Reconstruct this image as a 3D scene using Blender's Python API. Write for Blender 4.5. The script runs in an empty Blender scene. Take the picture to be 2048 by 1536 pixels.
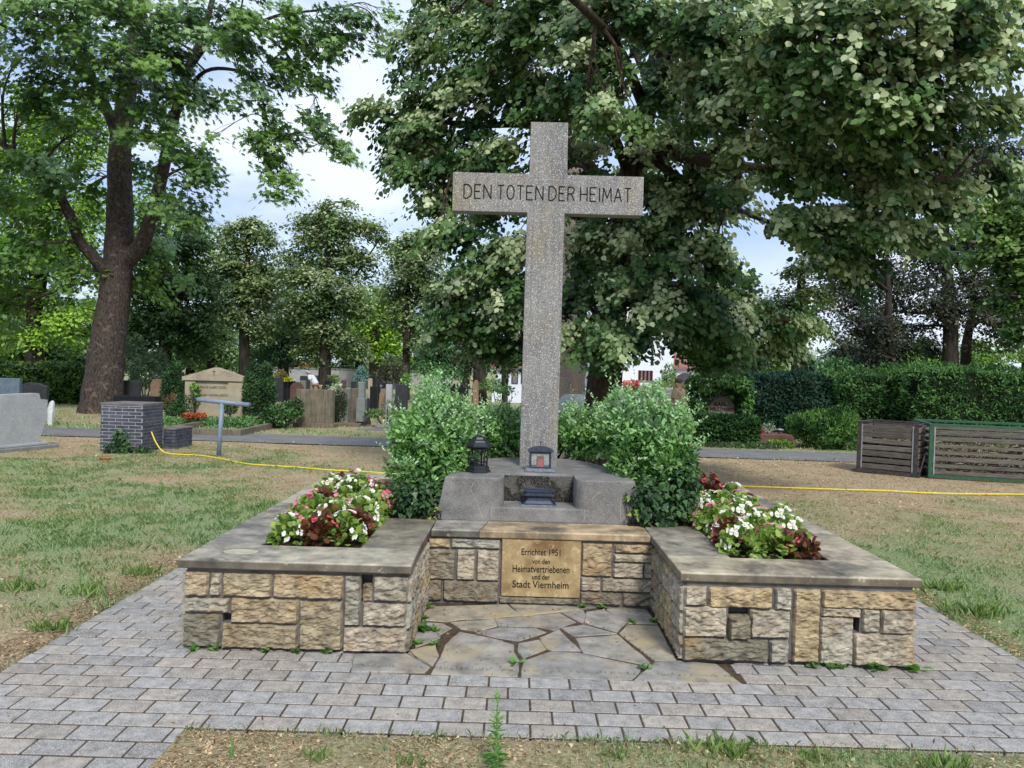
import bpy, bmesh, math, random
import numpy as np
from mathutils import Vector, Matrix

C = bpy.context.scene.collection
scene = bpy.context.scene
R = math.radians
random.seed(7)
rng = np.random.default_rng(11)

# ------------------------------------------------------------------ camera
H, F = 1.85, 1600.0            # eye height (m), focal length in pixels of the 2048 px wide photograph
yaw, pitch, roll = R(0.26), R(-1.046), R(1.55)
fwd = Vector((-math.sin(yaw) * math.cos(pitch), math.cos(yaw) * math.cos(pitch), math.sin(pitch)))
right0 = Vector((math.cos(yaw), math.sin(yaw), 0))
up0 = right0.cross(fwd)
upv = up0 * math.cos(roll) - right0 * math.sin(roll)
rightv = right0 * math.cos(roll) + up0 * math.sin(roll)
cam_d = bpy.data.cameras.new('camera')
cam = bpy.data.objects.new('camera', cam_d)
C.objects.link(cam)
m3 = Matrix((rightv, upv, -fwd)).transposed()
cam.matrix_world = Matrix.Translation((0, 0, H)) @ m3.to_4x4()
cam_d.sensor_width = 36
cam_d.lens = F / 2048 * 36
cam_d.clip_end = 3000
cam_d.clip_start = 0.05
scene.camera = cam

# ------------------------------------------------------------------ sky and sun
SUN_EL, SUN_AZ = R(44), R(164)      # azimuth clockwise from +Y: the sun stands behind the photographer, to the right
world = bpy.data.worlds.new('World')
scene.world = world
world.use_nodes = True
nt = world.node_tree
nt.nodes.clear()
wo = nt.nodes.new('ShaderNodeOutputWorld')
bg = nt.nodes.new('ShaderNodeBackground')
bg.inputs['Strength'].default_value = 0.12
sky = nt.nodes.new('ShaderNodeTexSky')
sky.sky_type = 'NISHITA'
sky.sun_disc = False
sky.sun_elevation = SUN_EL
sky.sun_rotation = SUN_AZ
tc = nt.nodes.new('ShaderNodeTexCoord')
mp = nt.nodes.new('ShaderNodeMapping')
mp.inputs['Scale'].default_value = (1.0, 1.0, 2.6)
mp.inputs['Location'].default_value = (3.1, 0.4, 0.35)
nz = nt.nodes.new('ShaderNodeTexNoise')
nz.inputs['Scale'].default_value = 1.9
nz.inputs['Detail'].default_value = 7
nz.inputs['Roughness'].default_value = 0.5
rp = nt.nodes.new('ShaderNodeValToRGB')
rp.color_ramp.elements[0].position = 0.33
rp.color_ramp.elements[0].color = (0.55, 0.55, 0.55, 1)
rp.color_ramp.elements[1].position = 0.56
rp.color_ramp.elements[1].color = (1, 1, 1, 1)
nz2 = nt.nodes.new('ShaderNodeTexNoise')
nz2.inputs['Scale'].default_value = 3.3
nz2.inputs['Detail'].default_value = 5
cr = nt.nodes.new('ShaderNodeValToRGB')
cr.color_ramp.elements[0].position = 0.36
cr.color_ramp.elements[0].color = (2.9, 3.9, 5.9, 1)
cr.color_ramp.elements[1].position = 0.62
cr.color_ramp.elements[1].color = (5.6, 6.2, 7.2, 1)
mx = nt.nodes.new('ShaderNodeMix')
mx.data_type = 'RGBA'
L = nt.links.new
L(tc.outputs['Generated'], mp.inputs['Vector'])
L(mp.outputs[0], nz.inputs['Vector'])
L(mp.outputs[0], nz2.inputs['Vector'])
L(nz.outputs['Fac'], rp.inputs['Fac'])
L(nz2.outputs['Fac'], cr.inputs['Fac'])
L(rp.outputs['Color'], mx.inputs['Factor'])
L(sky.outputs['Color'], mx.inputs['A'])
L(cr.outputs['Color'], mx.inputs['B'])
L(mx.outputs['Result'], bg.inputs['Color'])
L(bg.outputs[0], wo.inputs['Surface'])

sd = bpy.data.lights.new('sun', 'SUN')
sd.energy = 2.4
sd.angle = R(12)
sd.color = (1.0, 0.96, 0.90)
so = bpy.data.objects.new('sun', sd)
C.objects.link(so)
sv = Vector((math.sin(SUN_AZ) * math.cos(SUN_EL), math.cos(SUN_AZ) * math.cos(SUN_EL), math.sin(SUN_EL)))
so.rotation_euler = sv.to_track_quat('Z', 'Y').to_euler()
so.location = (0, -20, 40)

scene.view_settings.view_transform = 'Standard'
scene.view_settings.look = 'None'
scene.view_settings.gamma = 1
scene.view_settings.exposure = 0.55
scene.render.engine = 'CYCLES'
scene.cycles.max_bounces = 5
scene.cycles.diffuse_bounces = 3
scene.cycles.glossy_bounces = 2
scene.cycles.transmission_bounces = 3
scene.cycles.transparent_max_bounces = 4
scene.cycles.use_adaptive_sampling = True
scene.cycles.use_denoising = True
scene.cycles.denoiser = 'OPENIMAGEDENOISE'
scene.cycles.denoising_input_passes = 'RGB_ALBEDO_NORMAL'
scene.cycles.denoising_prefilter = 'ACCURATE'


# ------------------------------------------------------------------ measuring: a pixel of the photograph -> a point
def ray(px, py):
    return fwd + rightv * ((px - 1024) / F) - upv * ((py - 768) / F)


def G(px, py, z=0.0):
    d = ray(px, py)
    t = (z - H) / d.z
    return Vector((d.x * t, d.y * t, z))


def D(px, py, Y):
    d = ray(px, py)
    t = Y / d.y
    return Vector((d.x * t, Y, H + d.z * t))


# ------------------------------------------------------------------ noise (numpy)
def _hash(ix, iy, iz, seed):
    h = (ix.astype(np.int64) * 374761393 + iy.astype(np.int64) * 668265263 + iz.astype(np.int64) * 2147483647 + seed * 1274126177) & 0x7fffffff
    h = ((h ^ (h >> 13)) * 1274126177) & 0x7fffffff
    return ((h ^ (h >> 16)) & 0xffff) / 65535.0


def vnoise(x, y, z=0.0, seed=0):
    x = np.asarray(x, float)
    y = np.asarray(y, float)
    z = np.asarray(z, float) + 0 * x
    x0, y0, z0 = np.floor(x), np.floor(y), np.floor(z)
    fx, fy, fz = x - x0, y - y0, z - z0
    fx, fy, fz = fx * fx * (3 - 2 * fx), fy * fy * (3 - 2 * fy), fz * fz * (3 - 2 * fz)
    r = 0
    for dx in (0, 1):
        for dy in (0, 1):
            for dz in (0, 1):
                w = (fx if dx else 1 - fx) * (fy if dy else 1 - fy) * (fz if dz else 1 - fz)
                r = r + w * _hash(x0 + dx, y0 + dy, z0 + dz, seed)
    return r


def fbm(x, y, z=0.0, seed=0, oct=4, rough=0.5):
    a, s, r = 1.0, 0.0, 0
    for o in range(oct):
        k = 2 ** o
        r = r + a * vnoise(np.asarray(x) * k + o * 17.3, np.asarray(y) * k - o * 9.1, np.asarray(z) * k, seed + o)
        s += a
        a *= rough
    return r / s


# ------------------------------------------------------------------ materials
def srgb(r, g, b):
    f = lambda c: (c / 12.92 if c <= 0.04045 else ((c + 0.055) / 1.055) ** 2.4)
    return tuple(f(c / 255) for c in (r, g, b))


def new_mat(name):
    m = bpy.data.materials.new(name)
    m.use_nodes = True
    n = m.node_tree
    b = n.nodes['Principled BSDF']
    return m, n, b


def N(n, kind, **kw):
    x = n.nodes.new(kind)
    for k, v in kw.items():
        if k in x.inputs:
            x.inputs[k].default_value = v
        else:
            setattr(x, k, v)
    return x


def mixc(n, fac, a, b, mode='MIX'):
    x = n.nodes.new('ShaderNodeMix')
    x.data_type = 'RGBA'
    x.blend_type = mode
    for s, v in (('Factor', fac), ('A', a), ('B', b)):
        if hasattr(v, 'is_linked') or isinstance(v, bpy.types.NodeSocket):
            n.links.new(v, x.inputs[s])
        elif s == 'Factor':
            x.inputs[s].default_value = v
        else:
            x.inputs[s].default_value = (*v[:3], 1)
    return x.outputs['Result']


def ramp(n, src, p0, p1, c0=(0, 0, 0), c1=(1, 1, 1)):
    x = n.nodes.new('ShaderNodeValToRGB')
    x.color_ramp.elements[0].position = p0
    x.color_ramp.elements[1].position = p1
    x.color_ramp.elements[0].color = (*c0, 1)
    x.color_ramp.elements[1].color = (*c1, 1)
    n.links.new(src, x.inputs['Fac'])
    return x.outputs['Color']


def noise_n(n, vec, scale, detail=5, rough=0.55, dist=0.0):
    x = N(n, 'ShaderNodeTexNoise', Scale=scale, Detail=detail, Roughness=rough, Distortion=dist)
    n.links.new(vec, x.inputs['Vector'])
    return x.outputs['Fac']


def stone_mat(name, c0, c1, scale=6, speck=None, speck_scale=120, stain=None, stain_scale=1.6, stain_lo=.5, stain_hi=.68, bump=0.3,
              bump_scale=60, rough=0.85, attr=False, stretch=(1, 1, 1), streak=None, spec=0.3, bdist=0.004, stain2=None, s2_scale=5.0, s2_lo=.55, s2_hi=.7):
    m, n, b = new_mat(name)
    tcn = N(n, 'ShaderNodeTexCoord')
    mpn = N(n, 'ShaderNodeMapping')
    n.links.new(tcn.outputs['Object'], mpn.inputs['Vector'])
    mpn.inputs['Scale'].default_value = stretch
    v = mpn.outputs[0]
    f = noise_n(n, v, scale, 7, 0.62)
    col = mixc(n, ramp(n, f, 0.32, 0.68), c0, c1)
    if attr:
        at = N(n, 'ShaderNodeAttribute', attribute_name='Col')
        col = mixc(n, 1.0, col, at.outputs['Color'], 'MULTIPLY')
    if stain:
        f2 = noise_n(n, tcn.outputs['Object'], stain_scale, 6, 0.6, 0.3)
        col = mixc(n, ramp(n, f2, stain_lo, stain_hi), col, stain)
    if stain2:
        f6 = noise_n(n, tcn.outputs['Object'], s2_scale, 7, 0.65, 0.5)
        col = mixc(n, ramp(n, f6, s2_lo, s2_hi), col, stain2)
    if streak:
        mp2 = N(n, 'ShaderNodeMapping')
        n.links.new(tcn.outputs['Object'], mp2.inputs['Vector'])
        mp2.inputs['Scale'].default_value = (26, 26, 1.1)
        f3 = noise_n(n, mp2.outputs[0], 1.5, 5, 0.6)
        col = mixc(n, ramp(n, f3, 0.46, 0.78), col, streak)
    if speck:
        f4 = noise_n(n, tcn.outputs['Object'], speck_scale, 2, 0.5)
        col = mixc(n, ramp(n, f4, 0.58, 0.66), col, speck)
        f5 = noise_n(n, tcn.outputs['Object'], speck_scale * 0.8, 2, 0.5)
        col = mixc(n, ramp(n, f5, 0.30, 0.38, (1, 1, 1), (0, 0, 0)), col, tuple(c * .35 for c in c0))
    n.links.new(col, b.inputs['Base Color'])
    b.inputs['Roughness'].default_value = rough
    b.inputs['Specular IOR Level'].default_value = spec
    bp = N(n, 'ShaderNodeBump', Strength=bump, Distance=bdist)
    n.links.new(noise_n(n, tcn.outputs['Object'], bump_scale, 6, 0.65), bp.inputs['Height'])
    n.links.new(bp.outputs[0], b.inputs['Normal'])
    return m


def leaf_mat(name, rough=0.42, trans=0.3, tcol=(0.92, 1.12, 0.55), spec=0.4):
    m, n, b = new_mat(name)
    at = N(n, 'ShaderNodeAttribute', attribute_name='Col')
    n.links.new(at.outputs['Color'], b.inputs['Base Color'])
    b.inputs['Roughness'].default_value = rough
    b.inputs['Specular IOR Level'].default_value = spec
    if trans > 0:
        tr = N(n, 'ShaderNodeBsdfTranslucent')
        n.links.new(mixc(n, 1.0, at.outputs['Color'], tcol, 'MULTIPLY'), tr.inputs['Color'])
        ms = N(n, 'ShaderNodeMixShader')
        ms.inputs[0].default_value = trans
        n.links.new(b.outputs[0], ms.inputs[1])
        n.links.new(tr.outputs[0], ms.inputs[2])
        n.links.new(ms.outputs[0], n.nodes['Material Output'].inputs['Surface'])
    return m


def plain(name, col, rough=0.5, metal=0.0, spec=0.5, var=0.12, scale=14, bump=0.0):
    m, n, b = new_mat(name)
    tcn = N(n, 'ShaderNodeTexCoord')
    f = noise_n(n, tcn.outputs['Object'], scale, 5, 0.6)
    a = tuple(max(0, c * (1 - var * 2)) for c in col)
    e = tuple(min(1, c * (1 + var * 2)) for c in col)
    n.links.new(mixc(n, ramp(n, f, .3, .7), a, e), b.inputs['Base Color'])
    b.inputs['Roughness'].default_value = rough
    b.inputs['Metallic'].default_value = metal
    b.inputs['Specular IOR Level'].default_value = spec
    if bump:
        bp = N(n, 'ShaderNodeBump', Strength=bump, Distance=0.004)
        n.links.new(f, bp.inputs['Height'])
        n.links.new(bp.outputs[0], b.inputs['Normal'])
    return m


def bark_mat(name, c0, c1, sc=3.0, stretch=(1, 1, 0.18), patch=None):
    m, n, b = new_mat(name)
    tcn = N(n, 'ShaderNodeTexCoord')
    mpn = N(n, 'ShaderNodeMapping')
    n.links.new(tcn.outputs['Object'], mpn.inputs['Vector'])
    mpn.inputs['Scale'].default_value = stretch
    f = noise_n(n, mpn.outputs[0], sc * 4, 7, 0.7)
    col = mixc(n, ramp(n, f, 0.38, 0.62), c0, c1)
    if patch:
        f2 = noise_n(n, tcn.outputs['Object'], 5, 4, 0.5, 0.6)
        col = mixc(n, ramp(n, f2, 0.60, 0.63), col, patch)
    n.links.new(col, b.inputs['Base Color'])
    b.inputs['Roughness'].default_value = 0.9
    b.inputs['Specular IOR Level'].default_value = 0.15
    bp = N(n, 'ShaderNodeBump', Strength=0.9, Distance=0.03)
    n.links.new(f, bp.inputs['Height'])
    n.links.new(bp.outputs[0], b.inputs['Normal'])
    return m


M = {}
M['masonry'] = stone_mat('masonry_stone', srgb(120, 111, 97), srgb(188, 177, 155), 14, stain=srgb(156, 126, 84), stain_scale=3.6,
                         stain_lo=.54, stain_hi=.80, stain2=srgb(72, 67, 58), s2_scale=12.0, s2_lo=.53, s2_hi=.76, bump=1.0, bump_scale=42, attr=True, stretch=(1, 1, 1.6), bdist=.006)
M['mortar'] = stone_mat('mortar', srgb(78, 74, 74), srgb(118, 113, 110), 9, bump=0.5)
M['coping'] = stone_mat('coping_stone', srgb(104, 98, 90), srgb(182, 174, 156), 6.0, stain=srgb(66, 61, 57), stain_scale=2.6,
                        stain_lo=.5, stain_hi=.70, stain2=srgb(196, 184, 156), s2_scale=13, s2_lo=.60, s2_hi=.74, bump=0.5, bump_scale=90, attr=True, rough=.5, stretch=(1, 1, 1), spec=.5)
M['plaque'] = stone_mat('plaque_sandstone', srgb(138, 116, 80), srgb(180, 158, 116), 9, stain=srgb(118, 90, 58), stain_scale=3, stain2=srgb(196, 180, 146), s2_scale=14,
                        bump=0.3, bump_scale=120)
M['concrete'] = stone_mat('weathered_concrete', srgb(92, 91, 90), srgb(136, 134, 130), 5, stain=srgb(76, 73, 68), stain_scale=2.4,
                          stain_lo=.55, stain_hi=.8, speck=srgb(150, 146, 138), speck_scale=190, bump=0.5, bump_scale=140)
M['cross'] = stone_mat('cross_washed_concrete', srgb(112, 111, 111), srgb(140, 138, 133), 2.5, stain=srgb(132, 120, 88), stain_scale=1.7,
                       stain_lo=.5, stain_hi=.72, speck=srgb(200, 198, 190), speck_scale=135, streak=srgb(94, 93, 96), bump=0.5, bump_scale=130, stain2=srgb(88, 87, 88), s2_scale=3.2, s2_lo=.55, s2_hi=.75)
M['ink'] = plain('dark_lettering', srgb(38, 34, 30), 0.8, spec=.1)
M['flag'] = stone_mat('flagstone', srgb(112, 109, 104), srgb(168, 162, 150), 6, stain=srgb(168, 152, 116), stain_scale=2.6,
                      stain_lo=.50, stain_hi=.74, stain2=srgb(84, 82, 80), s2_scale=11, s2_lo=.56, s2_hi=.8, bump=0.45, bump_scale=45, attr=True, streak=None)
M['bed'] = stone_mat('joint_soil', srgb(50, 40, 32), srgb(92, 76, 58), 20, bump=0.8, bump_scale=90)
M['paver'] = stone_mat('concrete_paver', srgb(124, 120, 114), srgb(168, 163, 155), 14, speck=srgb(190, 190, 190), speck_scale=170,
                       bump=0.4, bump_scale=150, attr=True)
M['sandy'] = stone_mat('sandy_joint', srgb(88, 76, 58), srgb(132, 116, 92), 20, bump=0.8, bump_scale=90)
M['asphalt'] = stone_mat('asphalt', srgb(96, 95, 94), srgb(122, 120, 118), 2, speck=srgb(140, 140, 140), speck_scale=60, bump=0.4, bump_scale=120)
M['soil'] = stone_mat('garden_soil', srgb(40, 30, 22), srgb(74, 56, 42), 18, bump=1.0, bump_scale=40, bdist=.02)
M['granite_light'] = stone_mat('light_granite', srgb(146, 149, 150), srgb(168, 171, 171), 3, speck=srgb(190, 192, 192), speck_scale=90, bump=.15)
M['granite_dark'] = stone_mat('dark_granite', srgb(36, 38, 40), srgb(54, 57, 60), 8, speck=srgb(84, 86, 88), speck_scale=110, rough=.6, bump=.05)
M['granite_blue'] = stone_mat('blue_grey_granite', srgb(74, 88, 98), srgb(96, 110, 120), 8, speck=srgb(130, 140, 148), speck_scale=110, rough=.5, bump=.1)
M['granite_black'] = stone_mat('black_granite', srgb(14, 15, 17), srgb(24, 25, 28), 8, rough=.5, bump=.03)
M['granite_red'] = stone_mat('red_granite', srgb(84, 60, 54), srgb(112, 82, 74), 10, speck=srgb(140, 120, 110), speck_scale=90, rough=.5, bump=.1)
M['granite_mid'] = stone_mat('mid_grey_granite', srgb(104, 108, 106), srgb(128, 132, 128), 6, speck=srgb(160, 160, 156), speck_scale=90, bump=.2)
M['stained'] = stone_mat('algae_stained_stone', srgb(96, 90, 76), srgb(128, 118, 100), 4, streak=srgb(44, 42, 38), bump=.3)
M['sandstone'] = stone_mat('sandstone', srgb(150, 140, 118), srgb(172, 160, 136), 3, stain=srgb(128, 120, 104), bump=.2)
M['brownstone'] = stone_mat('brown_stone', srgb(122, 98, 80), srgb(150, 122, 100), 5, bump=.3)
M['boulder'] = stone_mat('rough_boulder', srgb(90, 84, 80), srgb(126, 116, 106), 3, stain=srgb(130, 104, 84), speck=srgb(160, 150, 140), speck_scale=40,
                         bump=.9, bump_scale=14, bdist=.03)
M['greyrock'] = stone_mat('grey_rock', srgb(108, 112, 114), srgb(142, 146, 148), 3, bump=.8, bump_scale=14, bdist=.03)
M['lantern'] = plain('lantern_metal', srgb(44, 48, 54), 0.45, 0.4, var=.15)
M['zinc'] = plain('weathered_zinc', srgb(54, 62, 76), 0.4, 0.3, var=.2, scale=30)
M['zinc_light'] = plain('scuffed_zinc_edge', srgb(120, 128, 138), 0.5, 0.2, var=.3, scale=60)
M['redglass'] = plain('red_candle_glass', srgb(150, 16, 24), 0.4, var=.2, scale=40)
m_, n_, b_ = new_mat('lantern_glass')
b_.inputs['Base Color'].default_value = (.9, .95, .95, 1)
b_.inputs['Roughness'].default_value = .05
b_.inputs['Alpha'].default_value = .06
M['glass'] = m_
M['pipe'] = plain('grey_blue_pipe', srgb(118, 134, 150), 0.45, var=.08)
M['hose'] = plain('yellow_hose', srgb(222, 196, 50), 0.5, var=.06)
M['terracotta'] = plain('terracotta', srgb(168, 82, 50), 0.7)
M['oldwood'] = stone_mat('weathered_planks', srgb(70, 66, 62), srgb(122, 117, 111), 5, bump=.6, bump_scale=30, attr=True, stretch=(1, 1, 14))
M['steel'] = plain('rusty_steel', srgb(74, 66, 66), 0.6, 0.3, var=.2)
M['galv'] = plain('galvanised_strip', srgb(150, 154, 158), 0.5, 0.3)
M['greenpaint'] = plain('green_painted_steel', srgb(40, 84, 58), 0.45, var=.12)
M['straw'] = leaf_mat('dry_litter', .8, .1, (1, .9, .7), .1)
M['leaf'] = leaf_mat('leaf_surface')
M['leaf_dull'] = leaf_mat('needle_leaf', .6, .15, spec=.2)
M['petal'] = leaf_mat('petal', .5, .3, (1, 1, 1), .2)
M['grass'] = leaf_mat('grass_blade', .55, .45, (1, 1.1, .6), .2)
M['bark_plane'] = bark_mat('plane_bark', srgb(44, 38, 36), srgb(88, 78, 72), 5, (1, 1, .45), patch=srgb(100, 88, 74))
M['bark_linden'] = bark_mat('linden_bark', srgb(34, 28, 24), srgb(80, 68, 58), 3.0)
M['bark_dark'] = bark_mat('dark_bark', srgb(34, 32, 28), srgb(70, 64, 56), 2.4)
M['white_wall'] = plain('white_render', srgb(214, 220, 232), .8, var=.03)
M['roof'] = plain('red_roof_tile', srgb(140, 96, 88), .8, var=.15, scale=40)
M['dark_void'] = plain('dark_window', srgb(34, 36, 44), .3)
M['frame_red'] = plain('reddish_window_frame', srgb(132, 96, 92), .6)
M['shade_grey'] = plain('grey_shutter', srgb(104, 106, 116), .6)
M['orange_roof'] = plain('orange_roof', srgb(186, 98, 62), .8)
M['long_wall'] = plain('pale_wall', srgb(150, 148, 146), .85, var=.1, scale=3)
M['bench'] = plain('bench_boards', srgb(110, 116, 112), .6)
M['skin'] = plain('skin', srgb(146, 110, 92), .6, var=.04)
M['shirt_white'] = plain('white_tshirt', srgb(206, 210, 216), .9, var=.04)
M['shirt_tan'] = plain('tan_shirt', srgb(146, 122, 98), .9, var=.05)
M['trouser'] = plain('dark_trousers', srgb(46, 44, 46), .9)
M['trouser_beige'] = plain('beige_trousers', srgb(150, 130, 104), .9)
M['hair_grey'] = plain('grey_hair', srgb(150, 150, 152), .8)
M['cap'] = plain('dark_cap', srgb(44, 44, 50), .8)
M['bronze_orna'] = plain('figurine_white', srgb(190, 190, 188), .7)


# ------------------------------------------------------------------ mesh building
class MB:
    def __init__(self):
        self.v, self.f, self.c, self.m = [], [], [], []
        self.has = False

    def add(self, verts, faces, col=None, mi=0):
        o = len(self.v)
        self.v.extend([tuple(p) for p in verts])
        self.f.extend([tuple(i + o for i in q) for q in faces])
        self.c.extend([col if col else (1, 1, 1)] * len(verts))
        self.m.extend([mi] * len(faces))
        if col:
            self.has = True
        return self

    def box(self, x0, x1, y0, y1, z0, z1, col=None, mi=0, ch=0.0):
        if ch <= 0:
            v = [(x, y, z) for z in (z0, z1) for y in (y0, y1) for x in (x0, x1)]
            f = [(0, 2, 3, 1), (4, 5, 7, 6), (0, 1, 5, 4), (2, 6, 7, 3), (0, 4, 6, 2), (1, 3, 7, 5)]
            return self.add(v, f, col, mi)
        c = ch                       # chamfered top edges and vertical corners
        def ring(i, z):
            return [(x0 + i + c, y0 + i, z), (x1 - i - c, y0 + i, z), (x1 - i, y0 + i + c, z), (x1 - i, y1 - i - c, z),
                    (x1 - i - c, y1 - i, z), (x0 + i + c, y1 - i, z), (x0 + i, y1 - i - c, z), (x0 + i, y0 + i + c, z)]
        v = ring(c * .7, z0) + ring(0, z0 + c * .7) + ring(0, z1 - c) + ring(c, z1)
        f = [tuple(reversed(range(8))), tuple(range(24, 32))]
        for r in range(3):
            for i in range(8):
                j = (i + 1) % 8
                f.append((r * 8 + i, r * 8 + j, r * 8 + 8 + j, r * 8 + 8 + i))
        return self.add(v, f, col, mi)

    def xf(self, start, mat):
        for i in range(start, len(self.v)):
            self.v[i] = tuple(mat @ Vector(self.v[i]))
        return self

    def tube(self, pts, radii, n=8, col=None, cap=True, mi=0, wob=0.0):
        pts = [Vector(p) for p in pts]
        if not hasattr(radii, '__len__'):
            radii = [radii] * len(pts)
        V, Fc = [], []
        a = None
        for i, p in enumerate(pts):
            t = (pts[min(i + 1, len(pts) - 1)] - pts[max(i - 1, 0)])
            if t.length < 1e-9:
                t = Vector((0, 0, 1))
            t.normalize()
            if a is None:
                a = t.cross(Vector((0, 1, 0))) if abs(t.y) < .9 else t.cross(Vector((1, 0, 0)))
            a = (a - t * a.dot(t)).normalized()
            b = t.cross(a)
            for k in range(n):
                an = 2 * math.pi * k / n
                r = radii[i] * (1 + (wob * math.sin(an * 3 + i * .7 + k * 2.1) if wob else 0))
                V.append(p + (a * math.cos(an) + b * math.sin(an)) * r)
        for i in range(len(pts) - 1):
            for k in range(n):
                j = (k + 1) % n
                Fc.append((i * n + k, i * n + j, (i + 1) * n + j, (i + 1) * n + k))
        if cap:
            Fc.append(tuple(reversed(range(n))))
            Fc.append(tuple(range((len(pts) - 1) * n, len(pts) * n)))
        return self.add(V, Fc, col, mi)

    def prism(self, poly, z0, z1, col=None, mi=0, top_scale=None):
        n = len(poly)
        V = [(x, y, z0) for x, y in poly] + [(x, y, z1) for x, y in poly]
        Fc = [tuple(reversed(range(n))), tuple(range(n, 2 * n))] + [(i, (i + 1) % n, n + (i + 1) % n, n + i) for i in range(n)]
        return self.add(V, Fc, col, mi)

    def loft(self, rings, col=None, mi=0, cap=True):
        n = len(rings[0])
        V = [p for r in rings for p in r]
        Fc = []
        for r in range(len(rings) - 1):
            for i in range(n):
                j = (i + 1) % n
                Fc.append((r * n + i, r * n + j, r * n + n + j, r * n + n + i))
        if cap:
            Fc.append(tuple(reversed(range(n))))
            Fc.append(tuple(range(len(V) - n, len(V))))
        return self.add(V, Fc, col, mi)

    def build(self, name, mats, parent=None, loc=None, smooth=False):
        base = world_loc(parent) if parent else Vector((0, 0, 0))
        if loc is not None:
            base = Vector(loc)
        me = bpy.data.meshes.new(name)
        me.from_pydata([(a - base.x, b - base.y, c - base.z) for a, b, c in self.v], [], self.f)
        if not isinstance(mats, (list, tuple)):
            mats = [mats]
        for m in mats:
            me.materials.append(m)
        if len(mats) > 1:
            me.polygons.foreach_set('material_index', self.m)
        if self.has:
            at = me.color_attributes.new('Col', 'FLOAT_COLOR', 'POINT')
            at.data.foreach_set('color', np.c_[np.array(self.c, dtype=np.float32), np.ones(len(self.c), np.float32)].ravel())
        if smooth:
            me.polygons.foreach_set('use_smooth', [True] * len(me.polygons))
        me.update()
        o = bpy.data.objects.new(name, me)
        C.objects.link(o)
        if parent:
            o.parent = parent
        elif loc is not None:
            o.location = loc
        return o


def world_loc(o):
    v = Vector((0, 0, 0))
    while o is not None:
        v += o.location
        o = o.parent
    return v


def npmesh(name, V, Fc, col, mat, parent=None, loc=None, smooth=False):
    """V (n,3), Fc (m,k) all faces with k corners, col (n,3)"""
    base = world_loc(parent) if parent else Vector((0, 0, 0))
    if loc is not None:
        base = Vector(loc)
    V = np.asarray(V, np.float32) - np.array(base, np.float32)
    Fc = np.asarray(Fc, np.int32)
    me = bpy.data.meshes.new(name)
    me.vertices.add(len(V))
    me.vertices.foreach_set('co', V.ravel())
    k = Fc.shape[1]
    me.loops.add(Fc.size)
    me.loops.foreach_set('vertex_index', Fc.ravel())
    me.polygons.add(len(Fc))
    me.polygons.foreach_set('loop_start', np.arange(0, Fc.size, k, dtype=np.int32))
    me.polygons.foreach_set('loop_total', np.full(len(Fc), k, np.int32))
    if smooth:
        me.polygons.foreach_set('use_smooth', np.ones(len(Fc), bool))
    me.materials.append(mat)
    if col is not None:
        at = me.color_attributes.new('Col', 'FLOAT_COLOR', 'POINT')
        at.data.foreach_set('color', np.c_[np.clip(col, 0, 1), np.ones(len(V))].astype(np.float32).ravel())
    me.update(calc_edges=True)
    me.validate()
    o = bpy.data.objects.new(name, me)
    C.objects.link(o)
    if parent:
        o.parent = parent
    elif loc is not None:
        o.location = loc
    return o


def tag(o, label=None, cat=None, group=None, kind=None):
    if label:
        o['label'] = label
    if cat:
        o['category'] = cat
    if group:
        o['group'] = group
    if kind:
        o['kind'] = kind
    return o


def thing(name, label, cat, loc=(0, 0, 0), group=None, rotz=0):
    o = bpy.data.objects.new(name, None)
    o.empty_display_size = .1
    C.objects.link(o)
    o.location = loc
    o.rotation_euler.z = rotz
    return tag(o, label, cat, group)


def copy_tree(o, parent=None):
    c = o.copy()
    C.objects.link(c)
    c.parent = parent
    for ch in list(o.children):
        copy_tree(ch, c)
    return c


# ------------------------------------------------------------------ leaves
T_LINDEN = (np.array([(0, 0, 0), (.12, .40, -.05), (.58, .44, -.14), (1.05, 0, -.22), (.58, -.44, -.14), (.12, -.40, -.05)], float),
            np.array([(0, 3, 2, 1), (0, 5, 4, 3)]))
T_OVAL = (np.array([(0, 0, 0), (.3, .24, .04), (.75, .22, .02), (1.05, 0, -.08), (.75, -.22, .02), (.3, -.24, .04)], float),
          np.array([(0, 3, 2, 1), (0, 5, 4, 3)]))
T_ROUND = (np.array([(0, 0, 0), (.15, .42, .13), (.7, .45, .16), (1.0, 0, .05), (.7, -.45, .16), (.15, -.42, .13)], float),
           np.array([(0, 3, 2, 1), (0, 5, 4, 3)]))
T_DIAM = (np.array([(0, 0, 0), (.5, .32, -.05), (1, 0, -.15), (.5, -.32, -.05)], float), np.array([(0, 3, 2, 1)]))
T_NEEDLE = (np.array([(0, 0, 0), (.5, .17, 0), (1, 0, -.06), (.5, -.17, 0)], float), np.array([(0, 3, 2, 1)]))


def _star():
    c = np.array((.42, 0, 0))
    ang = np.radians([180, 128, 92, 62, 40, 20, 0, -20, -40, -62, -92, -128])
    rad = np.array([.42, .30, .50, .26, .60, .28, .68, .28, .60, .26, .50, .30])
    v = [c] + [c + np.array((r * math.cos(a), r * math.sin(a), -.10 * r)) for a, r in zip(ang, rad)]
    f = []
    for k in (2, 4, 6, 8, 10):
        f.append((0, k - 1 if k > 0 else 11, k, k + 1))
    f.append((0, 11, 12, 1)) if False else None
    v = np.array(v)
    # index 1 = stalk end, 2 = notch, 3 = lobe ...
    f = [(0, 2, 3, 4), (0, 4, 5, 6), (0, 6, 7, 8), (0, 8, 9, 10), (0, 10, 11, 12), (0, 12, 1, 2)]
    return v, np.array([q[::-1] for q in f])


T_STAR = _star()


def norm(a):
    return a / np.maximum(np.linalg.norm(a, axis=-1, keepdims=True), 1e-9)


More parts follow.
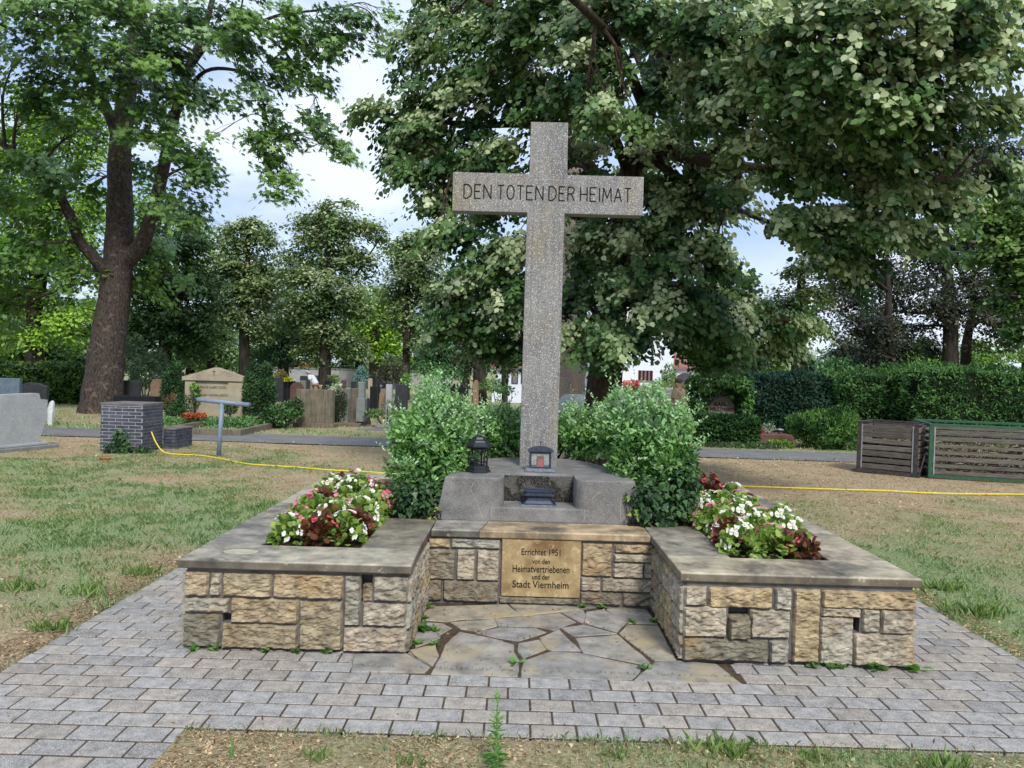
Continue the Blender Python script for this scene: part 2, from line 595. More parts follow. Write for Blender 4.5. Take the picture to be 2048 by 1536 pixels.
def place(tmpl, P, X, Z, size, col):
    """one copy of the template per row: at P, long axis X, normal about Z"""
    tv, tf = tmpl
    X = norm(X)
    Y = norm(np.cross(Z, X))
    Z = np.cross(X, Y)
    n = len(P)
    V = P[:, None, :] + size[:, None, None] * (tv[None, :, 0:1] * X[:, None, :] + tv[None, :, 1:2] * Y[:, None, :] + tv[None, :, 2:3] * Z[:, None, :])
    Fc = (np.arange(n) * len(tv))[:, None, None] + tf[None]
    return V.reshape(-1, 3), Fc.reshape(-1, tf.shape[1]), np.repeat(col, len(tv), axis=0)


def cat_(parts):
    Vs, Fs, Cs, o = [], [], [], 0
    for V, Fc, Cc in parts:
        Vs.append(V)
        Fs.append(Fc + o)
        Cs.append(Cc)
        o += len(V)
    return np.concatenate(Vs), np.concatenate(Fs), np.concatenate(Cs)


def spray_leaves(cen, dirs, n, length, size, tmpl, col, droop=.35, updown=.35, jit=.35, cvar=.18, sidew=.9, hang=.45, facing=.25):
    """n leaves along each twig; cen (S,3) twig middles, dirs (S,3), col (S,3)"""
    S = len(cen)
    t = (np.arange(n) + .5) / n
    d = norm(dirs)
    up = np.array((0, 0, 1.0))
    side = norm(np.cross(d, up) + 1e-6)
    ln = length * rng.uniform(.7, 1.3, (S, 1, 1))
    P = cen[:, None, :] + d[:, None, :] * (t[None, :, None] - .5) * ln
    P = P - up * (t[None, :, None] ** 2) * droop * ln
    s = np.where(np.arange(n) % 2 == 0, 1, -1)[None, :, None]
    P = P + side[:, None, :] * s * size * .25 + rng.normal(0, size * .35, P.shape)
    ax = d[:, None, :] * .6 + side[:, None, :] * s * sidew - up * hang + rng.normal(0, jit, P.shape)
    nz_ = up + rng.normal(0, updown, P.shape) + d[:, None, :] * facing
    sz = size * rng.uniform(.5, 1.25, S * n)
    cc = np.repeat(col, n, axis=0) * rng.uniform(1 - cvar, 1 + cvar, (S * n, 1))
    return place(tmpl, P.reshape(-1, 3), ax.reshape(-1, 3), nz_.reshape(-1, 3), sz, cc)


def in_ellipsoid(n, shell=.45):
    u = norm(rng.normal(0, 1, (n, 3)))
    r = rng.uniform(0, 1, (n, 1)) ** shell
    return u * r

# ================================================================== GROUND
PX0, PX1, PY0, PY1 = -2.97, 3.43, 3.99, 9.6        # brick paving
ZC = 0.586                                          # top of the coping


def paved(x, y):
    """True where bricks or slabs lie"""
    a = (x > PX0) & (x < PX1) & (y > PY0) & (y < PY1)
    b = (x > -3.0 - (4.7 - y) * 2.2) & (x < -1.615) & (y < PY0 + .02) & (y > 1.5)
    return a | b


def greenness(x, y):
    g = fbm(x * .33, y * .33, 0, 5, 4) * .6 + fbm(x * 1.3, y * 1.3, 3, 9, 3) * .4
    g = (g - .45) * 3.4 + .50
    g = g - np.clip((y - 14.2) / 3, 0, 1) * .5 * (y < 17.8)                   # dry strip along the asphalt path
    g = g - np.clip(1 - np.abs(x - PX0 + .15) / .38, 0, 1) * .5 * (y < 7.5) * (x < PX0)   # dry edge beside the paving
    g = g - .55 * (x > 3.4) * np.clip((y - 11.5) / 2, 0, 1) * (y < 17.8) - .62 * (y < 3.95)
    g = g - .75 * np.exp(-((x + 4.0) ** 2 / 1.6 + (y - 5.9) ** 2 / 2.2))
    g = g + .5 * np.exp(-((x - 3.95) ** 2 / .18 + (y - 6.7) ** 2 / 2.5)) + .5 * np.exp(-((x - 5.5) ** 2 / 5 + (y - 8.2) ** 2 / 1.0))
    g = g + .45 * np.exp(-((x + 4.4) ** 2 / 2.5 + (y - 9.2) ** 2 / 4))
    return np.clip(g, 0, 1)


def ground_z(x, y):
    z = .022 * (fbm(x * .8, y * .8, 0, 31, 3) - .5) + .006
    z = np.where(paved(x, y), -.05, z)
    return z


def axis(lo, a, b, hi, st, grow=1.12):
    c = list(np.arange(a, b, st))
    s, p = st, a
    left = []
    while p > lo:
        s *= grow
        p -= s
        left.append(max(p, lo))
    s, p = st, c[-1]
    r = []
    while p < hi:
        s *= grow
        p += s
        r.append(min(p, hi))
    return np.array(left[::-1] + c + r)


xs = axis(-900, -13, 13, 900, .085)
ys = axis(-300, 2.5, 19, 1500, .085)
gx, gy = np.meshgrid(xs, ys)
gz = ground_z(gx, gy)
nx, ny = len(xs), len(ys)
V = np.stack([gx, gy, gz], -1).reshape(-1, 3)
ii = (np.arange(ny - 1)[:, None] * nx + np.arange(nx - 1)[None, :]).ravel()
Fq = np.stack([ii, ii + 1, ii + nx + 1, ii + nx], -1)
gg = greenness(V[:, 0], V[:, 1])
m, n, b = new_mat('lawn_soil')
at = N(n, 'ShaderNodeAttribute', attribute_name='Col')
tcn = N(n, 'ShaderNodeTexCoord')
f1 = noise_n(n, tcn.outputs['Object'], 38, 6, .7)
f2 = noise_n(n, tcn.outputs['Object'], 2.2, 4, .6)
dry = mixc(n, ramp(n, f1, .32, .62), srgb(108, 92, 72), srgb(194, 175, 142))
dry = mixc(n, ramp(n, f2, .45, .8), dry, srgb(144, 120, 92))
grn = mixc(n, ramp(n, f1, .32, .62), srgb(84, 100, 62), srgb(152, 162, 118))
n.links.new(mixc(n, at.outputs['Color'], dry, grn), b.inputs['Base Color'])
b.inputs['Roughness'].default_value = .95
b.inputs['Specular IOR Level'].default_value = .1
bp = N(n, 'ShaderNodeBump', Strength=1.0, Distance=.02)
n.links.new(f1, bp.inputs['Height'])
n.links.new(bp.outputs[0], b.inputs['Normal'])
g0 = npmesh('ground', V, Fq, np.repeat(gg[:, None], 3, 1), m, smooth=True)
tag(g0, kind='structure')

# asphalt path across, and its branch going back on the right
mb = MB()
k = 40
for i in range(k):
    x0, x1 = -60 + i * 3, -57 + i * 3
    w = lambda x: (17.95 - .055 * x + .06 * math.sin(x * 1.1), 20.1 - .055 * x + .05 * math.sin(x * .9 + 2))
    a, c_ = w(x0), w(x1)
    mb.add([(x0, a[0], .024), (x1, c_[0], .024), (x1, c_[1], .024), (x0, a[1], .024)], [(0, 1, 2, 3)])
mb.add([(8.7, 19.3, .028), (11.4, 19.3, .028), (20.5, 48, .028), (16.5, 48, .028)], [(0, 1, 2, 3)])
mb.add([(-60, 33.5, .02), (2, 31, .02), (2, 32.6, .02), (-60, 35.2, .02)], [(0, 1, 2, 3)])
tag(mb.build('asphalt_path', M['asphalt']), kind='structure')
# pale gravel court before the chapel
mb = MB()
mb.add([(2.2, 33, .03), (12, 33, .03), (16, 52, .03), (1, 52, .03)], [(0, 1, 2, 3)])
tag(mb.build('gravel_court', stone_mat('pale_gravel', srgb(150, 134, 120), srgb(182, 168, 152), 6, bump=.5)), kind='structure')

# ------------------------------------------------------------------ brick paving
FX0, FX1, FY0 = -0.95, 1.42, 4.87
PL, PW, GAP = .2385, .1585, .011
mb = MB()
r = random.Random(3)
rows = int((PY1 - PY0) / PW) + 1
start = -16
for j in range(start, rows):
    y0 = PY0 + j * PW
    off = (j % 2) * .5 + r.uniform(-.025, .025)
    xl = PX0 if y0 >= PY0 - .01 else -7.5
    xr = PX1 if y0 >= PY0 - .01 else -1.615
    x = xl - PL * 2 + (off % 1) * PL
    while x < xr:
        a, b2 = max(x, xl), min(x + PL - GAP, xr)
        x += PL
        if b2 - a < .03:
            continue
        yc, xc = y0 + PW / 2, (a + b2) / 2
        if y0 < PY0 - .01:
            lim = -3.0 - (4.7 - y0) * 2.2
            if b2 < lim:
                continue
        if xc > FX0 - .01 and xc < FX1 + .01 and yc > FY0 - .02:
            if a < FX0 and FX0 - a > .03 and yc > FY0:
                b2 = min(b2, FX0)
            elif b2 > FX1 and b2 - FX1 > .03 and yc > FY0:
                a = max(a, FX1)
            else:
                continue
        elif yc > FY0 - .02:
            if a < FX0 < b2:
                b2 = FX0
            if a < FX1 < b2:
                a = FX1
        if (-2.0 < xc < 2.5) and yc > 5.45:
            continue
        v = r.choice([.80, .88, .94, .97, 1.0, 1.04, 1.08])
        t = r.random()
        tint = (v * .98, v * 1.0, v * 1.03) if t < .4 else ((v * 1.06, v * 1.0, v * .93) if t < .72 else (v, v, v))
        dz = r.uniform(.0005, .003) + .0008 * math.sin(xc * 1.7 + yc)
        s = len(mb.v)
        mb.box(a, b2, y0 + GAP * .8, y0 + PW - GAP * .8, -.05, dz, tint, 0, .003)
        jx, jy = r.uniform(-.005, .005), r.uniform(-.005, .005)
        for q in range(s, len(mb.v)):
            p = mb.v[q]
            mb.v[q] = (p[0], p[1] + (p[0] - xc) * jx * .4, p[2] + (p[0] - xc) * jx + (p[1] - yc) * jy)
mb.add([(PX0, PY0, -.0035), (PX1, PY0, -.0035), (PX1, PY1, -.0035), (PX0, PY1, -.0035)], [(0, 1, 2, 3)], (1, 1, 1), 1)
mb.add([(-8, 1.5, -.0035), (-1.615, 1.5, -.0035), (-1.615, PY0, -.0035), (-3.9, PY0, -.0035)], [(0, 1, 2, 3)], (1, 1, 1), 1)
tag(mb.build('brick_paving', [M['paver'], M['bed']]), kind='structure')

# ------------------------------------------------------------------ flagstones in the recess
FL = [
    [(425, 118), (440, 42), (920, 28), (1000, 92), (840, 106), (640, 116), (560, 128)],
    [(935, 28), (1235, 26), (1335, 58), (1012, 94)],
    [(1250, 26), (1700, 30), (1745, 66), (1500, 56), (1480, 42), (1350, 56)],
    [(1385, 75), (1480, 58), (1612, 135), (1560, 188), (1378, 136)],
    [(1502, 62), (1740, 72), (1798, 142), (1632, 136)],
    [(852, 112), (1228, 78), (1322, 130), (1188, 176), (1100, 158), (872, 152)],
    [(1242, 76), (1362, 64), (1378, 90), (1364, 136), (1338, 126)],
    [(590, 132), (838, 114), (858, 154), (742, 184), (652, 168)],
    [(742, 192), (882, 160), (1090, 166), (1148, 190), (985, 242), (862, 222)],
    [(1238, 164), (1368, 146), (1555, 198), (1312, 212)],
    [(1112, 226), (1222, 178), (1345, 298), (1180, 296), (1150, 282)],
    [(1322, 224), (1566, 206), (1756, 364), (1738, 382), (1372, 308)],
    [(1582, 196), (1622, 148), (1802, 152), (1905, 348), (1782, 354)],
    [(990, 256), (1104, 236), (1140, 288), (1012, 342), (985, 300)],
    [(552, 262), (642, 186), (858, 230), (955, 262), (958, 302), (992, 352), (980, 448), (475, 432), (536, 330)],
    [(1012, 358), (1170, 306), (1338, 312), (1716, 390), (1648, 466), (1002, 452)],
    [(30, 322), (330, 318), (462, 396), (436, 428), (10, 424)],
    [(352, 298), (500, 262), (512, 330), (482, 388), (404, 348)],
    [(372, 192), (488, 168), (525, 222), (385, 276)],
    [(1784, 366), (1908, 358), (2140, 378), (2290, 492), (1662, 472)],
    [(400, 176), (425, 130), (545, 138), (596, 164), (520, 208), (490, 160)],
    [(348, 308), (398, 352), (466, 384), (340, 316)],
]
m2 = MB()
FLQ = []
r = random.Random(5)
for poly in FL:
    P = [G(700 + x * .3418, 1200 + y * .3418) for x, y in poly]
    c = sum(P, Vector()) / len(P)
    area = sum(P[i].x * P[(i + 1) % len(P)].y - P[(i + 1) % len(P)].x * P[i].y for i in range(len(P)))
    if area < 0:
        P = P[::-1]
    # wobble the outline
    Q = []
    for i in range(len(P)):
        a, b2 = P[i], P[(i + 1) % len(P)]
        nseg = max(2, int((b2 - a).length / .05))
        for s in range(nseg):
            p = a.lerp(b2, s / nseg)
            p = p + (c - p).normalized() * (-.012 + .014 * float(vnoise(p.x * 9, p.y * 9, 0, 4)))
            Q.append(p)
    # smooth corners
    FLQ.extend(Q)
    z = r.uniform(.001, .008)
    tint = r.choice([(1, 1, 1), (.92, .94, .98), (1.08, 1.02, .9), (.85, .86, .9), (1.1, 1.06, .95)])
    ring0 = [(p.x, p.y, -.05) for p in Q]
    ring1 = [(p.x, p.y, z - .005) for p in Q]
    ring2 = [(p.x + (c.x - p.x) / max((c - p).length, .01) * .006, p.y + (c.y - p.y) / max((c - p).length, .01) * .006, z) for p in Q]
    m2.loft([ring0, ring1, ring2], tint)
m2.add([(FX0, FY0, -.006), (FX1, FY0, -.006), (FX1, 6.4, -.006), (FX0, 6.4, -.006)], [(0, 1, 2, 3)], (1, 1, 1), 1)
tag(m2.build('flagstone_floor', [M['flag'], M['sandy']]), kind='structure')

# ================================================================== THE PLANTER WALL
XL, XR, YF, YB = -2.09, 2.59, 5.10, 9.34       # wall faces
IL, IR, YR = -0.655, 1.118, 6.25               # recess: left face, right face, back face
CXL, CXR, CYF, CYB = -2.124, 2.622, 5.065, 9.385
CIL, CIR, CYR = -0.63, 1.087, 6.225            # coping edges round the recess
CT = .058

# rectangles measured on the photograph, brought to 0..1 of each panel
def lay(rects, x0, x1, t0, t1, b0, b1):
    out = []
    for (a, b2, c, d, *e) in rects:
        xm = (a + b2) / 2
        k = (xm - x0) / (x1 - x0)
        top, bot = t0 + (t1 - t0) * k, b0 + (b1 - b0) * k
        out.append(((a - x0) / (x1 - x0), (b2 - x0) / (x1 - x0), 1 - (d - top) / (bot - top), 1 - (c - top) / (bot - top), *e))
    return out


LEFT = lay([(97, 272, 510, 692, 'warm'), (287, 368, 520, 688), (383, 738, 525, 697, 'warm'), (752, 1265, 528, 708, 'band'), (1278, 1397, 535, 905, 'grey'),
            (1410, 1482, 605, 728, 'deep'), (1490, 1745, 535, 722), (100, 433, 712, 818, 'grey'), (95, 365, 832, 1072, 'dark'),
            (445, 940, 715, 895, 'band'), (383, 938, 905, 1085, 'warm'), (952, 1265, 732, 1092, 'warm'), (1415, 1735, 742, 908), (1275, 1738, 922, 1105)],
           97, 1742, 508, 545, 1078, 1112)
RIGHT = lay([(222, 375, 600, 738), (392, 840, 612, 758, 'tan'), (858, 975, 615, 772, 'white'), (992, 1178, 625, 1160, 'tan'), (1192, 1845, 640, 768, 'tan'),
             (222, 522, 750, 968), (535, 685, 820, 982, 'out'), (692, 970, 775, 978), (1188, 1465, 757, 828), (1475, 1598, 765, 940),
             (1610, 1840, 775, 955), (222, 818, 984, 1145, 'dark'), (832, 965, 1000, 1160, 'grey'), (1180, 1415, 832, 1175, 'white'), (1428, 1838, 958, 1192)],
            222, 1845, 592, 640, 1148, 1204)
BACK = lay([(115, 247, 542, 600, 'tan'), (255, 550, 545, 604, 'grey'), (115, 280, 612, 800, 'dark'), (290, 402, 612, 802), (412, 548, 615, 805),
            (115, 205, 808, 932, 'dark'), (212, 548, 810, 937, 'dark'), (552, 1035, 908, 950, 'dark'), (1045, 1228, 570, 772, 'tan'),
            (1240, 1475, 576, 628, 'tan'), (1240, 1475, 636, 685), (1237, 1418, 692, 780), (1425, 1475, 696, 784), (1043, 1165, 778, 864),
            (1172, 1475, 787, 869), (1043, 1293, 872, 950, 'dark'), (1300, 1475, 877, 958, 'dark')],
           112, 1478, 540, 570, 938, 965)


def random_lay(wid, hgt, seed):
    r = random.Random(seed)
    out, z = [], 0
    hs = [.34, .36, .30]
    r.shuffle(hs)
    for h in hs:
        x = 0
        while x < wid:
            w = r.uniform(.16, .52)
            if x + w > wid - .14:
                w = wid - x
            if h > .33 and r.random() < .4:
                s = r.uniform(.4, .6)
                out.append((x / wid, (x + w) / wid - .012 / wid, z, z + h * s - .022))
                out.append((x / wid, (x + w) / wid - .012 / wid, z + h * s, z + h - .022, r.choice(['tan', 'grey', ''])))
            else:
                out.append((x / wid, (x + w) / wid - .012 / wid, z, z + h - .022, r.choice(['tan', 'grey', '', 'dark'])))
            x += w
        z += h
    return out


TINT = {'': (1, 1, 1), 'warm': (.98, .91, .78), 'tan': (1.0, .89, .70), 'grey': (.86, .92, .96), 'white': (.98, 1.04, 1.08), 'dark': (.62, .62, .60), 'deep': (.75, .7, .62),
        'out': (.66, .64, .60), 'band': (1.0, .9, .74)}


def ashlar(mb, origin, ux, nrm, wid, z0, z1, rects, seed, amp=.024):
    """rock-faced stones over a rectangle: origin = lower left corner, ux = direction along the wall, nrm = outward"""
    r = random.Random(seed)
    o = Vector(origin)
    hgt = z1 - z0
    for q in rects:
        u0, u1, v0, v1 = q[:4]
        kind = q[4] if len(q) > 4 else ''
        v0, v1 = max(v0, .0), min(v1, 1.0)
        w, h = (u1 - u0) * wid, (v1 - v0) * hgt
        if w < .015 or h < .015:
            continue
        st = .0095
        na, nb = max(4, int(w / st)), max(4, int(h / st))
        A, B = np.meshgrid(np.linspace(0, w, na + 1), np.linspace(0, h, nb + 1))
        ex = np.minimum(np.minimum(A, w - A), np.minimum(B, h - B))
        edge = np.clip(ex / .010, 0, 1)
        sx, sz = u0 * wid + seed * 3.7, v0 * hgt
        rock = fbm((A + sx) * 14, (B + sz) * 22, seed, seed, 4, .62)
        chip = np.abs(fbm((A + sx) * 13, (B + sz) * 30, seed + 3, seed + 20, 3, .6) - .5) * 2
        base = .017 if kind != 'deep' else -.035
        base = .05 if kind == 'out' else base
        dep = base * (edge ** .5) + amp * edge * (1.5 * (rock - .5) + 1.3 * (.30 - chip)) + r.uniform(-.003, .004)
        dep = dep + (-.010 if kind != 'deep' else -.02) * (1 - edge ** .5)
        P = np.empty(A.shape + (3,))
        for c in range(2):
            P[..., c] = o[c] + ux[c] * (u0 * wid + A) + nrm[c] * dep
        P[..., 2] = z0 + v0 * hgt + B
        # ragged outline
        jag = (1 - edge) * .006
        P[..., 0] += ux[0] * jag * (vnoise(B * 30 + sx, A * 0, 1, 2) - .5)
        P[..., 1] += ux[1] * jag * (vnoise(B * 30 + sx, A * 0, 1, 2) - .5)
        P[..., 2] += jag * (vnoise(A * 30 + sx, B * 0, 5, 2) - .5)
        t = TINT[kind]
        k = r.uniform(.9, 1.1)
        wv = r.uniform(-.06, .06)
        low = .80 + .2 * min(1, (v0 + v1) * 1.1)       # stones low in the wall get a darker tint
        V = P.reshape(-1, 3).tolist()
        nn = na + 1
        Fc = [(j * nn + i, j * nn + i + 1, (j + 1) * nn + i + 1, (j + 1) * nn + i) for j in range(nb) for i in range(na)]
        # sides going back into the mortar
        rim = [i for i in range(nn)] + [j * nn + na for j in range(1, nb + 1)] + [nb * nn + i for i in range(na - 1, -1, -1)] + [j * nn for j in range(nb - 1, 0, -1)]
        b0 = len(V)
        for i in rim:
            p = V[i]
            V.append([p[0] - nrm[0] * .05, p[1] - nrm[1] * .05, p[2]])
        m_ = len(rim)
        Fc += [(rim[(i + 1) % m_], rim[i], b0 + i, b0 + (i + 1) % m_) for i in range(m_)]
        cross = ux[0] * nrm[1] - ux[1] * nrm[0]
        if cross > 0:
            Fc = [f[::-1] for f in Fc]
        mb.add(V, Fc, tuple(min(1.2, c * k * low + wv * (1 if i == 0 else .5)) for i, c in enumerate(t)))


wall = thing('planter_wall', 'low U-shaped planter wall of rough tan sandstone blocks with grey stone coping, carrying the cross base', 'planter', ((XL + XR) / 2, YF, 0))
st = MB()
ZT, ZB = ZC - CT - .028, .012
ashlar(st, (XL, YF, 0), (1, 0), (0, -1), IL - XL, ZB, ZT, LEFT, 1)
ashlar(st, (IR, YF, 0), (1, 0), (0, -1), XR - IR, ZB, ZT, RIGHT, 2)
ashlar(st, (IL, YR, 0), (1, 0), (0, -1), IR - IL, ZB, ZT + .012, BACK, 3, .018)
ashlar(st, (IL, YF + .012, 0), (0, 1), (1, 0), YR - YF - .012, ZB, ZT, random_lay(YR - YF, ZT, 4), 4, .016)
ashlar(st, (IR, YF + .012, 0), (0, 1), (-1, 0), YR - YF - .012, ZB, ZT, random_lay(YR - YF, ZT, 9), 5, .016)
ashlar(st, (XL, YF + .012, 0), (0, 1), (-1, 0), YB - YF, ZB, ZT, random_lay(YB - YF, ZT, 6), 6)
ashlar(st, (XR, YF + .012, 0), (0, 1), (1, 0), YB - YF, ZB, ZT, random_lay(YB - YF, ZT, 7), 7)
ashlar(st, (XL, YB, 0), (1, 0), (0, 1), XR - XL, ZB, ZT, random_lay(XR - XL, ZT, 8), 8)
core = MB()
i_ = .012                                           # mortar stands 12 mm behind the faces
B_ = ZC - CT
def corebox(a, b2, c, d, hole=None):
    core.box(a, b2, c, d, -.04, B_)
corebox(XL + i_, IL - i_, YF + .1, YF + .40)
corebox(IR + i_, XR - i_, YF + .1, YF + .40)
core.box(XL + i_, IL - i_, YF + .03, YF + .1, -.04, ZB + .02)
core.box(IR + i_, XR - i_, YF + .03, YF + .1, -.04, ZB + .02)
# front skin of mortar, leaving the missing stones open
def mortar_skin(x0, x1, holes, y):
    w = x1 - x0
    zs = sorted({ZB + .02, B_} | {ZB + (ZT - ZB) * h[i] for h in holes for i in (2, 3)})
    xs_ = sorted({x0, x1} | {x0 + w * h[i] for h in holes for i in (0, 1)})
    for i in range(len(xs_) - 1):
        for j in range(len(zs) - 1):
            xm, zm = (xs_[i] + xs_[i + 1]) / 2, (zs[j] + zs[j + 1]) / 2
            u, v = (xm - x0) / w, (zm - ZB) / (ZT - ZB)
            if any(h[0] < u < h[1] and h[2] < v < h[3] for h in holes):
                continue
            core.box(xs_[i], xs_[i + 1], y, YF + .1, zs[j], zs[j + 1])
HL = lay([(1405, 1490, 530, 735), (370, 443, 826, 896)], 97, 1742, 508, 545, 1078, 1112)
HR = lay([(528, 688, 760, 822), (1417, 1472, 836, 944)], 222, 1845, 592, 640, 1148, 1204)
mortar_skin(XL + i_, IL - i_, HL, YF + i_)
mortar_skin(IR + i_, XR - i_, HR, YF + i_)
core.box(XL + i_, XL + .38, YF + .402, YB - i_, -.04, B_ - .001)
core.box(XR - .38, XR - i_, YF + .402, YB - i_, -.04, B_ - .001)
core.box(IL - .38, IL - i_, YF + .402, YR + .4, -.04, B_ - .001)
core.box(IR + i_, IR + .38, YF + .402, YR + .4, -.04, B_ - .001)
core.box(IL - i_ + .001, IR + i_ - .001, YR + i_, YR + .4, -.04, B_ - .002)
core.box(XL + .382, XR - .382, YB - .38, YB - i_, -.04, B_ - .001)
core.build('mortar_core', M['mortar'], wall)
st.build('rough_stonework', M['masonry'], wall)


def slab(poly, z0, z1, tint, name='coping_slab', seed=0, mat='coping'):
    """a flat stone slab of any outline, gently uneven, with worn arrises"""
    q = MB()
    Q = []
    for i in range(len(poly)):
        a, b2 = Vector(poly[i]), Vector(poly[(i + 1) % len(poly)])
        nseg = max(1, int((b2 - a).length / .04))
        for s in range(nseg):
            Q.append(a.lerp(b2, s / nseg))
    c = sum(Q, Vector((0, 0))) / len(Q)
    def ring(ins, z, w=.002):
        out = []
        m_ = len(Q)
        for i, p in enumerate(Q):
            t = (Q[(i + 1) % m_] - Q[i - 1])
            nn = Vector((-t.y, t.x)).normalized()
            k = ins + w * (float(vnoise(p.x * 22, p.y * 22, z * 40 + seed, 3)) - .5) * 2
            out.append((p.x + nn.x * k, p.y + nn.y * k, z))
        return out
    q.loft([ring(.004, z0), ring(0, z0 + .006), ring(0, z1 - .012), ring(.003, z1 - .004), ring(.010, z1)], tint)
    nq = len(Q)
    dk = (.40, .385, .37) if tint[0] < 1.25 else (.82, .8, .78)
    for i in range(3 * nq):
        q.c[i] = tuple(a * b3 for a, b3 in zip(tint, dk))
    return q.build(name, M[mat], wall)


g_ = .003
slabs = [
    ([(CXL, CYF), (CIL, CYF), (CIL - .01, CYF + .46), (CXL, CYF + .455)], (1.10, 1.10, 1.04)),
    ([(CXL, CYF + .459), (-1.735, CYF + .459), (-1.735, 6.62), (CXL, 6.62)], (.78, .79, .82)),
    ([(CXL, 6.624), (-1.735, 6.624), (-1.735, 8.05), (CXL, 8.05)], (1.12, 1.08, 1.0)),
    ([(CXL, 8.054), (-1.735, 8.054), (-1.735, 9.0), (CXL, 9.0)], (.98, .98, .98)),
    ([(-1.05, CYF + .462), (CIL - .012, CYF + .462), (CIL, 6.64), (-1.05, 6.64)], (.66, .64, .60)),
    ([(CIL + .003, CYR), (-.255, CYR), (-.20, 6.615), (CIL + .003, 6.615)], (.9, .92, .96)),
    ([(-.251, CYR), (CIR - .003, CYR), (CIR - .003, 6.615), (-.196, 6.615)], (1.30, 1.08, .80)),
    ([(CIR, CYF + .02), (CXR, CYF + .02), (CXR, CYF + .48), (CIR, CYF + .47)], (1.18, 1.14, 1.0)),
    ([(CIR, CYF + .474), (1.525, CYF + .478), (1.525, 6.64), (CIR, 6.64)], (.88, .88, .88)),
    ([(2.212, CYF + .484), (CXR, CYF + .484), (CXR, 6.5), (2.212, 6.5)], (1.12, 1.06, .94)),
    ([(2.212, 6.504), (CXR, 6.504), (CXR, 7.8), (2.212, 7.8)], (.98, .96, .9)),
    ([(2.212, 7.804), (CXR, 7.804), (CXR, 9.0), (2.212, 9.0)], (1.08, 1.04, .96)),
    ([(CXL, 9.004), (-.4, 9.004), (-.4, CYB), (CXL, CYB)], (1.1, 1.07, .98)),
    ([(-.396, 9.004), (1.1, 9.004), (1.1, CYB), (-.396, CYB)], (1.0, 1.0, .96)),
    ([(1.104, 9.004), (CXR, 9.004), (CXR, CYB), (1.104, CYB)], (1.05, 1.0, .92)),
]
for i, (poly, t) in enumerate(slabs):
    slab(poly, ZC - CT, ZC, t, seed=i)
q = MB().prism([(-1.80 + .115 * math.cos(t), 5.30 + .075 * math.sin(t)) for t in np.linspace(0, 6.1, 24)], ZC + .0006, ZC + .0022)
q.build('lichen_patch', plain('pale_lichen', srgb(168, 160, 138), .9), wall)
# soil in the beds
for (u0_, u1_, v0_, v1_, nm_) in ((-1.76, -1.03, CYF + .43, 6.66, 'soil'), (1.50, 2.24, CYF + .45, 6.66, 'soil'), (-1.76, 2.24, 6.66, 9.03, 'soil')):
    na_, nb_ = int((u1_ - u0_) / .05) + 2, int((v1_ - v0_) / .05) + 2
    A, B = np.meshgrid(np.linspace(u0_, u1_, na_), np.linspace(v0_, v1_, nb_))
    Zs = ZC - .05 + .05 * (fbm(A * 6, B * 6, 0, 8, 4) - .5)
    ii = (np.arange(nb_ - 1)[:, None] * na_ + np.arange(na_ - 1)[None, :]).ravel()
    npmesh(nm_, np.stack([A, B, Zs], -1).reshape(-1, 3), np.stack([ii, ii + 1, ii + na_ + 1, ii + na_], -1), None, M['soil'], wall, smooth=True)

# plaque
a, b2 = lay([(562, 1038, 545, 903)], 112, 1478, 540, 570, 938, 965)[0][:2], lay([(562, 1038, 545, 903)], 112, 1478, 540, 570, 938, 965)[0][2:4]
px0, px1 = IL + a[0] * (IR - IL), IL + a[1] * (IR - IL)
pz0, pz1 = ZB + b2[0] * (ZT + .012 - ZB), ZB + b2[1] * (ZT + .012 - ZB)
q = MB().box(px0, px1, YR - .012, YR + .03, pz0, pz1, ch=.004)
plaque = q.build('plaque', M['plaque'], wall)
tag(plaque, 'smooth ochre sandstone plaque with a dark inscription')


def text(body, size, loc, width=None, parent=None, name='inscription', mat='ink', bold=0.0, rotz=0.0, depth=.0012, rotx=math.pi / 2, spacing=1.0, flat=0.0):
    cu = bpy.data.curves.new(name, 'FONT')
    cu.body = body
    cu.size = size
    cu.align_x = 'CENTER'
    cu.align_y = 'CENTER'
    cu.extrude = depth
    cu.offset = bold
    cu.space_character = spacing
    o = bpy.data.objects.new(name, cu)
    C.objects.link(o)
    dg = bpy.context.evaluated_depsgraph_get()
    me = bpy.data.meshes.new_from_object(o.evaluated_get(dg))
    bpy.data.objects.remove(o)
    o = bpy.data.objects.new(name, me)
    C.objects.link(o)
    me.materials.clear()
    me.materials.append(M[mat])
    xs_ = [v.co.x for v in me.vertices]
    w = max(xs_) - min(xs_)
    k = (width / w) if width else 1
    loc = Vector(loc)
    if parent:
        loc = loc - world_loc(parent)
        o.parent = parent
    o.location = loc
    o.scale = (k, 1, 1)
    o.rotation_euler = (rotx, 0, rotz)
    return o


pcx, ph = (px0 + px1) / 2, pz1 - pz0
for body, sz, wd, v in (('Errichtet 1951', .072, .305, .225), ('von den', .058, .138, .385), ('Heimatvertriebenen', .078, .445, .52),
                        ('und der', .058, .138, .655), ('Stadt Viernheim', .078, .440, .79)):
    text(body, sz, (pcx, YR - .0125, pz1 - v * ph), wd, plaque, bold=.0007)

# ================================================================== CONCRETE BASE OF THE CROSS
base = thing('concrete_base', 'grey weathered concrete base with a niche and rounded shoulders under the stone cross', 'monument base', (.23, 7.2, ZC - .04))
zt, z0 = .948, ZC - .045
xm = .225
YP = 6.618


def arc(cx, cy, r, a0, a1, n=7):
    return [(cx + r * math.cos(R(a0 + (a1 - a0) * i / n)), cy + r * math.sin(R(a0 + (a1 - a0) * i / n))) for i in range(n + 1)]


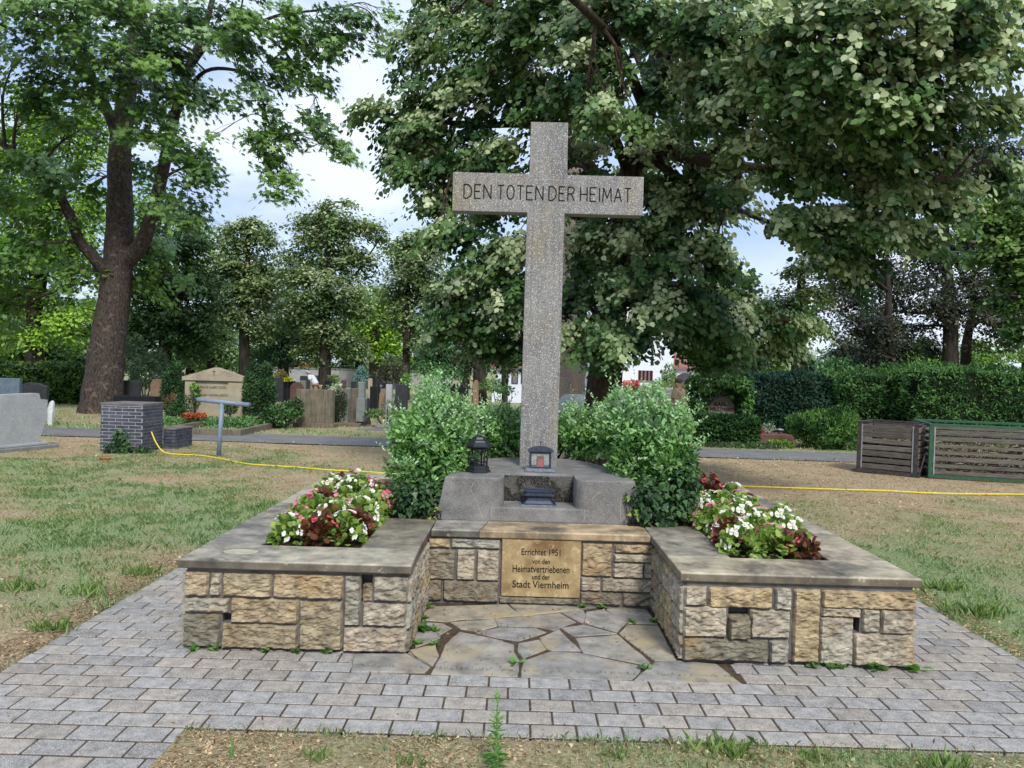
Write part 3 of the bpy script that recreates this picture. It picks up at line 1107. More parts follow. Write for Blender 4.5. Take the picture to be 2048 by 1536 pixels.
def outline(grow, niche):
    w = .79 + grow
    p = [(xm + w, YP), (xm + w - .05, 7.05), (xm + w - .14, 7.60), (xm + w - .26, 7.95), (xm + w - .45, 8.18), (xm, 8.27)]
    left = [(2 * xm - a, b2) for a, b2 in p[::-1]][1:]
    front = []
    nw = .30
    if niche:
        front = arc(xm - nw - .085, YP + .085, .085, -90, 0) + [(xm - nw, 6.95), (xm + nw, 6.95)] + arc(xm + nw + .085, YP + .085, .085, 180, 270)
    return p + left + front


q = MB()
step_z = .706
o1 = outline(.072, False)
q.prism([(a, b2) for a, b2 in o1], z0, ZC + .004)
# body with the niche, slightly battered
oA, oB = outline(.07, True), outline(.0, True)
q.loft([[(a, b2, ZC + .002) for a, b2 in oA], [(a, b2, zt - .012) for a, b2 in oB],
        [(a + (xm - a) * .006, b2 + (7.4 - b2) * .008, zt) for a, b2 in oB]])
# step at the foot of the niche
q.box(xm - .42, xm + .42, YP - .004, 6.951, ZC - .002, step_z, ch=.01)
bo = q.build('concrete_body', M['concrete'], base)
bm_ = bo.modifiers.new('bevel', 'BEVEL')
bm_.width = .006
bm_.segments = 2
bm_.limit_method = 'ANGLE'
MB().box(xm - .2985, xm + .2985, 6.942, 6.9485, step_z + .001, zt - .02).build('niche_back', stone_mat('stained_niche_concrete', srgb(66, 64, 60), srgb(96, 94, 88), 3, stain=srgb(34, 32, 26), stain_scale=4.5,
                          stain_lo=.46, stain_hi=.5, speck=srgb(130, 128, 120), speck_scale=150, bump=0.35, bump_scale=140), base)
# hairline mortar seams on the front
filler = plain('pale_filler', srgb(160, 156, 148), .9)
for pts in ([(-.33, .90), (-.35, .84), (-.31, .78), (-.28, .70), (-.25, .63), (-.235, .60)], [(-.17, .69), (-.175, .64), (-.16, .61)],
            [(.60, .705), (.605, .66), (.595, .60)], [(.90, .80), (.895, .72), (.90, .62)], [(.66, .80), (.71, .845), (.73, .85)]):
    step_ = abs(pts[0][0] - xm) < .42 and pts[0][1] < .71
    MB().tube([(x, YP - .003 if step_ else YP + .0005, z) for x, z in pts], .0022, 5).build('crack_filling', filler, base)

# ================================================================== THE CROSS
cross = thing('stone_cross', 'tall grey washed concrete memorial cross with engraved capital letters on its arms', 'cross', (.235, 7.5, .95))
cx, hw, th = .2315, .176, .15
cy0 = 7.475
topz, a0, a1, al, ar = 4.155, 3.312, 3.672, -.636, 1.140
cxt = .2510
q = MB()
poly = [(cx - hw, .94), (cx + hw, .94), (cx + hw + .006, a0), (ar, a0), (ar, a1), (cxt + hw, a1), (cxt + hw - .004, topz), (cxt - hw + .002, topz), (cxt - hw, a1), (al, a1), (al, a0), (cx - hw + .008, a0)]
def fr(y):
    return [(x, y, z) for x, z in poly]
q.loft([fr(cy0), fr(cy0 + th)])
co = q.build('cross_shaft', M['cross'], cross)
bm_ = co.modifiers.new('bevel', 'BEVEL')
bm_.width = .006
bm_.segments = 2
# thin engraved capitals drawn as strokes
GL = {'D': (.62, [[(0, 0), (0, 1), (.3, 1), (.55, .8), (.62, .5), (.55, .2), (.3, 0), (0, 0)]]),
      'E': (.5, [[(.5, 1), (0, 1), (0, 0), (.5, 0)], [(0, .52), (.42, .52)]]),
      'N': (.58, [[(0, 0), (0, 1), (.58, 0), (.58, 1)]]),
      'T': (.52, [[(0, 1), (.52, 1)], [(.26, 1), (.26, 0)]]),
      'O': (.58, [[(.29 + .29 * math.cos(t * math.pi / 8), .5 + .5 * math.sin(t * math.pi / 8)) for t in range(17)]]),
      'R': (.55, [[(0, 0), (0, 1), (.32, 1), (.5, .9), (.52, .74), (.46, .58), (.3, .5), (0, .5)], [(.28, .5), (.55, 0)]]),
      'H': (.55, [[(0, 0), (0, 1)], [(.55, 0), (.55, 1)], [(0, .5), (.55, .5)]]),
      'I': (.06, [[(.03, 0), (.03, 1)]]),
      'M': (.70, [[(0, 0), (.06, 1), (.35, .25), (.64, 1), (.70, 0)]]),
      'A': (.60, [[(0, 0), (.30, 1), (.60, 0)], [(.1, .33), (.5, .33)]])}
words = [('DEN', 928, 982), ('TOTEN', 995, 1086), ('DER', 1098, 1149), ('HEIMAT', 1161, 1262)]
q = MB()
for wd, pa, pb in words:
    xa, xb = D(pa, 386, cy0).x, D(pb, 386, cy0).x
    hgt = .128
    tot = sum(GL[c][0] for c in wd) + .24 * (len(wd) - 1)
    k = (xb - xa) / tot
    x = xa
    for c in wd:
        for s in GL[c][1]:
            pts = [(x + u * k, cy0 - .0006, 3.432 + v * hgt) for u, v in s]
            for a_, c_2 in zip(pts[:-1], pts[1:]):
                q.tube([a_, c_2], .0056, 6)
        x += (GL[c][0] + .24) * k
q.build('inscription', M['ink'], cross)

# ================================================================== LANTERNS AND THE HOLY WATER BOWL
def ngon(n, r, cx_, cy_, z, a0_=0):
    return [(cx_ + r * math.cos(a0_ + 2 * math.pi * i / n), cy_ + r * math.sin(a0_ + 2 * math.pi * i / n), z) for i in range(n)]


lx, ly = D(956, 940, 6.97).x, 6.97
lan = thing('grave_lantern', 'black six-sided metal lantern with a tiered roof, on the base beside the left bush', 'lantern', (lx, ly, .948))
n6, h0 = 6, R(12)
q = MB()
prof = [(.112, 0), (.112, .012), (.098, .022), (.098, .045), (.088, .052), (.080, .058)]
q.loft([ngon(n6, r_, lx, ly, .949 + z_, h0) for r_, z_ in prof])
q.build('foot', M['lantern'], lan)
q = MB()
for i in range(6):
    a = h0 + i * math.pi / 3
    q.tube([(lx + .076 * math.cos(a), ly + .076 * math.sin(a), 1.005), (lx + .084 * math.cos(a), ly + .084 * math.sin(a), 1.165)], .0075, 6)
    b2 = a + math.pi / 3
    q.tube([(lx + .083 * math.cos(a), ly + .083 * math.sin(a), 1.15), (lx + .083 * math.cos(b2), ly + .083 * math.sin(b2), 1.15)], .009, 6)
    mid = ((math.cos(a) + math.cos(b2)) / 2 * .08, (math.sin(a) + math.sin(b2)) / 2 * .08)
    q.tube([(lx + .078 * math.cos(a), ly + .078 * math.sin(a), 1.01), (lx + mid[0] * .95, ly + mid[1] * .95, 1.05), (lx + .078 * math.cos(b2), ly + .078 * math.sin(b2), 1.01)], .004, 5)
q.build('frame', M['lantern'], lan)
q = MB()
prof = [(.100, 1.160), (.122, 1.172), (.122, 1.182), (.086, 1.212), (.080, 1.222), (.060, 1.236), (.052, 1.252), (.030, 1.264), (.012, 1.270)]
q.loft([ngon(n6, r_, lx, ly, z_, h0) for r_, z_ in prof])
q.tube([(lx - .012, ly, 1.268), (lx - .012, ly, 1.292), (lx + .012, ly, 1.292), (lx + .012, ly, 1.268)], .004, 5)
q.build('roof', M['lantern'], lan)

cxl, cyl = D(1080, 935, 7.16).x, 7.16
lan2 = thing('candle_lantern', 'square zinc lantern with a tiny roof cross, at the foot of the stone cross', 'lantern', (cxl, cyl, .948))
sq = lambda w, d, z: [(cxl - w, cyl - d, z), (cxl + w, cyl - d, z), (cxl + w, cyl + d, z), (cxl - w, cyl + d, z)]
q = MB().loft([sq(.128, .11, .949), sq(.134, .115, .953), sq(.134, .115, .970), sq(.112, .095, .978)])
q.build('base_plate', M['zinc_light'], lan2)
q = MB()
for sx_ in (-1, 1):
    for sy_ in (-1, 1):
        q.box(cxl + sx_ * .088 - .008, cxl + sx_ * .088 + .008, cyl + sy_ * .07 - .008, cyl + sy_ * .07 + .008, .978, 1.122)
for sy_ in (-1, 1):
    q.box(cxl - .0795, cxl + .0795, cyl + sy_ * .07 - .006, cyl + sy_ * .07 + .006, .979, .992)
    q.box(cxl - .0795, cxl + .0795, cyl + sy_ * .07 - .006, cyl + sy_ * .07 + .006, 1.108, 1.121)
q.build('frame', M['zinc'], lan2)
q = MB().box(cxl - .079, cxl + .079, cyl - .066, cyl - .0645, .9925, 1.1075)
q.build('pane', M['glass'], lan2)
q = MB().loft([sq(.098, .085, 1.121), sq(.112, .098, 1.126), sq(.112, .098, 1.136), sq(.07, .06, 1.158), sq(.03, .025, 1.168), sq(.008, .008, 1.171)])
q.build('roof', M['zinc'], lan2)
q = MB().tube([(cxl, cyl, 1.168), (cxl, cyl, 1.215)], .0028, 5).tube([(cxl - .014, cyl, 1.200), (cxl + .014, cyl, 1.200)], .0028, 5)
q.build('cross_finial', M['lantern'], lan2)
can = MB().loft([ngon(14, r_, cxl, cyl, z_) for r_, z_ in ((.030, .9795), (.036, .984), (.036, 1.055), (.028, 1.062), (.033, 1.066), (.033, 1.078))])
tag(can.build('grave_candle', M['redglass'], loc=(cxl, cyl, .979), smooth=False), 'red glass grave candle standing inside the zinc lantern', 'candle')

bx, by = D(1077, 1005, 6.80).x, 6.80
bowl = thing('holy_water_bowl', 'dark blue-grey metal holy water font on a flared foot, standing in the niche', 'bowl', (bx, by, step_z))
sqb = lambda w, d, z: [(bx - w + .012, by - d, z), (bx + w - .012, by - d, z), (bx + w, by - d + .012, z), (bx + w, by + d - .012, z), (bx + w - .012, by + d, z),
                       (bx - w + .012, by + d, z), (bx - w, by + d - .012, z), (bx - w, by - d + .012, z)]
q = MB().loft([sqb(.158, .105, step_z + .001), sqb(.158, .105, step_z + .007), sqb(.150, .098, step_z + .010)])
q.build('foot_plate', M['zinc_light'], bowl)
q = MB().loft([sqb(.147, .095, step_z + .010), sqb(.130, .082, step_z + .018), sqb(.110, .066, step_z + .040), sqb(.106, .064, step_z + .060), sqb(.114, .07, step_z + .075),
               sqb(.134, .088, step_z + .084), sqb(.134, .088, step_z + .092), sqb(.120, .076, step_z + .100), sqb(.120, .076, step_z + .108), sqb(.126, .082, step_z + .116),
               sqb(.126, .082, step_z + .124), sqb(.112, .07, step_z + .128), sqb(.10, .06, step_z + .120)])
q.build('bowl_body', M['zinc'], bowl)

# ================================================================== BUSHES ON THE PLANTER
def leaf_cloud(blobs, n, size, tmpl, c0, c1, seed=0, shell=.35, hangv=.2, cl=7.0, cvar=.2, tipcol=None, tipz=None):
    """leaves spread through ellipsoids (cx,cy,cz,rx,ry,rz,weight)"""
    w = np.array([b2[6] if len(b2) > 6 else b2[3] * b2[4] + b2[3] * b2[5] + b2[4] * b2[5] for b2 in blobs], float)
    cnt = (w / w.sum() * n).astype(int)
    out = []
    for b2, k in zip(blobs, cnt):
        if k < 1:
            continue
        u = in_ellipsoid(k, shell)
        c = np.array(b2[:3])
        rr = np.array(b2[3:6])
        lump = 1 + .22 * (fbm(u[:, 0] * 2.2 + c[0], u[:, 1] * 2.2 + seed, u[:, 2] * 2.2, seed, 3)[:, None] - .5) * 2
        P = c + u * rr * lump
        keep = P[:, 2] > .015
        P, u = P[keep], u[keep]
        k = len(P)
        out_ = norm(u / rr)
        X = out_ * .7 + rng.normal(0, .55, (k, 3)) - np.array((0, 0, hangv))
        Z = out_ * .8 + np.array((0, 0, .7)) + rng.normal(0, .4, (k, 3))
        f = fbm(P[:, 0] * cl, P[:, 1] * cl, P[:, 2] * cl, seed + 5, 3)[:, None]
        f = np.clip((f - .5) * 3 + .5 + rng.normal(0, .22, (k, 1)), 0, 1)
        col = np.array(c0) * (1 - f) + np.array(c1) * f
        if tipcol is not None:
            g = np.clip((P[:, 2:3] - tipz[0]) / (tipz[1] - tipz[0]), 0, 1) * rng.uniform(.3, 1, (k, 1))
            col = col * (1 - g) + np.array(tipcol) * g
        col = col * rng.uniform(1 - cvar, 1 + cvar, (k, 1))
        out.append(place(tmpl, P, X, Z, size * rng.uniform(.6, 1.25, k), col))
    return out


def shoots(roots, n_leaf, size, c0, c1, tmpl=T_OVAL, spread=.25):
    """upright shoots with leaf pairs; roots = [(base, tip)]"""
    out = []
    for a, b2 in roots:
        a, b2 = np.array(a), np.array(b2)
        t = np.linspace(.1, 1, n_leaf)
        bend = rng.normal(0, .03, 3)
        P = a + (b2 - a) * t[:, None] + bend * (t[:, None] ** 2) * 2
        an = np.arange(n_leaf) * 2.4 + rng.uniform(0, 6)
        X = np.stack([np.cos(an), np.sin(an), np.full(n_leaf, .35) + t * .8], -1)
        Z = np.array((0, 0, 1.0)) + rng.normal(0, .35, (n_leaf, 3))
        f = rng.uniform(0, 1, (n_leaf, 1))
        out.append(place(tmpl, P, X, Z, size * (1.1 - t * .55), np.array(c0) * (1 - f) + np.array(c1) * f))
    return out


EU0, EU1 = srgb(56, 96, 48), srgb(136, 182, 98)
EU_PALE = srgb(194, 218, 184)
IVY0, IVY1 = srgb(40, 68, 42), srgb(84, 116, 70)


def euonymus(name, label, ctr, blobs, tops, ntot, group='variegated shrubs on the planter'):
    root = thing(name, label, 'bush', ctr, group)
    q = MB()
    for i in range(26):
        bl = blobs[i % len(blobs)]
        tip = Vector(bl[:3]) + Vector(rng.normal(0, .35, 3)) * min(bl[3:6])
        s = Vector((ctr[0] + random.uniform(-.15, .15), ctr[1] + random.uniform(-.1, .1), ctr[2] - .02))
        mid = s.lerp(tip, .5) + Vector(rng.normal(0, .04, 3))
        q.tube([s, mid, tip], [.012, .008, .004], 5)
    q.build('stems', M['bark_dark'], root)
    parts = leaf_cloud(blobs, ntot, .050, T_OVAL, EU0, EU1, seed=3, shell=.28, tipcol=EU_PALE, tipz=(1.2, 1.9), hangv=-.25, cl=9)
    rs = []
    for (x, y, z, dx, h) in tops:
        for _ in range(5):
            jx, jy = random.gauss(0, .05), random.gauss(0, .06)
            rs.append(((x + jx, y + jy, z - .1), (x + jx * 1.8 + dx, y + jy * 1.5, z + h * random.uniform(.55, 1.05))))
    for _ in range(110):
        bl = blobs[random.randrange(len(blobs))]
        u = norm(rng.normal(0, 1, 3) + np.array((0, -.3, .55)))
        p = np.array(bl[:3]) + u * np.array(bl[3:6]) * .93
        rs.append((p, p + u * random.uniform(.05, .13) + np.array((0, 0, .05))))
    parts += shoots(rs, 13, .048, EU1, EU_PALE)
    V, Fc, Cc = cat_(parts)
    npmesh('foliage', V, Fc, Cc, M['leaf'], root)
    return root


def PD(px, py, Y):
    p = D(px, py, Y)
    return p.x, p.y, p.z


def blob(px, py, rx, ry, Y, dr=None, w=None):
    p = D(px, py, Y)
    k = Y / F
    a = [p.x, p.y, p.z, rx * k, dr if dr else max(rx, ry) * k * .8, ry * k]
    return a + ([w] if w else [])


lb = [blob(858, 870, 66, 66, 7.15, .34), blob(850, 940, 72, 70, 7.05, .34), blob(905, 900, 52, 60, 7.15, .3), blob(868, 810, 38, 50, 7.3, .25),
      blob(905, 830, 40, 40, 7.4, .25), blob(820, 880, 40, 50, 7.2, .25), blob(862, 985, 60, 45, 6.95, .24)]
lt = [(*PD(874, 800, 7.25), 0, .26), (*PD(905, 810, 7.35), .02, .16), (*PD(842, 800, 7.3), -.04, .14), (*PD(815, 850, 7.2), -.08, .10), (*PD(930, 830, 7.4), .05, .14),
      (*PD(950, 860, 7.5), .08, .1)]
euonymus('euonymus_bush', 'bushy green and cream euonymus left of the stone cross, one tall shoot on top', (-.86, 7.1, ZC - .05), lb, lt, 8500)
rb = [blob(1270, 860, 60, 60, 7.25, .34), blob(1320, 880, 62, 66, 7.1, .34), blob(1340, 930, 58, 60, 7.0, .33), blob(1275, 925, 56, 60, 7.1, .32), blob(1240, 830, 34, 46, 7.4, .25),
      blob(1300, 815, 40, 40, 7.4, .25), blob(1350, 850, 34, 40, 7.2, .25), blob(1230, 880, 30, 45, 7.4, .2)]
rt = [(*PD(1230, 800, 7.4), 0, .14), (*PD(1310, 800, 7.35), 0, .15), (*PD(1355, 830, 7.2), .04, .12), (*PD(1280, 800, 7.4), 0, .1), (*PD(1385, 880, 7.1), .08, .05), (*PD(1252, 790, 7.5), 0, .1)]
euonymus('euonymus_bush', 'bushy green and cream euonymus right of the stone cross, above the trailing ivy', (1.36, 7.1, ZC - .05), rb, rt, 9000)


def ivy(label, ctr, blobs, n, name='ivy', size=.055, c0=IVY0, c1=IVY1, group=None):
    root = thing(name, label, 'ivy', ctr, group)
    q = MB()
    for i in range(14):
        bl = blobs[i % len(blobs)]
        s = Vector((ctr[0] + random.uniform(-.1, .1), ctr[1] + random.uniform(-.05, .05), ctr[2]))
        tip = Vector(bl[:3]) + Vector(rng.normal(0, .5, 3)) * min(bl[3:6])
        q.tube([s, s.lerp(tip, .5) + Vector(rng.normal(0, .03, 3)), tip], [.007, .005, .003], 5)
    q.build('stems', M['bark_dark'], root)
    parts = leaf_cloud(blobs, n, size, T_IVY, c0, c1, seed=8, shell=.3, hangv=.8, cvar=.25)
    V, Fc, Cc = cat_(parts)
    npmesh('foliage', V, Fc, Cc, M['leaf'], root)
    return root


_iv = np.array([(0, 0, 0), (.15, .45, -.03), (.42, .26, .02), (1.0, 0, -.08), (.42, -.26, .02), (.15, -.45, -.03)], float)
T_IVY = (_iv, np.array([(0, 3, 2, 1), (0, 5, 4, 3)]))
ivy('dark green ivy trailing at the foot of the left bush, behind the flower bed', (-.85, 6.85, ZC - .04),
    [blob(850, 985, 62, 42, 6.82, .2), blob(880, 1000, 40, 40, 6.80, .12), blob(835, 1010, 45, 30, 6.8, .15)], 1500)
ivy('dark green ivy with lighter young leaves hanging below the right bush over the concrete base', (1.32, 6.85, ZC - .04),
    [blob(1290, 1000, 26, 50, 6.56, .08), blob(1320, 1020, 44, 34, 6.60, .08), blob(1330, 985, 72, 50, 6.78, .22), blob(1290, 1010, 30, 42, 6.70, .10), blob(1335, 1025, 55, 36, 6.72, .14), blob(1370, 960, 32, 60, 6.85, .2)], 2000)
ivy('small sprig of yellow-green ivy creeping along the concrete base at the left', (-.64, 6.66, ZC),
    [blob(880, 1022, 10, 8, 6.64, .05), blob(868, 1030, 10, 10, 6.66, .05)], 45, size=.04, c0=srgb(120, 140, 60), c1=srgb(160, 172, 90))
ivy('sprig of yellow-green ivy leaves over the front edge below the right bush', (1.05, 6.60, ZC),
    [blob(1272, 1025, 14, 16, 6.55, .05), blob(1258, 992, 12, 10, 6.6, .05)], 60, size=.045, c0=srgb(110, 140, 56), c1=srgb(160, 176, 92))

hb = [blob(975, 858, 50, 44, 8.5, .34), blob(1010, 856, 45, 42, 8.5, .34), blob(1000, 885, 60, 32, 8.45, .34), blob(1150, 860, 45, 42, 8.5, .34), blob(1195, 858, 45, 40, 8.5, .34),
      blob(1170, 885, 60, 32, 8.45, .34), blob(1080, 860, 50, 50, 8.55, .32)]
euonymus('euonymus_hedge', 'low euonymus hedge running behind the foot of the stone cross', (.25, 8.55, ZC - .05), hb,
         [(*PD(985, 805, 8.5), 0, .05), (*PD(1150, 810, 8.5), 0, .05), (*PD(1200, 810, 8.5), 0, .06), (*PD(1020, 810, 8.5), 0, .05)], 8500)

# ------------------------------------------------------------------ begonias
def begonia_proto(kind, seed):
    rg = np.random.default_rng(seed)
    leafc = {'green': (srgb(84, 122, 44), srgb(168, 188, 96)), 'bronze': (srgb(74, 36, 30), srgb(122, 74, 48)), 'olive': (srgb(92, 100, 44), srgb(140, 120, 66))}
    foli, fl = kind
    n = 150
    u = norm(rg.normal(0, 1, (n, 3)))
    u[:, 2] = np.abs(u[:, 2])
    r_ = rg.uniform(.45, 1, (n, 1)) ** .6
    P = u * r_ * np.array((.145, .145, .20)) + np.array((0, 0, .02))
    X = u * .8 + rg.normal(0, .5, (n, 3))
    Z = np.array((0, 0, 1.0)) + u * .7 + rg.normal(0, .45, (n, 3))
    f = rg.uniform(0, 1, (n, 1))
    c0, c1 = leafc[foli]
    leaves = place(T_ROUND, P, X, Z, rg.uniform(.030, .062, n), np.array(c0) * (1 - f) + np.array(c1) * f)
    pc = {'white': (srgb(232, 234, 222), srgb(250, 250, 240)), 'pink': (srgb(214, 96, 140), srgb(244, 160, 190)), 'red': (srgb(190, 50, 70), srgb(224, 110, 130))}[fl]
    nf = 33 if foli != 'bronze' else 18
    uc = norm(rg.normal(0, 1, (nf // 3, 3)))
    uc[:, 2] = np.abs(uc[:, 2]) + .25
    u = norm(norm(uc)[rg.integers(0, nf // 3, nf)] + rg.normal(0, .10, (nf, 3)))
    Pc = u * np.array((.15, .15, .225)) + np.array((0, 0, .03))
    ps = []
    for a in range(4):
        an = a * math.pi / 2
        t1 = norm(np.cross(u, np.array((.3, .2, 1.0))))
        t2 = np.cross(u, t1)
        X = t1 * math.cos(an) + t2 * math.sin(an) + u * .35
        f = rg.uniform(0, 1, (nf, 1))
        ps.append(place(T_ROUND, Pc, X, u + rg.normal(0, .2, (nf, 3)), rg.uniform(.012, .023, nf) * (1.2 if a % 2 else .85), np.array(pc[0]) * (1 - f) + np.array(pc[1]) * f))
    cc = np.tile(np.array(srgb(226, 190, 60)), (nf, 1))
    ps.append(place(T_ROUND, Pc + u * .006, t1, u, np.full(nf, .007), cc))
    return leaves, cat_(ps)


bk = {'gw': ('green', 'white'), 'gp': ('green', 'pink'), 'op': ('olive', 'pink'), 'bp': ('bronze', 'pink'), 'br': ('bronze', 'red'), 'ow': ('olive', 'white')}
desc = {'gw': 'white begonia, green leaves', 'gp': 'pink begonia, green leaves', 'op': 'pink begonia, olive leaves', 'bp': 'pink begonia, bronze leaves',
        'br': 'red begonia, dark bronze leaves', 'ow': 'white begonia, olive leaves'}
protos = {}
for i, (k_, kd) in enumerate(bk.items()):
    root = thing('begonia', desc[k_], 'flower', (0, 0, 0))
    lf, pf = begonia_proto(kd, 40 + i)
    npmesh('foliage', *lf, M['leaf'], root)
    npmesh('blossoms', *pf, M['petal'], root)
    protos[k_] = [root, False]
# rows from the front of each bed to the back; positions left to right
LB = [['gw', 'br', 'gw'], ['gp', 'ow', 'bp'], ['gp', 'gw', 'gw'], ['gw', 'gp', 'gw'], ['bp', 'gw', 'gp'], ['gp', 'gw', 'gw'], ['gw', 'gp', 'op'], ['bp', 'gw', 'gp']]
RB = [['gw', 'gp', 'br'], ['bp', 'gw', 'gw'], ['gw', 'gp', 'gw'], ['gp', 'gw', 'gp'], ['gw', 'gp', 'gw'], ['gw', 'gw', 'gp'], ['br', 'gw', 'gw'], ['gw', 'br', 'gp']]
rown = ['front row', 'second row', 'third row', 'fourth row', 'fifth row', 'sixth row', 'seventh row', 'rearmost row']
r = random.Random(12)
for side, tab, X0, X1 in (('left', LB, -1.60, -1.18), ('right', RB, 1.66, 2.07)):
    for j, row in enumerate(tab):
        for i, kk in enumerate(row):
            root, used = protos[kk]
            if used:
                root = copy_tree(root)
            protos[kk][1] = True
            x = X0 + (X1 - X0) * i / 2 + r.uniform(-.03, .03)
            y = 5.72 + j * .29 + r.uniform(-.04, .04)
            if side == 'left' and j >= 4:
                x -= .03 * (j - 3)
            root.location = (x, y, ZC - .045)
            root.rotation_euler = (r.uniform(-.08, .08), r.uniform(-.08, .08), r.uniform(0, 6.28))
            s = r.uniform(.88, 1.15) * (1.12 if i == 1 else 1)
            root.scale = (s, s, s * r.uniform(.85, 1.12))
            where = {'left': ['by the outer coping', 'in the middle', 'on the cross side'], 'right': ['on the cross side', 'in the middle', 'by the outer coping']}[side][i]
            tag(root, '%s, %s bed, %s, %s' % (desc[kk], side, rown[j], where), 'flower', 'begonias in the two planter beds')

# ================================================================== WEEDS, GRASS, LITTER
def tuft_weed(x, y, z, n, ln, c0, c1, label, tmpl=T_OVAL, flat=.5, name='weed', group='small weeds by the wall'):
    an = rng.uniform(0, 6.28, n)
    el = rng.uniform(.1, 1.1, n) * (1 - flat) + .15
    X = np.stack([np.cos(an) * np.cos(el), np.sin(an) * np.cos(el), np.sin(el)], -1)
    P = np.array((x, y, z)) + rng.normal(0, ln * .25, (n, 3)) * np.array((1, .6, 0))
    P[:, 2] = z + rng.uniform(0, ln * .35, n)
    f = rng.uniform(0, 1, (n, 1))
    V, Fc, Cc = place(tmpl, P, X, np.array((0, 0, 1.0)) + rng.normal(0, .3, (n, 3)), ln * rng.uniform(.5, 1.1, n), np.array(c0) * (1 - f) + np.array(c1) * f)
    o = npmesh(name, V, Fc, Cc, M['leaf'], loc=(x, y, z))
    return tag(o, label, 'weed', group)


WG0, WG1 = srgb(70, 112, 44), srgb(120, 160, 78)
weeds = [(388, 1303, 'at the left corner of the left front wall'), (430, 1302, 'against the left front wall under its missing stone'), (535, 1302, 'under the left front wall near its middle'),
         (590, 1306, 'at the foot of the left front wall, right of the middle'), (652, 1305, 'at the foot of the left front wall, near the right end'), (838, 1240, 'in the left inner corner of the recess'),
         (850, 1218, 'deep in the left corner of the recess by the back wall'), (845, 1262, 'beside the left side wall of the recess'), (835, 1290, 'by the corner where the left front wall ends'),
         (1145, 1208, 'under the right of the plaque wall'), (1165, 1216, 'on the slabs just right of the plaque'), (1208, 1218, 'on the slabs near the back wall, right half'), (1262, 1245, 'in a slab joint near the right side of the recess'),
         (1305, 1245, 'close to the right side wall of the recess'), (1612, 1325, 'under the tall block of the right front wall'), (1655, 1330, 'under the pale block of the right front wall'),
         (1740, 1333, 'at the foot of the right front wall, near its right end'), (1812, 1336, 'at the right corner of the right front wall'), (1680, 1336, 'between the pale block and the right corner'),
         (870, 1292, 'in the joint between two slabs, front left of the recess'), (872, 1262, 'in the slab joint left of the large slab'), (1030, 1330, 'in the front joint beside the large middle slab'),
         (1290, 1340, 'in the front slab joint at the right')]
for i, (px, py, ds) in enumerate(weeds):
    p = G(px, py)
    big = i in (5, 6, 16, 17, 9, 7)
    y_ = p.y
    if py > 1298 and (px < 700 or px > 1560):
        y_ = min(p.y, 5.075)
    tuft_weed(p.x, y_, .0, 26 if big else 14, .075 if big else .05, WG0, WG1, 'green weed %s' % ds)


def horseweed(x, y, h, label, n=90):
    root = thing('horseweed', label, 'weed', (x, y, 0), 'upright wild plants in the lawn')
    q = MB().tube([(x, y, 0), (x + .01, y, h * .5), (x + .006, y, h * .97)], [.006, .005, .002], 6)
    q.build('stem', plain('weed_stem', srgb(96, 140, 70), .6), root)
    t = np.sort(rng.uniform(.06, 1, n))
    an = np.arange(n) * 2.399
    el = .25 + t ** 3 * 1.0
    X = np.stack([np.cos(an) * np.cos(el), np.sin(an) * np.cos(el), np.sin(el)], -1)
    P = np.stack([np.full(n, x + .006), np.full(n, y), t * h], -1)
    sz = h * .19 * np.clip(1.15 - t * .75, .2, 1) * rng.uniform(.8, 1.15, n)
    f = t[:, None] * .7 + rng.uniform(0, .3, (n, 1))
    V, Fc, Cc = place(T_LANCE, P, X, np.array((0, 0, 1.0)) + rng.normal(0, .2, (n, 3)), sz, np.array(srgb(76, 124, 58)) * (1 - f) + np.array(srgb(140, 190, 92)) * f)
    npmesh('leaves', V, Fc, Cc, M['leaf'], root)
    return root


T_LANCE = (np.array([(0, 0, 0), (.35, .085, .05), (.75, .06, .0), (1.05, 0, -.12), (.75, -.06, .0), (.35, -.085, .05)], float), np.array([(0, 3, 2, 1), (0, 5, 4, 3)]))
p = G(988, 1545)
horseweed(p.x, p.y, .36, 'tall bright green horseweed standing alone in the front grass strip', 95)
for i, (px, py, h, ds) in enumerate([(461, 1010, .22, 'dark upright weed in the lawn left of the planter corner'), (322, 990, .24, 'dark upright weed in the left lawn nearest the middle'),
                                    (158, 1178, .16, 'small upright weed in the dry grass at the left edge'), (42, 1165, .18, 'small upright weed at the far left of the dry grass'), (460, 1515, .10, 'short green weed at the left end of the front strip'), (330, 1032, .15, 'small weed in the lawn left of the monument')]):
    p = G(px, py)
    horseweed(p.x, p.y, h, ds, 60)
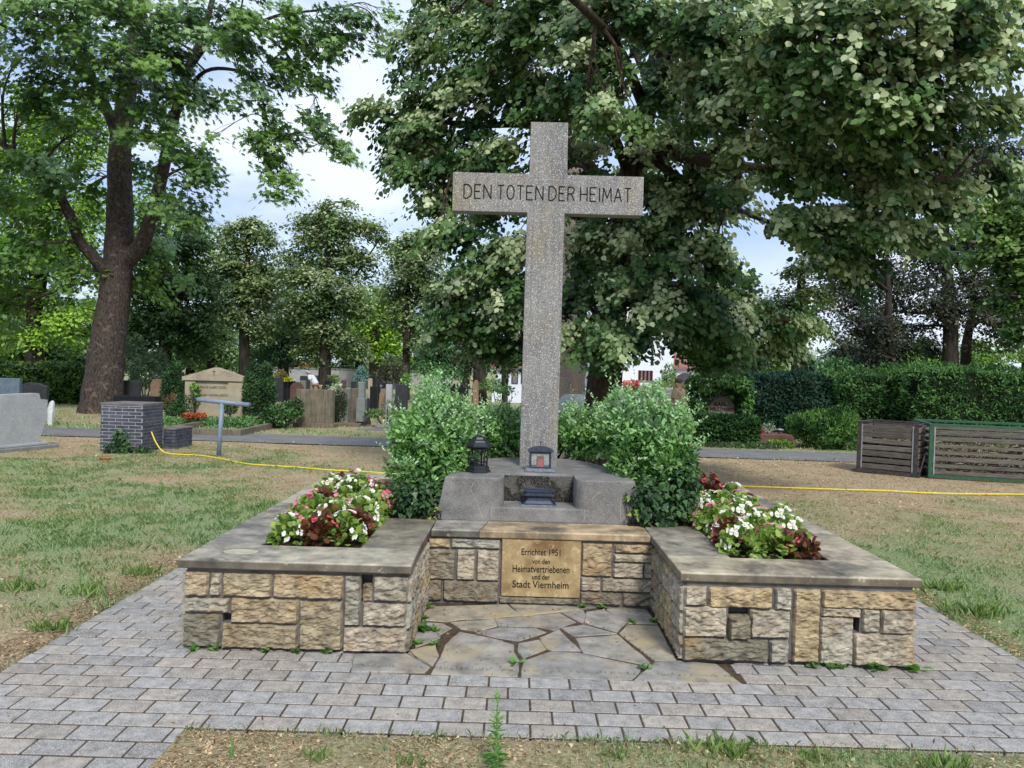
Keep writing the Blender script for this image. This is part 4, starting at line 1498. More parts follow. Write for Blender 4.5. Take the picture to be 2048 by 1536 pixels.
# plantain seed heads in the front strip
ORD = 'first second third fourth fifth sixth seventh eighth ninth tenth eleventh twelfth thirteenth fourteenth fifteenth sixteenth seventeenth eighteenth nineteenth twentieth'.split()
r = random.Random(8)
sprig = [(425, 1470), (540, 1455), (572, 1440), (600, 1470), (640, 1475), (656, 1460), (905, 1475), (938, 1465), (880, 1470), (1165, 1475), (1200, 1470), (1210, 1462), (1268, 1440), (1258, 1470), (1540, 1450), (1575, 1475), (1600, 1470), (1835, 1500), (1850, 1490), (1460, 1475)]
for i, (px, py) in enumerate(sprig):
    g = G(px + r.uniform(-8, 8), 1500 + (px - 400) * .028 + r.uniform(0, 30))
    h = r.uniform(.09, .17)
    lean = r.uniform(-.04, .04)
    q = MB()
    q.tube([(g.x, g.y, 0), (g.x + lean * .4, g.y, h * .6), (g.x + lean, g.y, h)], .0012, 4, srgb(150, 128, 92))
    q.tube([(g.x + lean, g.y, h), (g.x + lean * 1.05, g.y, h + .010), (g.x + lean * 1.1, g.y, h + .022)], [.0025, .0045, .002], 6, srgb(104, 66, 44))
    o = q.build('plantain_stalk', M['straw'], loc=(g.x, g.y, 0))
    tag(o, 'thin dry plantain stalk with brown seed head in the front strip, %s from the left' % ORD[sorted(range(20), key=lambda t_: sprig[t_][0]).index(i)], 'weed', 'plantain stalks in the front grass strip')


def scatter(n, x0, x1, y0, y1, fun):
    """n points in a rectangle, thinned by fun(x,y) in 0..1, denser towards the viewer"""
    x = rng.uniform(x0, x1, n)
    u = rng.uniform(0, 1, n)
    y = y0 + (y1 - y0) * u
    k = rng.uniform(0, 1, n) < fun(x, y)
    k &= ~paved(x, y)
    return x[k], y[k]


def grass(name, n, x0, x1, y0, y1, hl, wd, base=.0, label=None):
    def dens(x, y):
        g = greenness(x, y)
        cl = fbm(x * 5, y * 5, 1, 71, 3)
        return np.clip(.12 + g * 1.0, 0, 1) * np.clip((cl - .42) * 5, .10, 1)
    x, y = scatter(n, x0, x1, y0, y1, dens)
    k = len(x)
    g = greenness(x, y)
    an = rng.uniform(0, 6.28, k)
    lean = rng.uniform(.1, 1.0, k)
    tall = rng.uniform(0, 1, k) < .015
    h = rng.uniform(*hl, k) * (.65 + .6 * g) * np.where(tall, 2.0, 1)
    dx, dy = np.cos(an), np.sin(an)
    P0 = np.stack([x, y, ground_z(x, y) - .003], -1)
    sx_ = np.stack([-dy, dx, 0 * x], -1) * (wd * rng.uniform(.6, 1.3, k))[:, None]
    mid = P0 + np.stack([dx * lean * h * .3, dy * lean * h * .3, h * .6], -1)
    tip = P0 + np.stack([dx * lean * h * .9, dy * lean * h * .9, h * (1 - lean * .25)], -1)
    V = np.stack([P0 - sx_, P0 + sx_, mid + sx_ * .8, tip, mid - sx_ * .8], 1).reshape(-1, 3)
    Fc = (np.arange(k) * 5)[:, None] + np.arange(5)[None]
    dryb = (rng.uniform(0, 1, k) > g * .9 + .12)[:, None]
    f = rng.uniform(0, 1, (k, 1))
    blue = fbm(x * .9, y * .9, 0, 55, 2)[:, None]
    gc = np.array(srgb(136, 166, 96)) * (1 - f) + np.array(srgb(202, 218, 164)) * f
    gc = gc * (1 - .5 * blue) + np.array(srgb(166, 190, 166)) * .5 * blue
    dc = np.array(srgb(176, 154, 116)) * (1 - f) + np.array(srgb(224, 206, 168)) * f
    col = np.where(dryb, dc, gc)
    return tag(npmesh(name, V, Fc, np.repeat(col, 5, 0), M['grass']), kind='stuff')


grass('lawn_grass_left', 250000, -9.5, PX0, 4.2, 17.9, (.02, .05), .0026)
grass('lawn_grass_right', 220000, PX1, 12.5, 5.0, 17.9, (.02, .05), .0026)
grass('lawn_grass_behind', 34000, PX0, PX1, 9.6, 18, (.03, .06), .0045)
grass('front_strip_grass', 34000, -1.61, 3.4, 3.1, 3.99, (.010, .032), .0018)
grass('far_lawn_grass', 90000, -18, 16, 20.4, 36, (.04, .09), .009)


def litter(name, n, x0, x1, y0, y1, size, dens=None, onpave=False, cols=((142, 118, 90), (212, 190, 154)), zoff=.006):
    x = rng.uniform(x0, x1, n)
    y = rng.uniform(y0, y1, n)
    if not onpave:
        k = (~paved(x, y)) & (rng.uniform(0, 1, n) < (dens(x, y) if dens else 1))
        x, y = x[k], y[k]
    k = len(x)
    z = (ground_z(x, y) if not onpave else 0 * x) + zoff
    an = rng.uniform(0, 6.28, k)
    X = np.stack([np.cos(an), np.sin(an), rng.normal(0, .35, k)], -1)
    Z = np.array((0, 0, 1.0)) + rng.normal(0, .55, (k, 3))
    f = rng.uniform(0, 1, (k, 1)) ** 1.3
    col = np.array(srgb(*cols[0])) * (1 - f) + np.array(srgb(*cols[1])) * f
    h_ = int(k * .7)
    P_ = np.stack([x, y, z], -1)
    sz = size * rng.uniform(.4, 1.3, k)
    pr_ = [place(T_LANCE, P_[:h_], X[:h_], Z[:h_], sz[:h_] * 1.25, col[:h_]), place(T_IVY, P_[h_:], X[h_:], Z[h_:], sz[h_:], col[h_:])]
    return tag(npmesh(name, *cat_(pr_), M['straw']), kind='stuff')


dd = lambda x, y: np.clip(1.15 - greenness(x, y) * 1.1, .05, 1) * np.clip((fbm(x * 2.5, y * 2.5, 4, 81, 3) - .3) * 4, .15, 1)
litter('leaf_litter_left', 26000, -10, PX0, 4, 17.9, .034, dd)
litter('leaf_litter_right', 34000, PX1, 13, 5, 17.6, .036, dd)
litter('leaf_litter_behind', 9000, PX0, PX1, 9.6, 17.8, .04, dd)
litter('leaf_litter_front', 30000, -1.6, 3.4, 3.1, 3.985, .021, dd)
litter('leaf_litter_far', 5000, -16, 14, 20.2, 26, .07, dd)
litter('leaf_litter_path_edge', 2600, -11, 13, 17.3, 20.4, .045, lambda x, y: np.where((y > 18.3 - .055 * x) & (y < 19.8 - .055 * x), .05, .9), zoff=.03)
litter('crumbs_on_paving', 380, -2.9, 3.4, 4.0, 5.4, .016, onpave=True, cols=((110, 80, 56), (200, 176, 140)), zoff=.004)
litter('leaf_crumbs_in_recess', 130, -.6, 1.08, 5.2, 6.2, .022, onpave=True, cols=((120, 84, 56), (206, 176, 120)), zoff=.008)
# dry edge scraps along the left edge of the paving
litter('edge_litter_left', 2600, PX0 - .28, PX0, 4.2, 7.4, .024, cols=((120, 98, 78), (190, 166, 132)))
litter('edge_litter_right', 2000, PX1, PX1 + .22, 4.8, 8.4, .026, cols=((130, 106, 80), (206, 180, 140)))
# grass sprouting from the joints
sel = [FLQ[i] for i in rng.integers(0, len(FLQ), 420) if float(vnoise(FLQ[i].x * 3, FLQ[i].y * 3, 0, 14)) > .5]
x = np.concatenate([np.array([p.x for p in sel]), rng.uniform(-.9, 1.4, 160)])
y = np.concatenate([np.array([p.y for p in sel]), rng.normal(4.872, .008, 160)])
k = len(x)
an = rng.uniform(0, 6.28, k)
X = np.stack([np.cos(an) * .5, np.sin(an) * .5, np.ones(k)], -1)
V, Fc, Cc = place(T_LANCE, np.stack([x, y, 0 * x], -1), X, rng.normal(0, 1, (k, 3)), rng.uniform(.010, .026, k), np.array([srgb(122, 136, 80)]) * rng.uniform(.7, 1.2, (k, 1)))
tag(npmesh('joint_grass', V, Fc, Cc, M['grass']), kind='stuff')


# green grass clumps
def clump(px, py, n, h, label):
    g = G(px, py)
    an = rng.uniform(0, 6.28, n)
    X = np.stack([np.cos(an) * .7, np.sin(an) * .7, rng.uniform(.5, 1.6, n)], -1)
    P = np.array((g.x, g.y, 0)) + rng.normal(0, h * .5, (n, 3)) * np.array((1.6, 1, 0))
    f = rng.uniform(0, 1, (n, 1))
    V, Fc, Cc = place(T_LANCE, P, X, rng.normal(0, 1, (n, 3)), h * rng.uniform(.6, 1.2, n), np.array(srgb(96, 126, 66)) * (1 - f) + np.array(srgb(158, 178, 112)) * f)
    tag(npmesh('grass_tuft', V, Fc, Cc, M['grass'], loc=(g.x, g.y, 0)), label, 'grass tuft', 'green grass tufts')


for args in [(95, 1262, 70, .09, 'green grass tuft on dry ground beside the left paving edge'), (180, 1190, 60, .10, 'grass tuft in the dry patch left of the paving'), (45, 1180, 60, .1, 'grass tuft at the far left in the dry patch'),
             (285, 1150, 60, .10, 'grass tuft by the paving edge next to the left front wall'), (1450, 1512, 80, .09, 'lush green grass tuft in the front strip below the right front wall'), (1640, 1522, 50, .06, 'green grass tuft in the front strip, right half'),
             (1890, 1540, 60, .08, 'green grass tuft at the right end of the front strip'), (1960, 1232, 140, .11, 'bright green tuft beside the right paving edge'), (1890, 1180, 110, .09, 'bright green tuft behind the right wall corner'),
             (640, 1520, 40, .055, 'green grass tuft left of the tall horseweed'), (820, 1530, 40, .05, 'grass tuft just left of the tall horseweed'), (1230, 1515, 40, .05, 'small grass tuft in the front strip right of the horseweed')]:
    clump(*args)

# ================================================================== HOSE, PIPE, BRICK PILLAR
def smooth_path(P, k=8):
    out = []
    for i in range(len(P) - 1):
        p0, p1, p2, p3 = P[max(i - 1, 0)], P[i], P[i + 1], P[min(i + 2, len(P) - 1)]
        for s in range(k):
            t = s / k
            out.append(.5 * ((2 * p1) + (p2 - p0) * t + (2 * p0 - 5 * p1 + 4 * p2 - p3) * t * t + (3 * p1 - p0 - 3 * p2 + p3) * t ** 3))
    out.append(P[-1])
    return out


pts = [D(303, 864, 15.9), D(312, 885, 15.7), D(325, 902, 15.6), G(345, 908, .03), G(400, 911, .03), G(440, 917, .03), G(490, 927, .03), G(540, 931, .03), G(600, 935, .03), G(660, 940, .03), G(725, 943, .03),
       G(800, 948, .03), G(1000, 956, .03), G(1200, 962, .03), G(1400, 968, .03), G(1474, 972, .03), G(1560, 975, .03), G(1680, 979, .03), G(1760, 981, .03), G(1860, 986, .03), G(1950, 988, .03), G(2048, 989, .03), G(2200, 995, .03)]
tag(MB().tube(smooth_path(pts), .0125, 8).build('garden_hose', M['hose'], loc=tuple(pts[3])), 'yellow garden hose running from the brick pillar across the lawn behind the monument', 'hose')

pb = G(437, 913)
pipe = thing('standpipe', 'blue-grey T-shaped metal pipe standing in the lawn right of the brick pillar', 'pipe', tuple(pb))
top = D(444, 806, pb.y)
MB().tube([pb + Vector((0, 0, -.05)), (top.x, pb.y, top.z)], .042, 14).build('post', M['pipe'], pipe, smooth=True)
a, b2 = D(393, 799, pb.y - .05), D(500, 810, pb.y + .05)
q = MB()
q.tube([a, b2], .044, 14)
q.build('crossbar', M['pipe'], pipe, smooth=True)
d = (b2 - a).normalized()
MB().tube([b2 - d * .01, b2 + d * .02], .048, 14).build('end_cap', M['steel'], pipe)
MB().tube([a - d * .02, a + d * .01], .048, 14).build('end_cap', M['steel'], pipe)

# brick pillar
bl, br = G(200, 903), G(288, 908)
W, Dp, Hh = .86, .80, .975
ox, oy = bl.x, bl.y
bp_ = thing('brick_pillar', 'dark blue-grey brick pillar with light joints and a stone cap, ivy at its foot', 'brick pillar', (ox + W / 2, oy + .4, 0))
rz = R(-4)
rot = Matrix.Translation((ox, oy, 0)) @ Matrix.Rotation(rz, 4, 'Z') @ Matrix.Translation((-ox, -oy, 0))
q = MB()
q.box(ox + .006, ox + W - .006, oy + .006, oy + Dp, 0, Hh - .045)
mort = q.xf(0, rot).build('mortar', stone_mat('light_mortar', srgb(150, 150, 152), srgb(182, 182, 184), 12), bp_)
r = random.Random(2)


def bricks(q, x0, w, y, z0, z1, face, hb=.068, gp=.011, lb=.27, seed=0):
    r = random.Random(seed)
    z, j = z0, 0
    while z < z1 - .02:
        h = min(hb, z1 - z) - gp
        x = -lb * (.5 if j % 2 else 0) - lb * .33
        while x < w:
            a, b2 = max(0, x), min(w, x + lb - gp)
            if b2 - a > .02:
                v = r.uniform(.75, 1.25)
                if face == 'f':
                    q.box(x0 + a, x0 + b2, y, y + .03, z, z + h, (v, v, v))
                elif face == 'r':
                    q.box(y - .03, y, x0 + a, x0 + b2, z, z + h, (v, v, v))
                else:
                    q.box(y, y + .03, x0 + a, x0 + b2, z, z + h, (v, v, v))
            x += lb
        z += hb
        j += 1


q = MB()
bricks(q, ox, W, oy, .0, Hh - .05, 'f', seed=1, gp=.014)
bricks(q, oy + .031, Dp - .03, ox + W, .0, Hh - .05, 'r', seed=2)
bricks(q, oy + .031, Dp - .03, ox, .0, Hh - .05, 'l', seed=3)
q.xf(0, rot)
q.build('bricks', stone_mat('dark_brick', srgb(58, 60, 70), srgb(86, 88, 100), 9, bump=.4, attr=True), bp_)
q = MB().box(ox - .01, ox + W + .01, oy - .01, oy + Dp + .01, Hh - .045, Hh, ch=.008).xf(0, rot)
q.build('cap_slab', stone_mat('cap_stone', srgb(88, 84, 84), srgb(124, 120, 116), 5), bp_)
lw = thing('low_brick_wall', 'low dark brick wall stepping back behind the brick pillar', 'brick wall', (ox + 1.1, oy + 1.4, 0))
q = MB()
q.box(ox + .86, ox + 1.12, oy + .85, oy + 1.55, 0, .40)
q.xf(0, rot).build('mortar', M['mortar'], lw)
q = MB()
bricks(q, oy + .83, .72, ox + 1.13, 0, .40, 'r', seed=5)
bricks(q, ox + .86, .26, oy + .82, 0, .40, 'f', seed=6)
q.xf(0, rot).build('bricks', bpy.data.materials['dark_brick'], lw)
MB().box(ox + .85, ox + 1.14, oy + .81, oy + 1.56, .402, .44, ch=.006).xf(0, rot).build('cap_slab', bpy.data.materials['cap_stone'], lw)
ivy('dark ivy climbing the front of the brick pillar', (ox + .45, oy - .1, 0), [blob(240, 880, 17, 24, 15.55, .07), blob(226, 898, 20, 14, 15.5, .1), blob(248, 900, 18, 14, 15.5, .1)], 520, size=.085)
ivy('sprig of ivy at the right foot of the brick pillar', (ox + .95, oy + .1, 0), [blob(287, 902, 16, 10, 15.6, .1)], 150, size=.08)
pp = G(210, 921)
q = MB().loft([ngon(16, r_, pp.x, pp.y, z_) for r_, z_ in ((.08, .0), (.105, .05), (.11, .05), (.098, .045), (.075, .012))])
tag(q.build('plant_saucer', M['terracotta'], loc=(pp.x, pp.y, 0)), 'small terracotta saucer lying in the lawn in front of the brick pillar', 'saucer')

# ================================================================== CRATES
def crate(label, origin, ang, Lx, Ly, hz, planks, frame_mat, postw, gapf, fill, name='slatted_crate', rim=.04, strip=True, skid=True):
    root = thing(name, label, 'crate', tuple(origin))
    T = Matrix.Translation(origin) @ Matrix.Rotation(ang, 4, 'Z')
    q = MB()
    r = random.Random(int(Lx * 10))
    ph = (hz - .12) / planks
    for k in range(planks):
        z = .10 + k * ph
        for (x0, x1, y0, y1) in ((postw * .6, Lx - postw * .6, .012, .036), (postw * .6, Lx - postw * .6, Ly - .036, Ly - .012), (.012, .036, postw * .6, Ly - postw * .6), (Lx - .036, Lx - .012, postw * .6, Ly - postw * .6)):
            v = r.uniform(.72, 1.15)
            s = len(q.v)
            q.box(x0, x1, y0, y1, z, z + ph - gapf * r.uniform(.6, 1.3), (v, v * .98, v * .95), ch=.004)
            dz = r.uniform(-.008, .008)
            for i in range(s, len(q.v)):
                a = q.v[i]
                q.v[i] = (a[0], a[1], a[2] + dz * (a[0] / Lx - .5))
    q.xf(0, T).build('planks', M['oldwood'], root)
    q = MB()
    for (x, y) in ((0, 0), (Lx - postw, 0), (0, Ly - postw), (Lx - postw, Ly - postw)):
        q.box(x, x + .008, y, y + postw, .03, hz).box(x + .0085, x + postw, y if y == 0 else y + postw - .008, y + .008 if y == 0 else y + postw, .03, hz)
    w = rim
    for (x0, x1, y0, y1) in ((-.004, Lx + .004, -.006, w - .006), (-.004, Lx + .004, Ly - w + .006, Ly + .006), (-.006, w - .006, w - .004, Ly - w + .004), (Lx - w + .006, Lx + .006, w - .004, Ly - w + .004)):
        q.box(x0, x1, y0, y1, hz + .001, hz + w * .8, ch=.004)
        q.box(x0, x1, y0 - .002, y1, .04, .09)
    if skid:
        q.box(-.06, Lx + .06, -.05, .0, .02, .07).box(-.06, Lx + .06, Ly, Ly + .05, .02, .07)
        q.tube([(Lx + .03, .02, .07), (Lx + .10, .15, .50), (Lx + .03, .35, .50)], .014, 6)
    q.xf(0, T).build('frame', frame_mat, root)
    if strip:
        for x in (postw + .01, Lx - postw - .035):
            MB().box(x, x + .022, -.002, .010, .08, hz - .02).xf(0, T).build('fixing_strip', M['galv'], root)
    n = fill
    gname = 'green-framed crate' if 'in a green' in label else 'brown-framed crate'
    P = np.stack([rng.uniform(.12, Lx - .12, n), rng.uniform(.14, Ly - .12, n), .08 + (hz * .55) * rng.uniform(0, 1, n) ** .8], -1)
    an = rng.uniform(0, 6.28, n)
    X = np.stack([np.cos(an), np.sin(an), rng.normal(0, .4, n)], -1)
    f = rng.uniform(0, 1, (n, 1))
    col = np.array(srgb(48, 42, 34)) * (1 - f ** 2) + np.array(srgb(190, 172, 128)) * f ** 2
    Vv, Ff, Cc = place(T_LANCE if n % 2 else T_ROUND, P, X, rng.normal(0, 1, (n, 3)), rng.uniform(.05, .16, n), col)
    M4 = np.array(T)
    Vv = Vv @ M4[:3, :3].T + M4[:3, 3]
    o = npmesh('garden_waste', Vv, Ff, Cc, M['straw'], loc=tuple(origin))
    tag(o, kind='stuff')
    return root


o1_ = G(1712, 944)
crate('square crate of weathered planks in a rusty brown steel frame, left of the green-framed one', o1_, R(-42), 1.12, .85, .99, 7, M['steel'], .07, .028, 2400)
o2_ = G(1856, 958)
crate('long crate of weathered planks in a green painted frame, at the right edge', o2_, R(-17), 3.4, 1.75, 1.0, 7, M['greenpaint'], .07, .055, 4201, rim=.06, strip=True, skid=False)

# ================================================================== GRAVES AND SHRUBS BEYOND THE PATH
def grave(label, px0, px1, pyt, Y, mat, prof='rect', thick=.16, yaw=0, base=True, name='gravestone', z0=0, wobble=0, cat='gravestone', group=None, Z0=None):
    a, b2 = D(px0, pyt, Y), D(px1, pyt, Y)
    cxx, w = (a.x + b2.x) / 2, (b2.x - a.x)
    zt = (a.z + b2.z) / 2
    bh = .14 if base else 0
    root = thing(name, label, cat, (cxx, Y, 0), group)
    h = zt - bh - .0
    P = {'rect': [(-.5, 0), (.5, 0), (.5, 1), (-.5, 1)],
         'arch': [(-.5, 0), (.5, 0), (.5, .80)] + [(.5 * math.cos(R(t)), .80 + .20 * math.sin(R(t))) for t in range(15, 166, 15)] + [(-.5, .80)],
         'shoulder': [(-.5, 0), (.5, 0), (.5, .82), (.34, .86), (.28, 1), (-.28, 1), (-.34, .86), (-.5, .82)],
         'slant': [(-.5, 0), (.5, 0), (.5, .88), (.2, .98), (-.2, 1), (-.5, .9)],
         'tapered': [(-.42, 0), (.42, 0), (.5, .7), (.44, .86), (.30, .98), (0, 1), (-.32, .93), (-.5, .98), (-.48, .7)],
         'shield': [(-.3, 0), (.3, 0), (.5, .6), (.46, 1), (.15, .9), (0, 1), (-.15, .9), (-.46, 1), (-.5, .6)],
         'cross': [(-.5, 0), (.5, 0), (.5, .55), (.14, .62), (.14, 1), (-.14, 1), (-.14, .62), (-.5, .55)],
         'rough': [(-.46, 0), (.48, 0), (.5, .35), (.42, .62), (.46, .85), (.18, 1), (-.15, .97), (-.42, .82), (-.5, .45)]}[prof]
    if prof == 'rough':
        P2 = []
        for i in range(len(P)):
            for s in range(4):
                t = s / 4
                q1, q2 = P[i], P[(i + 1) % len(P)]
                P2.append((q1[0] + (q2[0] - q1[0]) * t + random.uniform(-.012, .012), q1[1] + (q2[1] - q1[1]) * t + random.uniform(-.01, .01)))
        P = P2
    T = Matrix.Translation((cxx, Y, 0)) @ Matrix.Rotation(R(yaw), 4, 'Z') @ Matrix.Translation((-cxx, -Y, 0))
    q = MB()
    rings = []
    for yy, k in ((0, .985), (.012, 1.0), (thick - .012, 1.0), (thick, .985)):
        rings.append([(cxx + x * w * k, Y + yy, bh + z * h * (k if z > .5 else 1)) for x, z in P])
    q.loft(rings)
    q.xf(0, T)
    q.build('headstone', M[mat], root)
    if base:
        MB().box(cxx - w * .56, cxx + w * .56, Y - .07, Y + thick + .07, -.02, bh - .002, ch=.012).xf(0, T).build('plinth', M[mat], root)
    return root


# big pale slab, seen from behind, left edge
gl = thing('gravestone', 'large pale grey granite gravestone seen from behind, cut off by the left edge', 'gravestone', (G(60, 905).x, G(60, 905).y, 0))
e0, e1 = G(-160, 921), G(92, 896)
dv = (e1 - e0)
ang = math.atan2(dv.y, dv.x)
Ln = dv.length
T = Matrix.Translation(e0) @ Matrix.Rotation(ang, 4, 'Z')
q = MB()
P = [(.0, .13), (Ln - .18, .13), (Ln + .02, .62), (Ln + .02, .98), (Ln - .14, .98), (Ln - .18, 1.115), (.3, 1.08), (0, 1.0)]
q.loft([[(x, y, z) for x, z in P] for y in (0, .22)])
q.xf(0, T).build('headstone', M['granite_light'], gl)
MB().box(-.3, Ln + .18, -.16, .40, -.02, .075, ch=.01).xf(0, T).build('plinth', M['granite_mid'], gl)
MB().box(-.1, Ln - .0, -.05, .3, .078, .13, ch=.01).xf(0, T).build('foot', M['granite_light'], gl)

grave('blue-grey granite gravestone with faint lettering, behind the large pale one at the left edge', -40, 37, 756, 21.5, 'granite_blue', 'rect', yaw=6)
grave('dark reddish-black gravestone with a curved top, between the blue-grey stone and the big tree', 40, 92, 765, 22.5, 'granite_dark', 'slant', yaw=4)
fig = D(102, 803, 21.6)
q = MB().tube([(fig.x, 21.6, 0), (fig.x, 21.6, fig.z * .5), (fig.x + .03, 21.6, fig.z - .06), (fig.x + .05, 21.6, fig.z + .02)], [.10, .11, .07, .03], 8, wob=.2)
tag(q.build('figurine', M['bronze_orna'], loc=(fig.x, 21.6, 0)), 'small white garden figurine beside the dark gravestone at the left', 'figurine')
grave('black polished slab lying askew behind the brick pillar', 222, 313, 792, 21.2, 'granite_black', 'rect', .3, yaw=-8, base=False)
grave('green-grey square gravestone right of the big plane trunk', 247, 279, 761, 28, 'granite_dark', 'rect')
grave('brown gravestone with a rounded top between the plane tree and the thuja', 301, 331, 758, 30, 'brownstone', 'arch')

# sandstone grave with pediment
Yg = 24.2
a, b2 = D(366, 762, Yg), D(491, 762, Yg)
w = b2.x - a.x
cxx = (a.x + b2.x) / 2
zt = D(428, 762, Yg).z
sg = thing('pediment_gravestone', 'wide beige sandstone gravestone with a low gable top and small cross, two lines of names', 'gravestone', (cxx, Yg, 0))
q = MB()
q.box(cxx - w * .47, cxx - w * .30, Yg, Yg + .40, 0, zt, ch=.01).box(cxx + w * .22, cxx + w * .47, Yg, Yg + .40, 0, zt, ch=.01)
q.box(cxx - w * .2985, cxx + w * .2185, Yg + .05, Yg + .40, 0, zt - .002)
q.build('panel', M['sandstone'], sg)
q = MB().box(cxx - w * .51, cxx + w * .51, Yg - .05, Yg + .44, zt + .002, zt + .12, ch=.01)
zp = zt + .122
pk = D(430, 735, Yg).z
q.loft([[(cxx - w * .48, y, zp), (cxx + w * .48, y, zp), (cxx, y, pk)] for y in (Yg - .03, Yg + .42)])
q.build('gable', M['sandstone'], sg)
q = MB().tube([(cxx, Yg - .034, pk - .08), (cxx, Yg - .034, pk - .24)], .008, 4).tube([(cxx - .045, Yg - .034, pk - .12), (cxx + .045, Yg - .034, pk - .12)], .008, 4)
q.build('small_cross', M['ink'], sg)
tm = plain('faded_lettering', srgb(92, 80, 62), .9)
M['faded'] = tm
for s_, z_, wd in (('FRANZ ALBERT ROOS', zt - .20, .80), ('WILMA HELENA ROOS', zt - .44, .90)):
    text(s_, .10, (cxx - .05, Yg + .048, z_), wd, sg, mat='faded', bold=.003)
q = MB()
ka, kb = G(318, 869), G(520, 864)
q.box(ka.x, kb.x, ka.y, ka.y + .14, -.02, .17, ch=.01)
q.box(kb.x - .14, kb.x, ka.y + .142, Yg + .4, -.02, .17, ch=.01).box(ka.x, ka.x + .14, ka.y + .142, Yg + .4, -.02, .17, ch=.01)
q.build('kerb', M['stained'], sg)


def shrub(label, blobs, n, size, c0, c1, tmpl=T_OVAL, name='shrub', mat='leaf', cat='shrub', group=None, hang=.1, cl=4, shell=.3, tip=None, trunk=None, cvar=.2):
    cxm = sum(b2[0] for b2 in blobs) / len(blobs)
    cym = sum(b2[1] for b2 in blobs) / len(blobs)
    zlow = min(b2[2] - b2[5] for b2 in blobs)
    root = thing(name, label, cat, (cxm, cym, 0), group)
    q = MB()
    for b2 in blobs[:8]:
        q.tube([(cxm, cym, -.02), ((cxm + b2[0]) / 2, (cym + b2[1]) / 2, max(.1, b2[2] * .5)), (b2[0], b2[1], b2[2] + b2[5] * .2)], [.03, .02, .01], 5)
    q.build('stems', M['bark_dark'], root)
    V, Fc, Cc = cat_(leaf_cloud(blobs, n, size, tmpl, c0, c1, seed=int(abs(cxm * 7)) % 50, shell=shell, hangv=hang, cl=cl, cvar=cvar))
    npmesh('foliage', V, Fc, Cc, M[mat], root)
    return root


TH0, TH1 = srgb(36, 64, 40), srgb(76, 108, 62)
DG0, DG1 = srgb(36, 62, 42), srgb(76, 108, 64)
MG0, MG1 = srgb(66, 102, 52), srgb(130, 164, 90)
shrub('dark columnar thuja just right of the sandstone gable grave', [blob(506, 790, 14, 55, 24.3), blob(506, 745, 9, 22, 24.3)], 5200, .10, TH0, TH1, T_NEEDLE, 'thuja', 'leaf_dull', 'conifer', 'dark thujas by the gable grave', hang=-.5)
shrub('second dark thuja, between the first one and the stained slab', [blob(533, 790, 14, 48, 24.8), blob(533, 748, 9, 22, 24.8)], 5000, .10, TH0, TH1, T_NEEDLE, 'thuja', 'leaf_dull', 'conifer', 'dark thujas by the gable grave', hang=-.5)
shrub('tall dark thuja left of the sandstone gable grave', [blob(347, 785, 18, 52, 25.6), blob(349, 745, 12, 22, 25.6)], 5500, .10, TH0, TH1, T_NEEDLE, 'thuja', 'leaf_dull', 'conifer', 'dark thujas by the gable grave', hang=-.5)
shrub('round juniper in front of the gable grave', [blob(368, 808, 24, 20, 23.4), blob(355, 815, 18, 14, 23.3)], 1500, .08, TH0, MG0, T_NEEDLE, 'juniper', 'leaf_dull', 'conifer')
shrub('small juniper in front of the gable grave at its right end', [blob(460, 815, 16, 12, 23.4)], 700, .08, TH0, MG0, T_NEEDLE, 'juniper', 'leaf_dull', 'conifer')
shrub('climbing sprig with bright leaves on the gable grave', [blob(392, 790, 5, 22, 24.1, .1), blob(388, 775, 7, 7, 24.1, .1)], 160, .10, MG0, srgb(140, 176, 84), T_IVY, 'climber', cat='climber')
gc = [blob(px, 846, 22, 12, 22.6, .6) for px in range(325, 515, 24)]
shrub('low green ground cover filling the kerbed gable grave', gc, 5200, .07, srgb(70, 112, 60), srgb(124, 164, 104), T_OVAL, 'ground_cover')
shrub('orange and rust flowers on the gable grave', [blob(378, 832, 14, 5, 22.2, .2), blob(400, 831, 12, 4, 22.2, .2)], 420, .05, srgb(140, 60, 34), srgb(190, 96, 46), T_ROUND, 'flowers', cat='flowers')
shrub('reddish leafy plant left of the juniper on the gable grave', [blob(345, 800, 8, 14, 23.6, .2)], 260, .07, srgb(120, 80, 60), srgb(150, 120, 80), T_OVAL, 'perennial')
shrub('rose bush with dark leaves left of the stained slab', [blob(560, 832, 32, 24, 22.6), blob(590, 815, 18, 18, 22.8), blob(535, 838, 20, 16, 22.4)], 2200, .09, srgb(36, 66, 34), srgb(96, 134, 74), T_OVAL, 'rose_bush')
grave('wide algae-streaked stone slab on a plinth, in front of the bending man', 591, 667, 779, 23.2, 'stained', 'rect', .2, yaw=-7)
shrub('egg-shaped clipped yew right of the streaked slab', [blob(678, 812, 15, 34, 24.5)], 2600, .06, srgb(24, 44, 30), srgb(48, 70, 40), T_NEEDLE, 'yew', 'leaf_dull', 'conifer', hang=-.3)
shrub('white hydrangea spray above the clipped yew', [blob(668, 775, 14, 8, 25.5), blob(678, 785, 10, 6, 25.5)], 300, .08, srgb(96, 130, 70), srgb(214, 220, 200), T_OVAL, 'hydrangea')
q = MB().box(G(672, 851).x, G(728, 851).x, G(700, 854).y, G(700, 854).y + .5, -.02, .10, ch=.01)
tag(q.build('grave_kerb', M['stained'], loc=(G(700, 854).x, G(700, 854).y, 0)), 'flat mossy kerb stone in the grass right of the streaked slab', 'kerb')
grave('reddish brown rounded gravestone behind the streaked slab', 581, 607, 764, 27.5, 'granite_red', 'arch', yaw=10)
grave('square dark grey gravestone left of the black one', 545, 566, 756, 38, 'granite_dark', 'rect')
grave('black gravestone with yellow flowers on top', 567, 590, 762, 36, 'granite_black', 'rect')
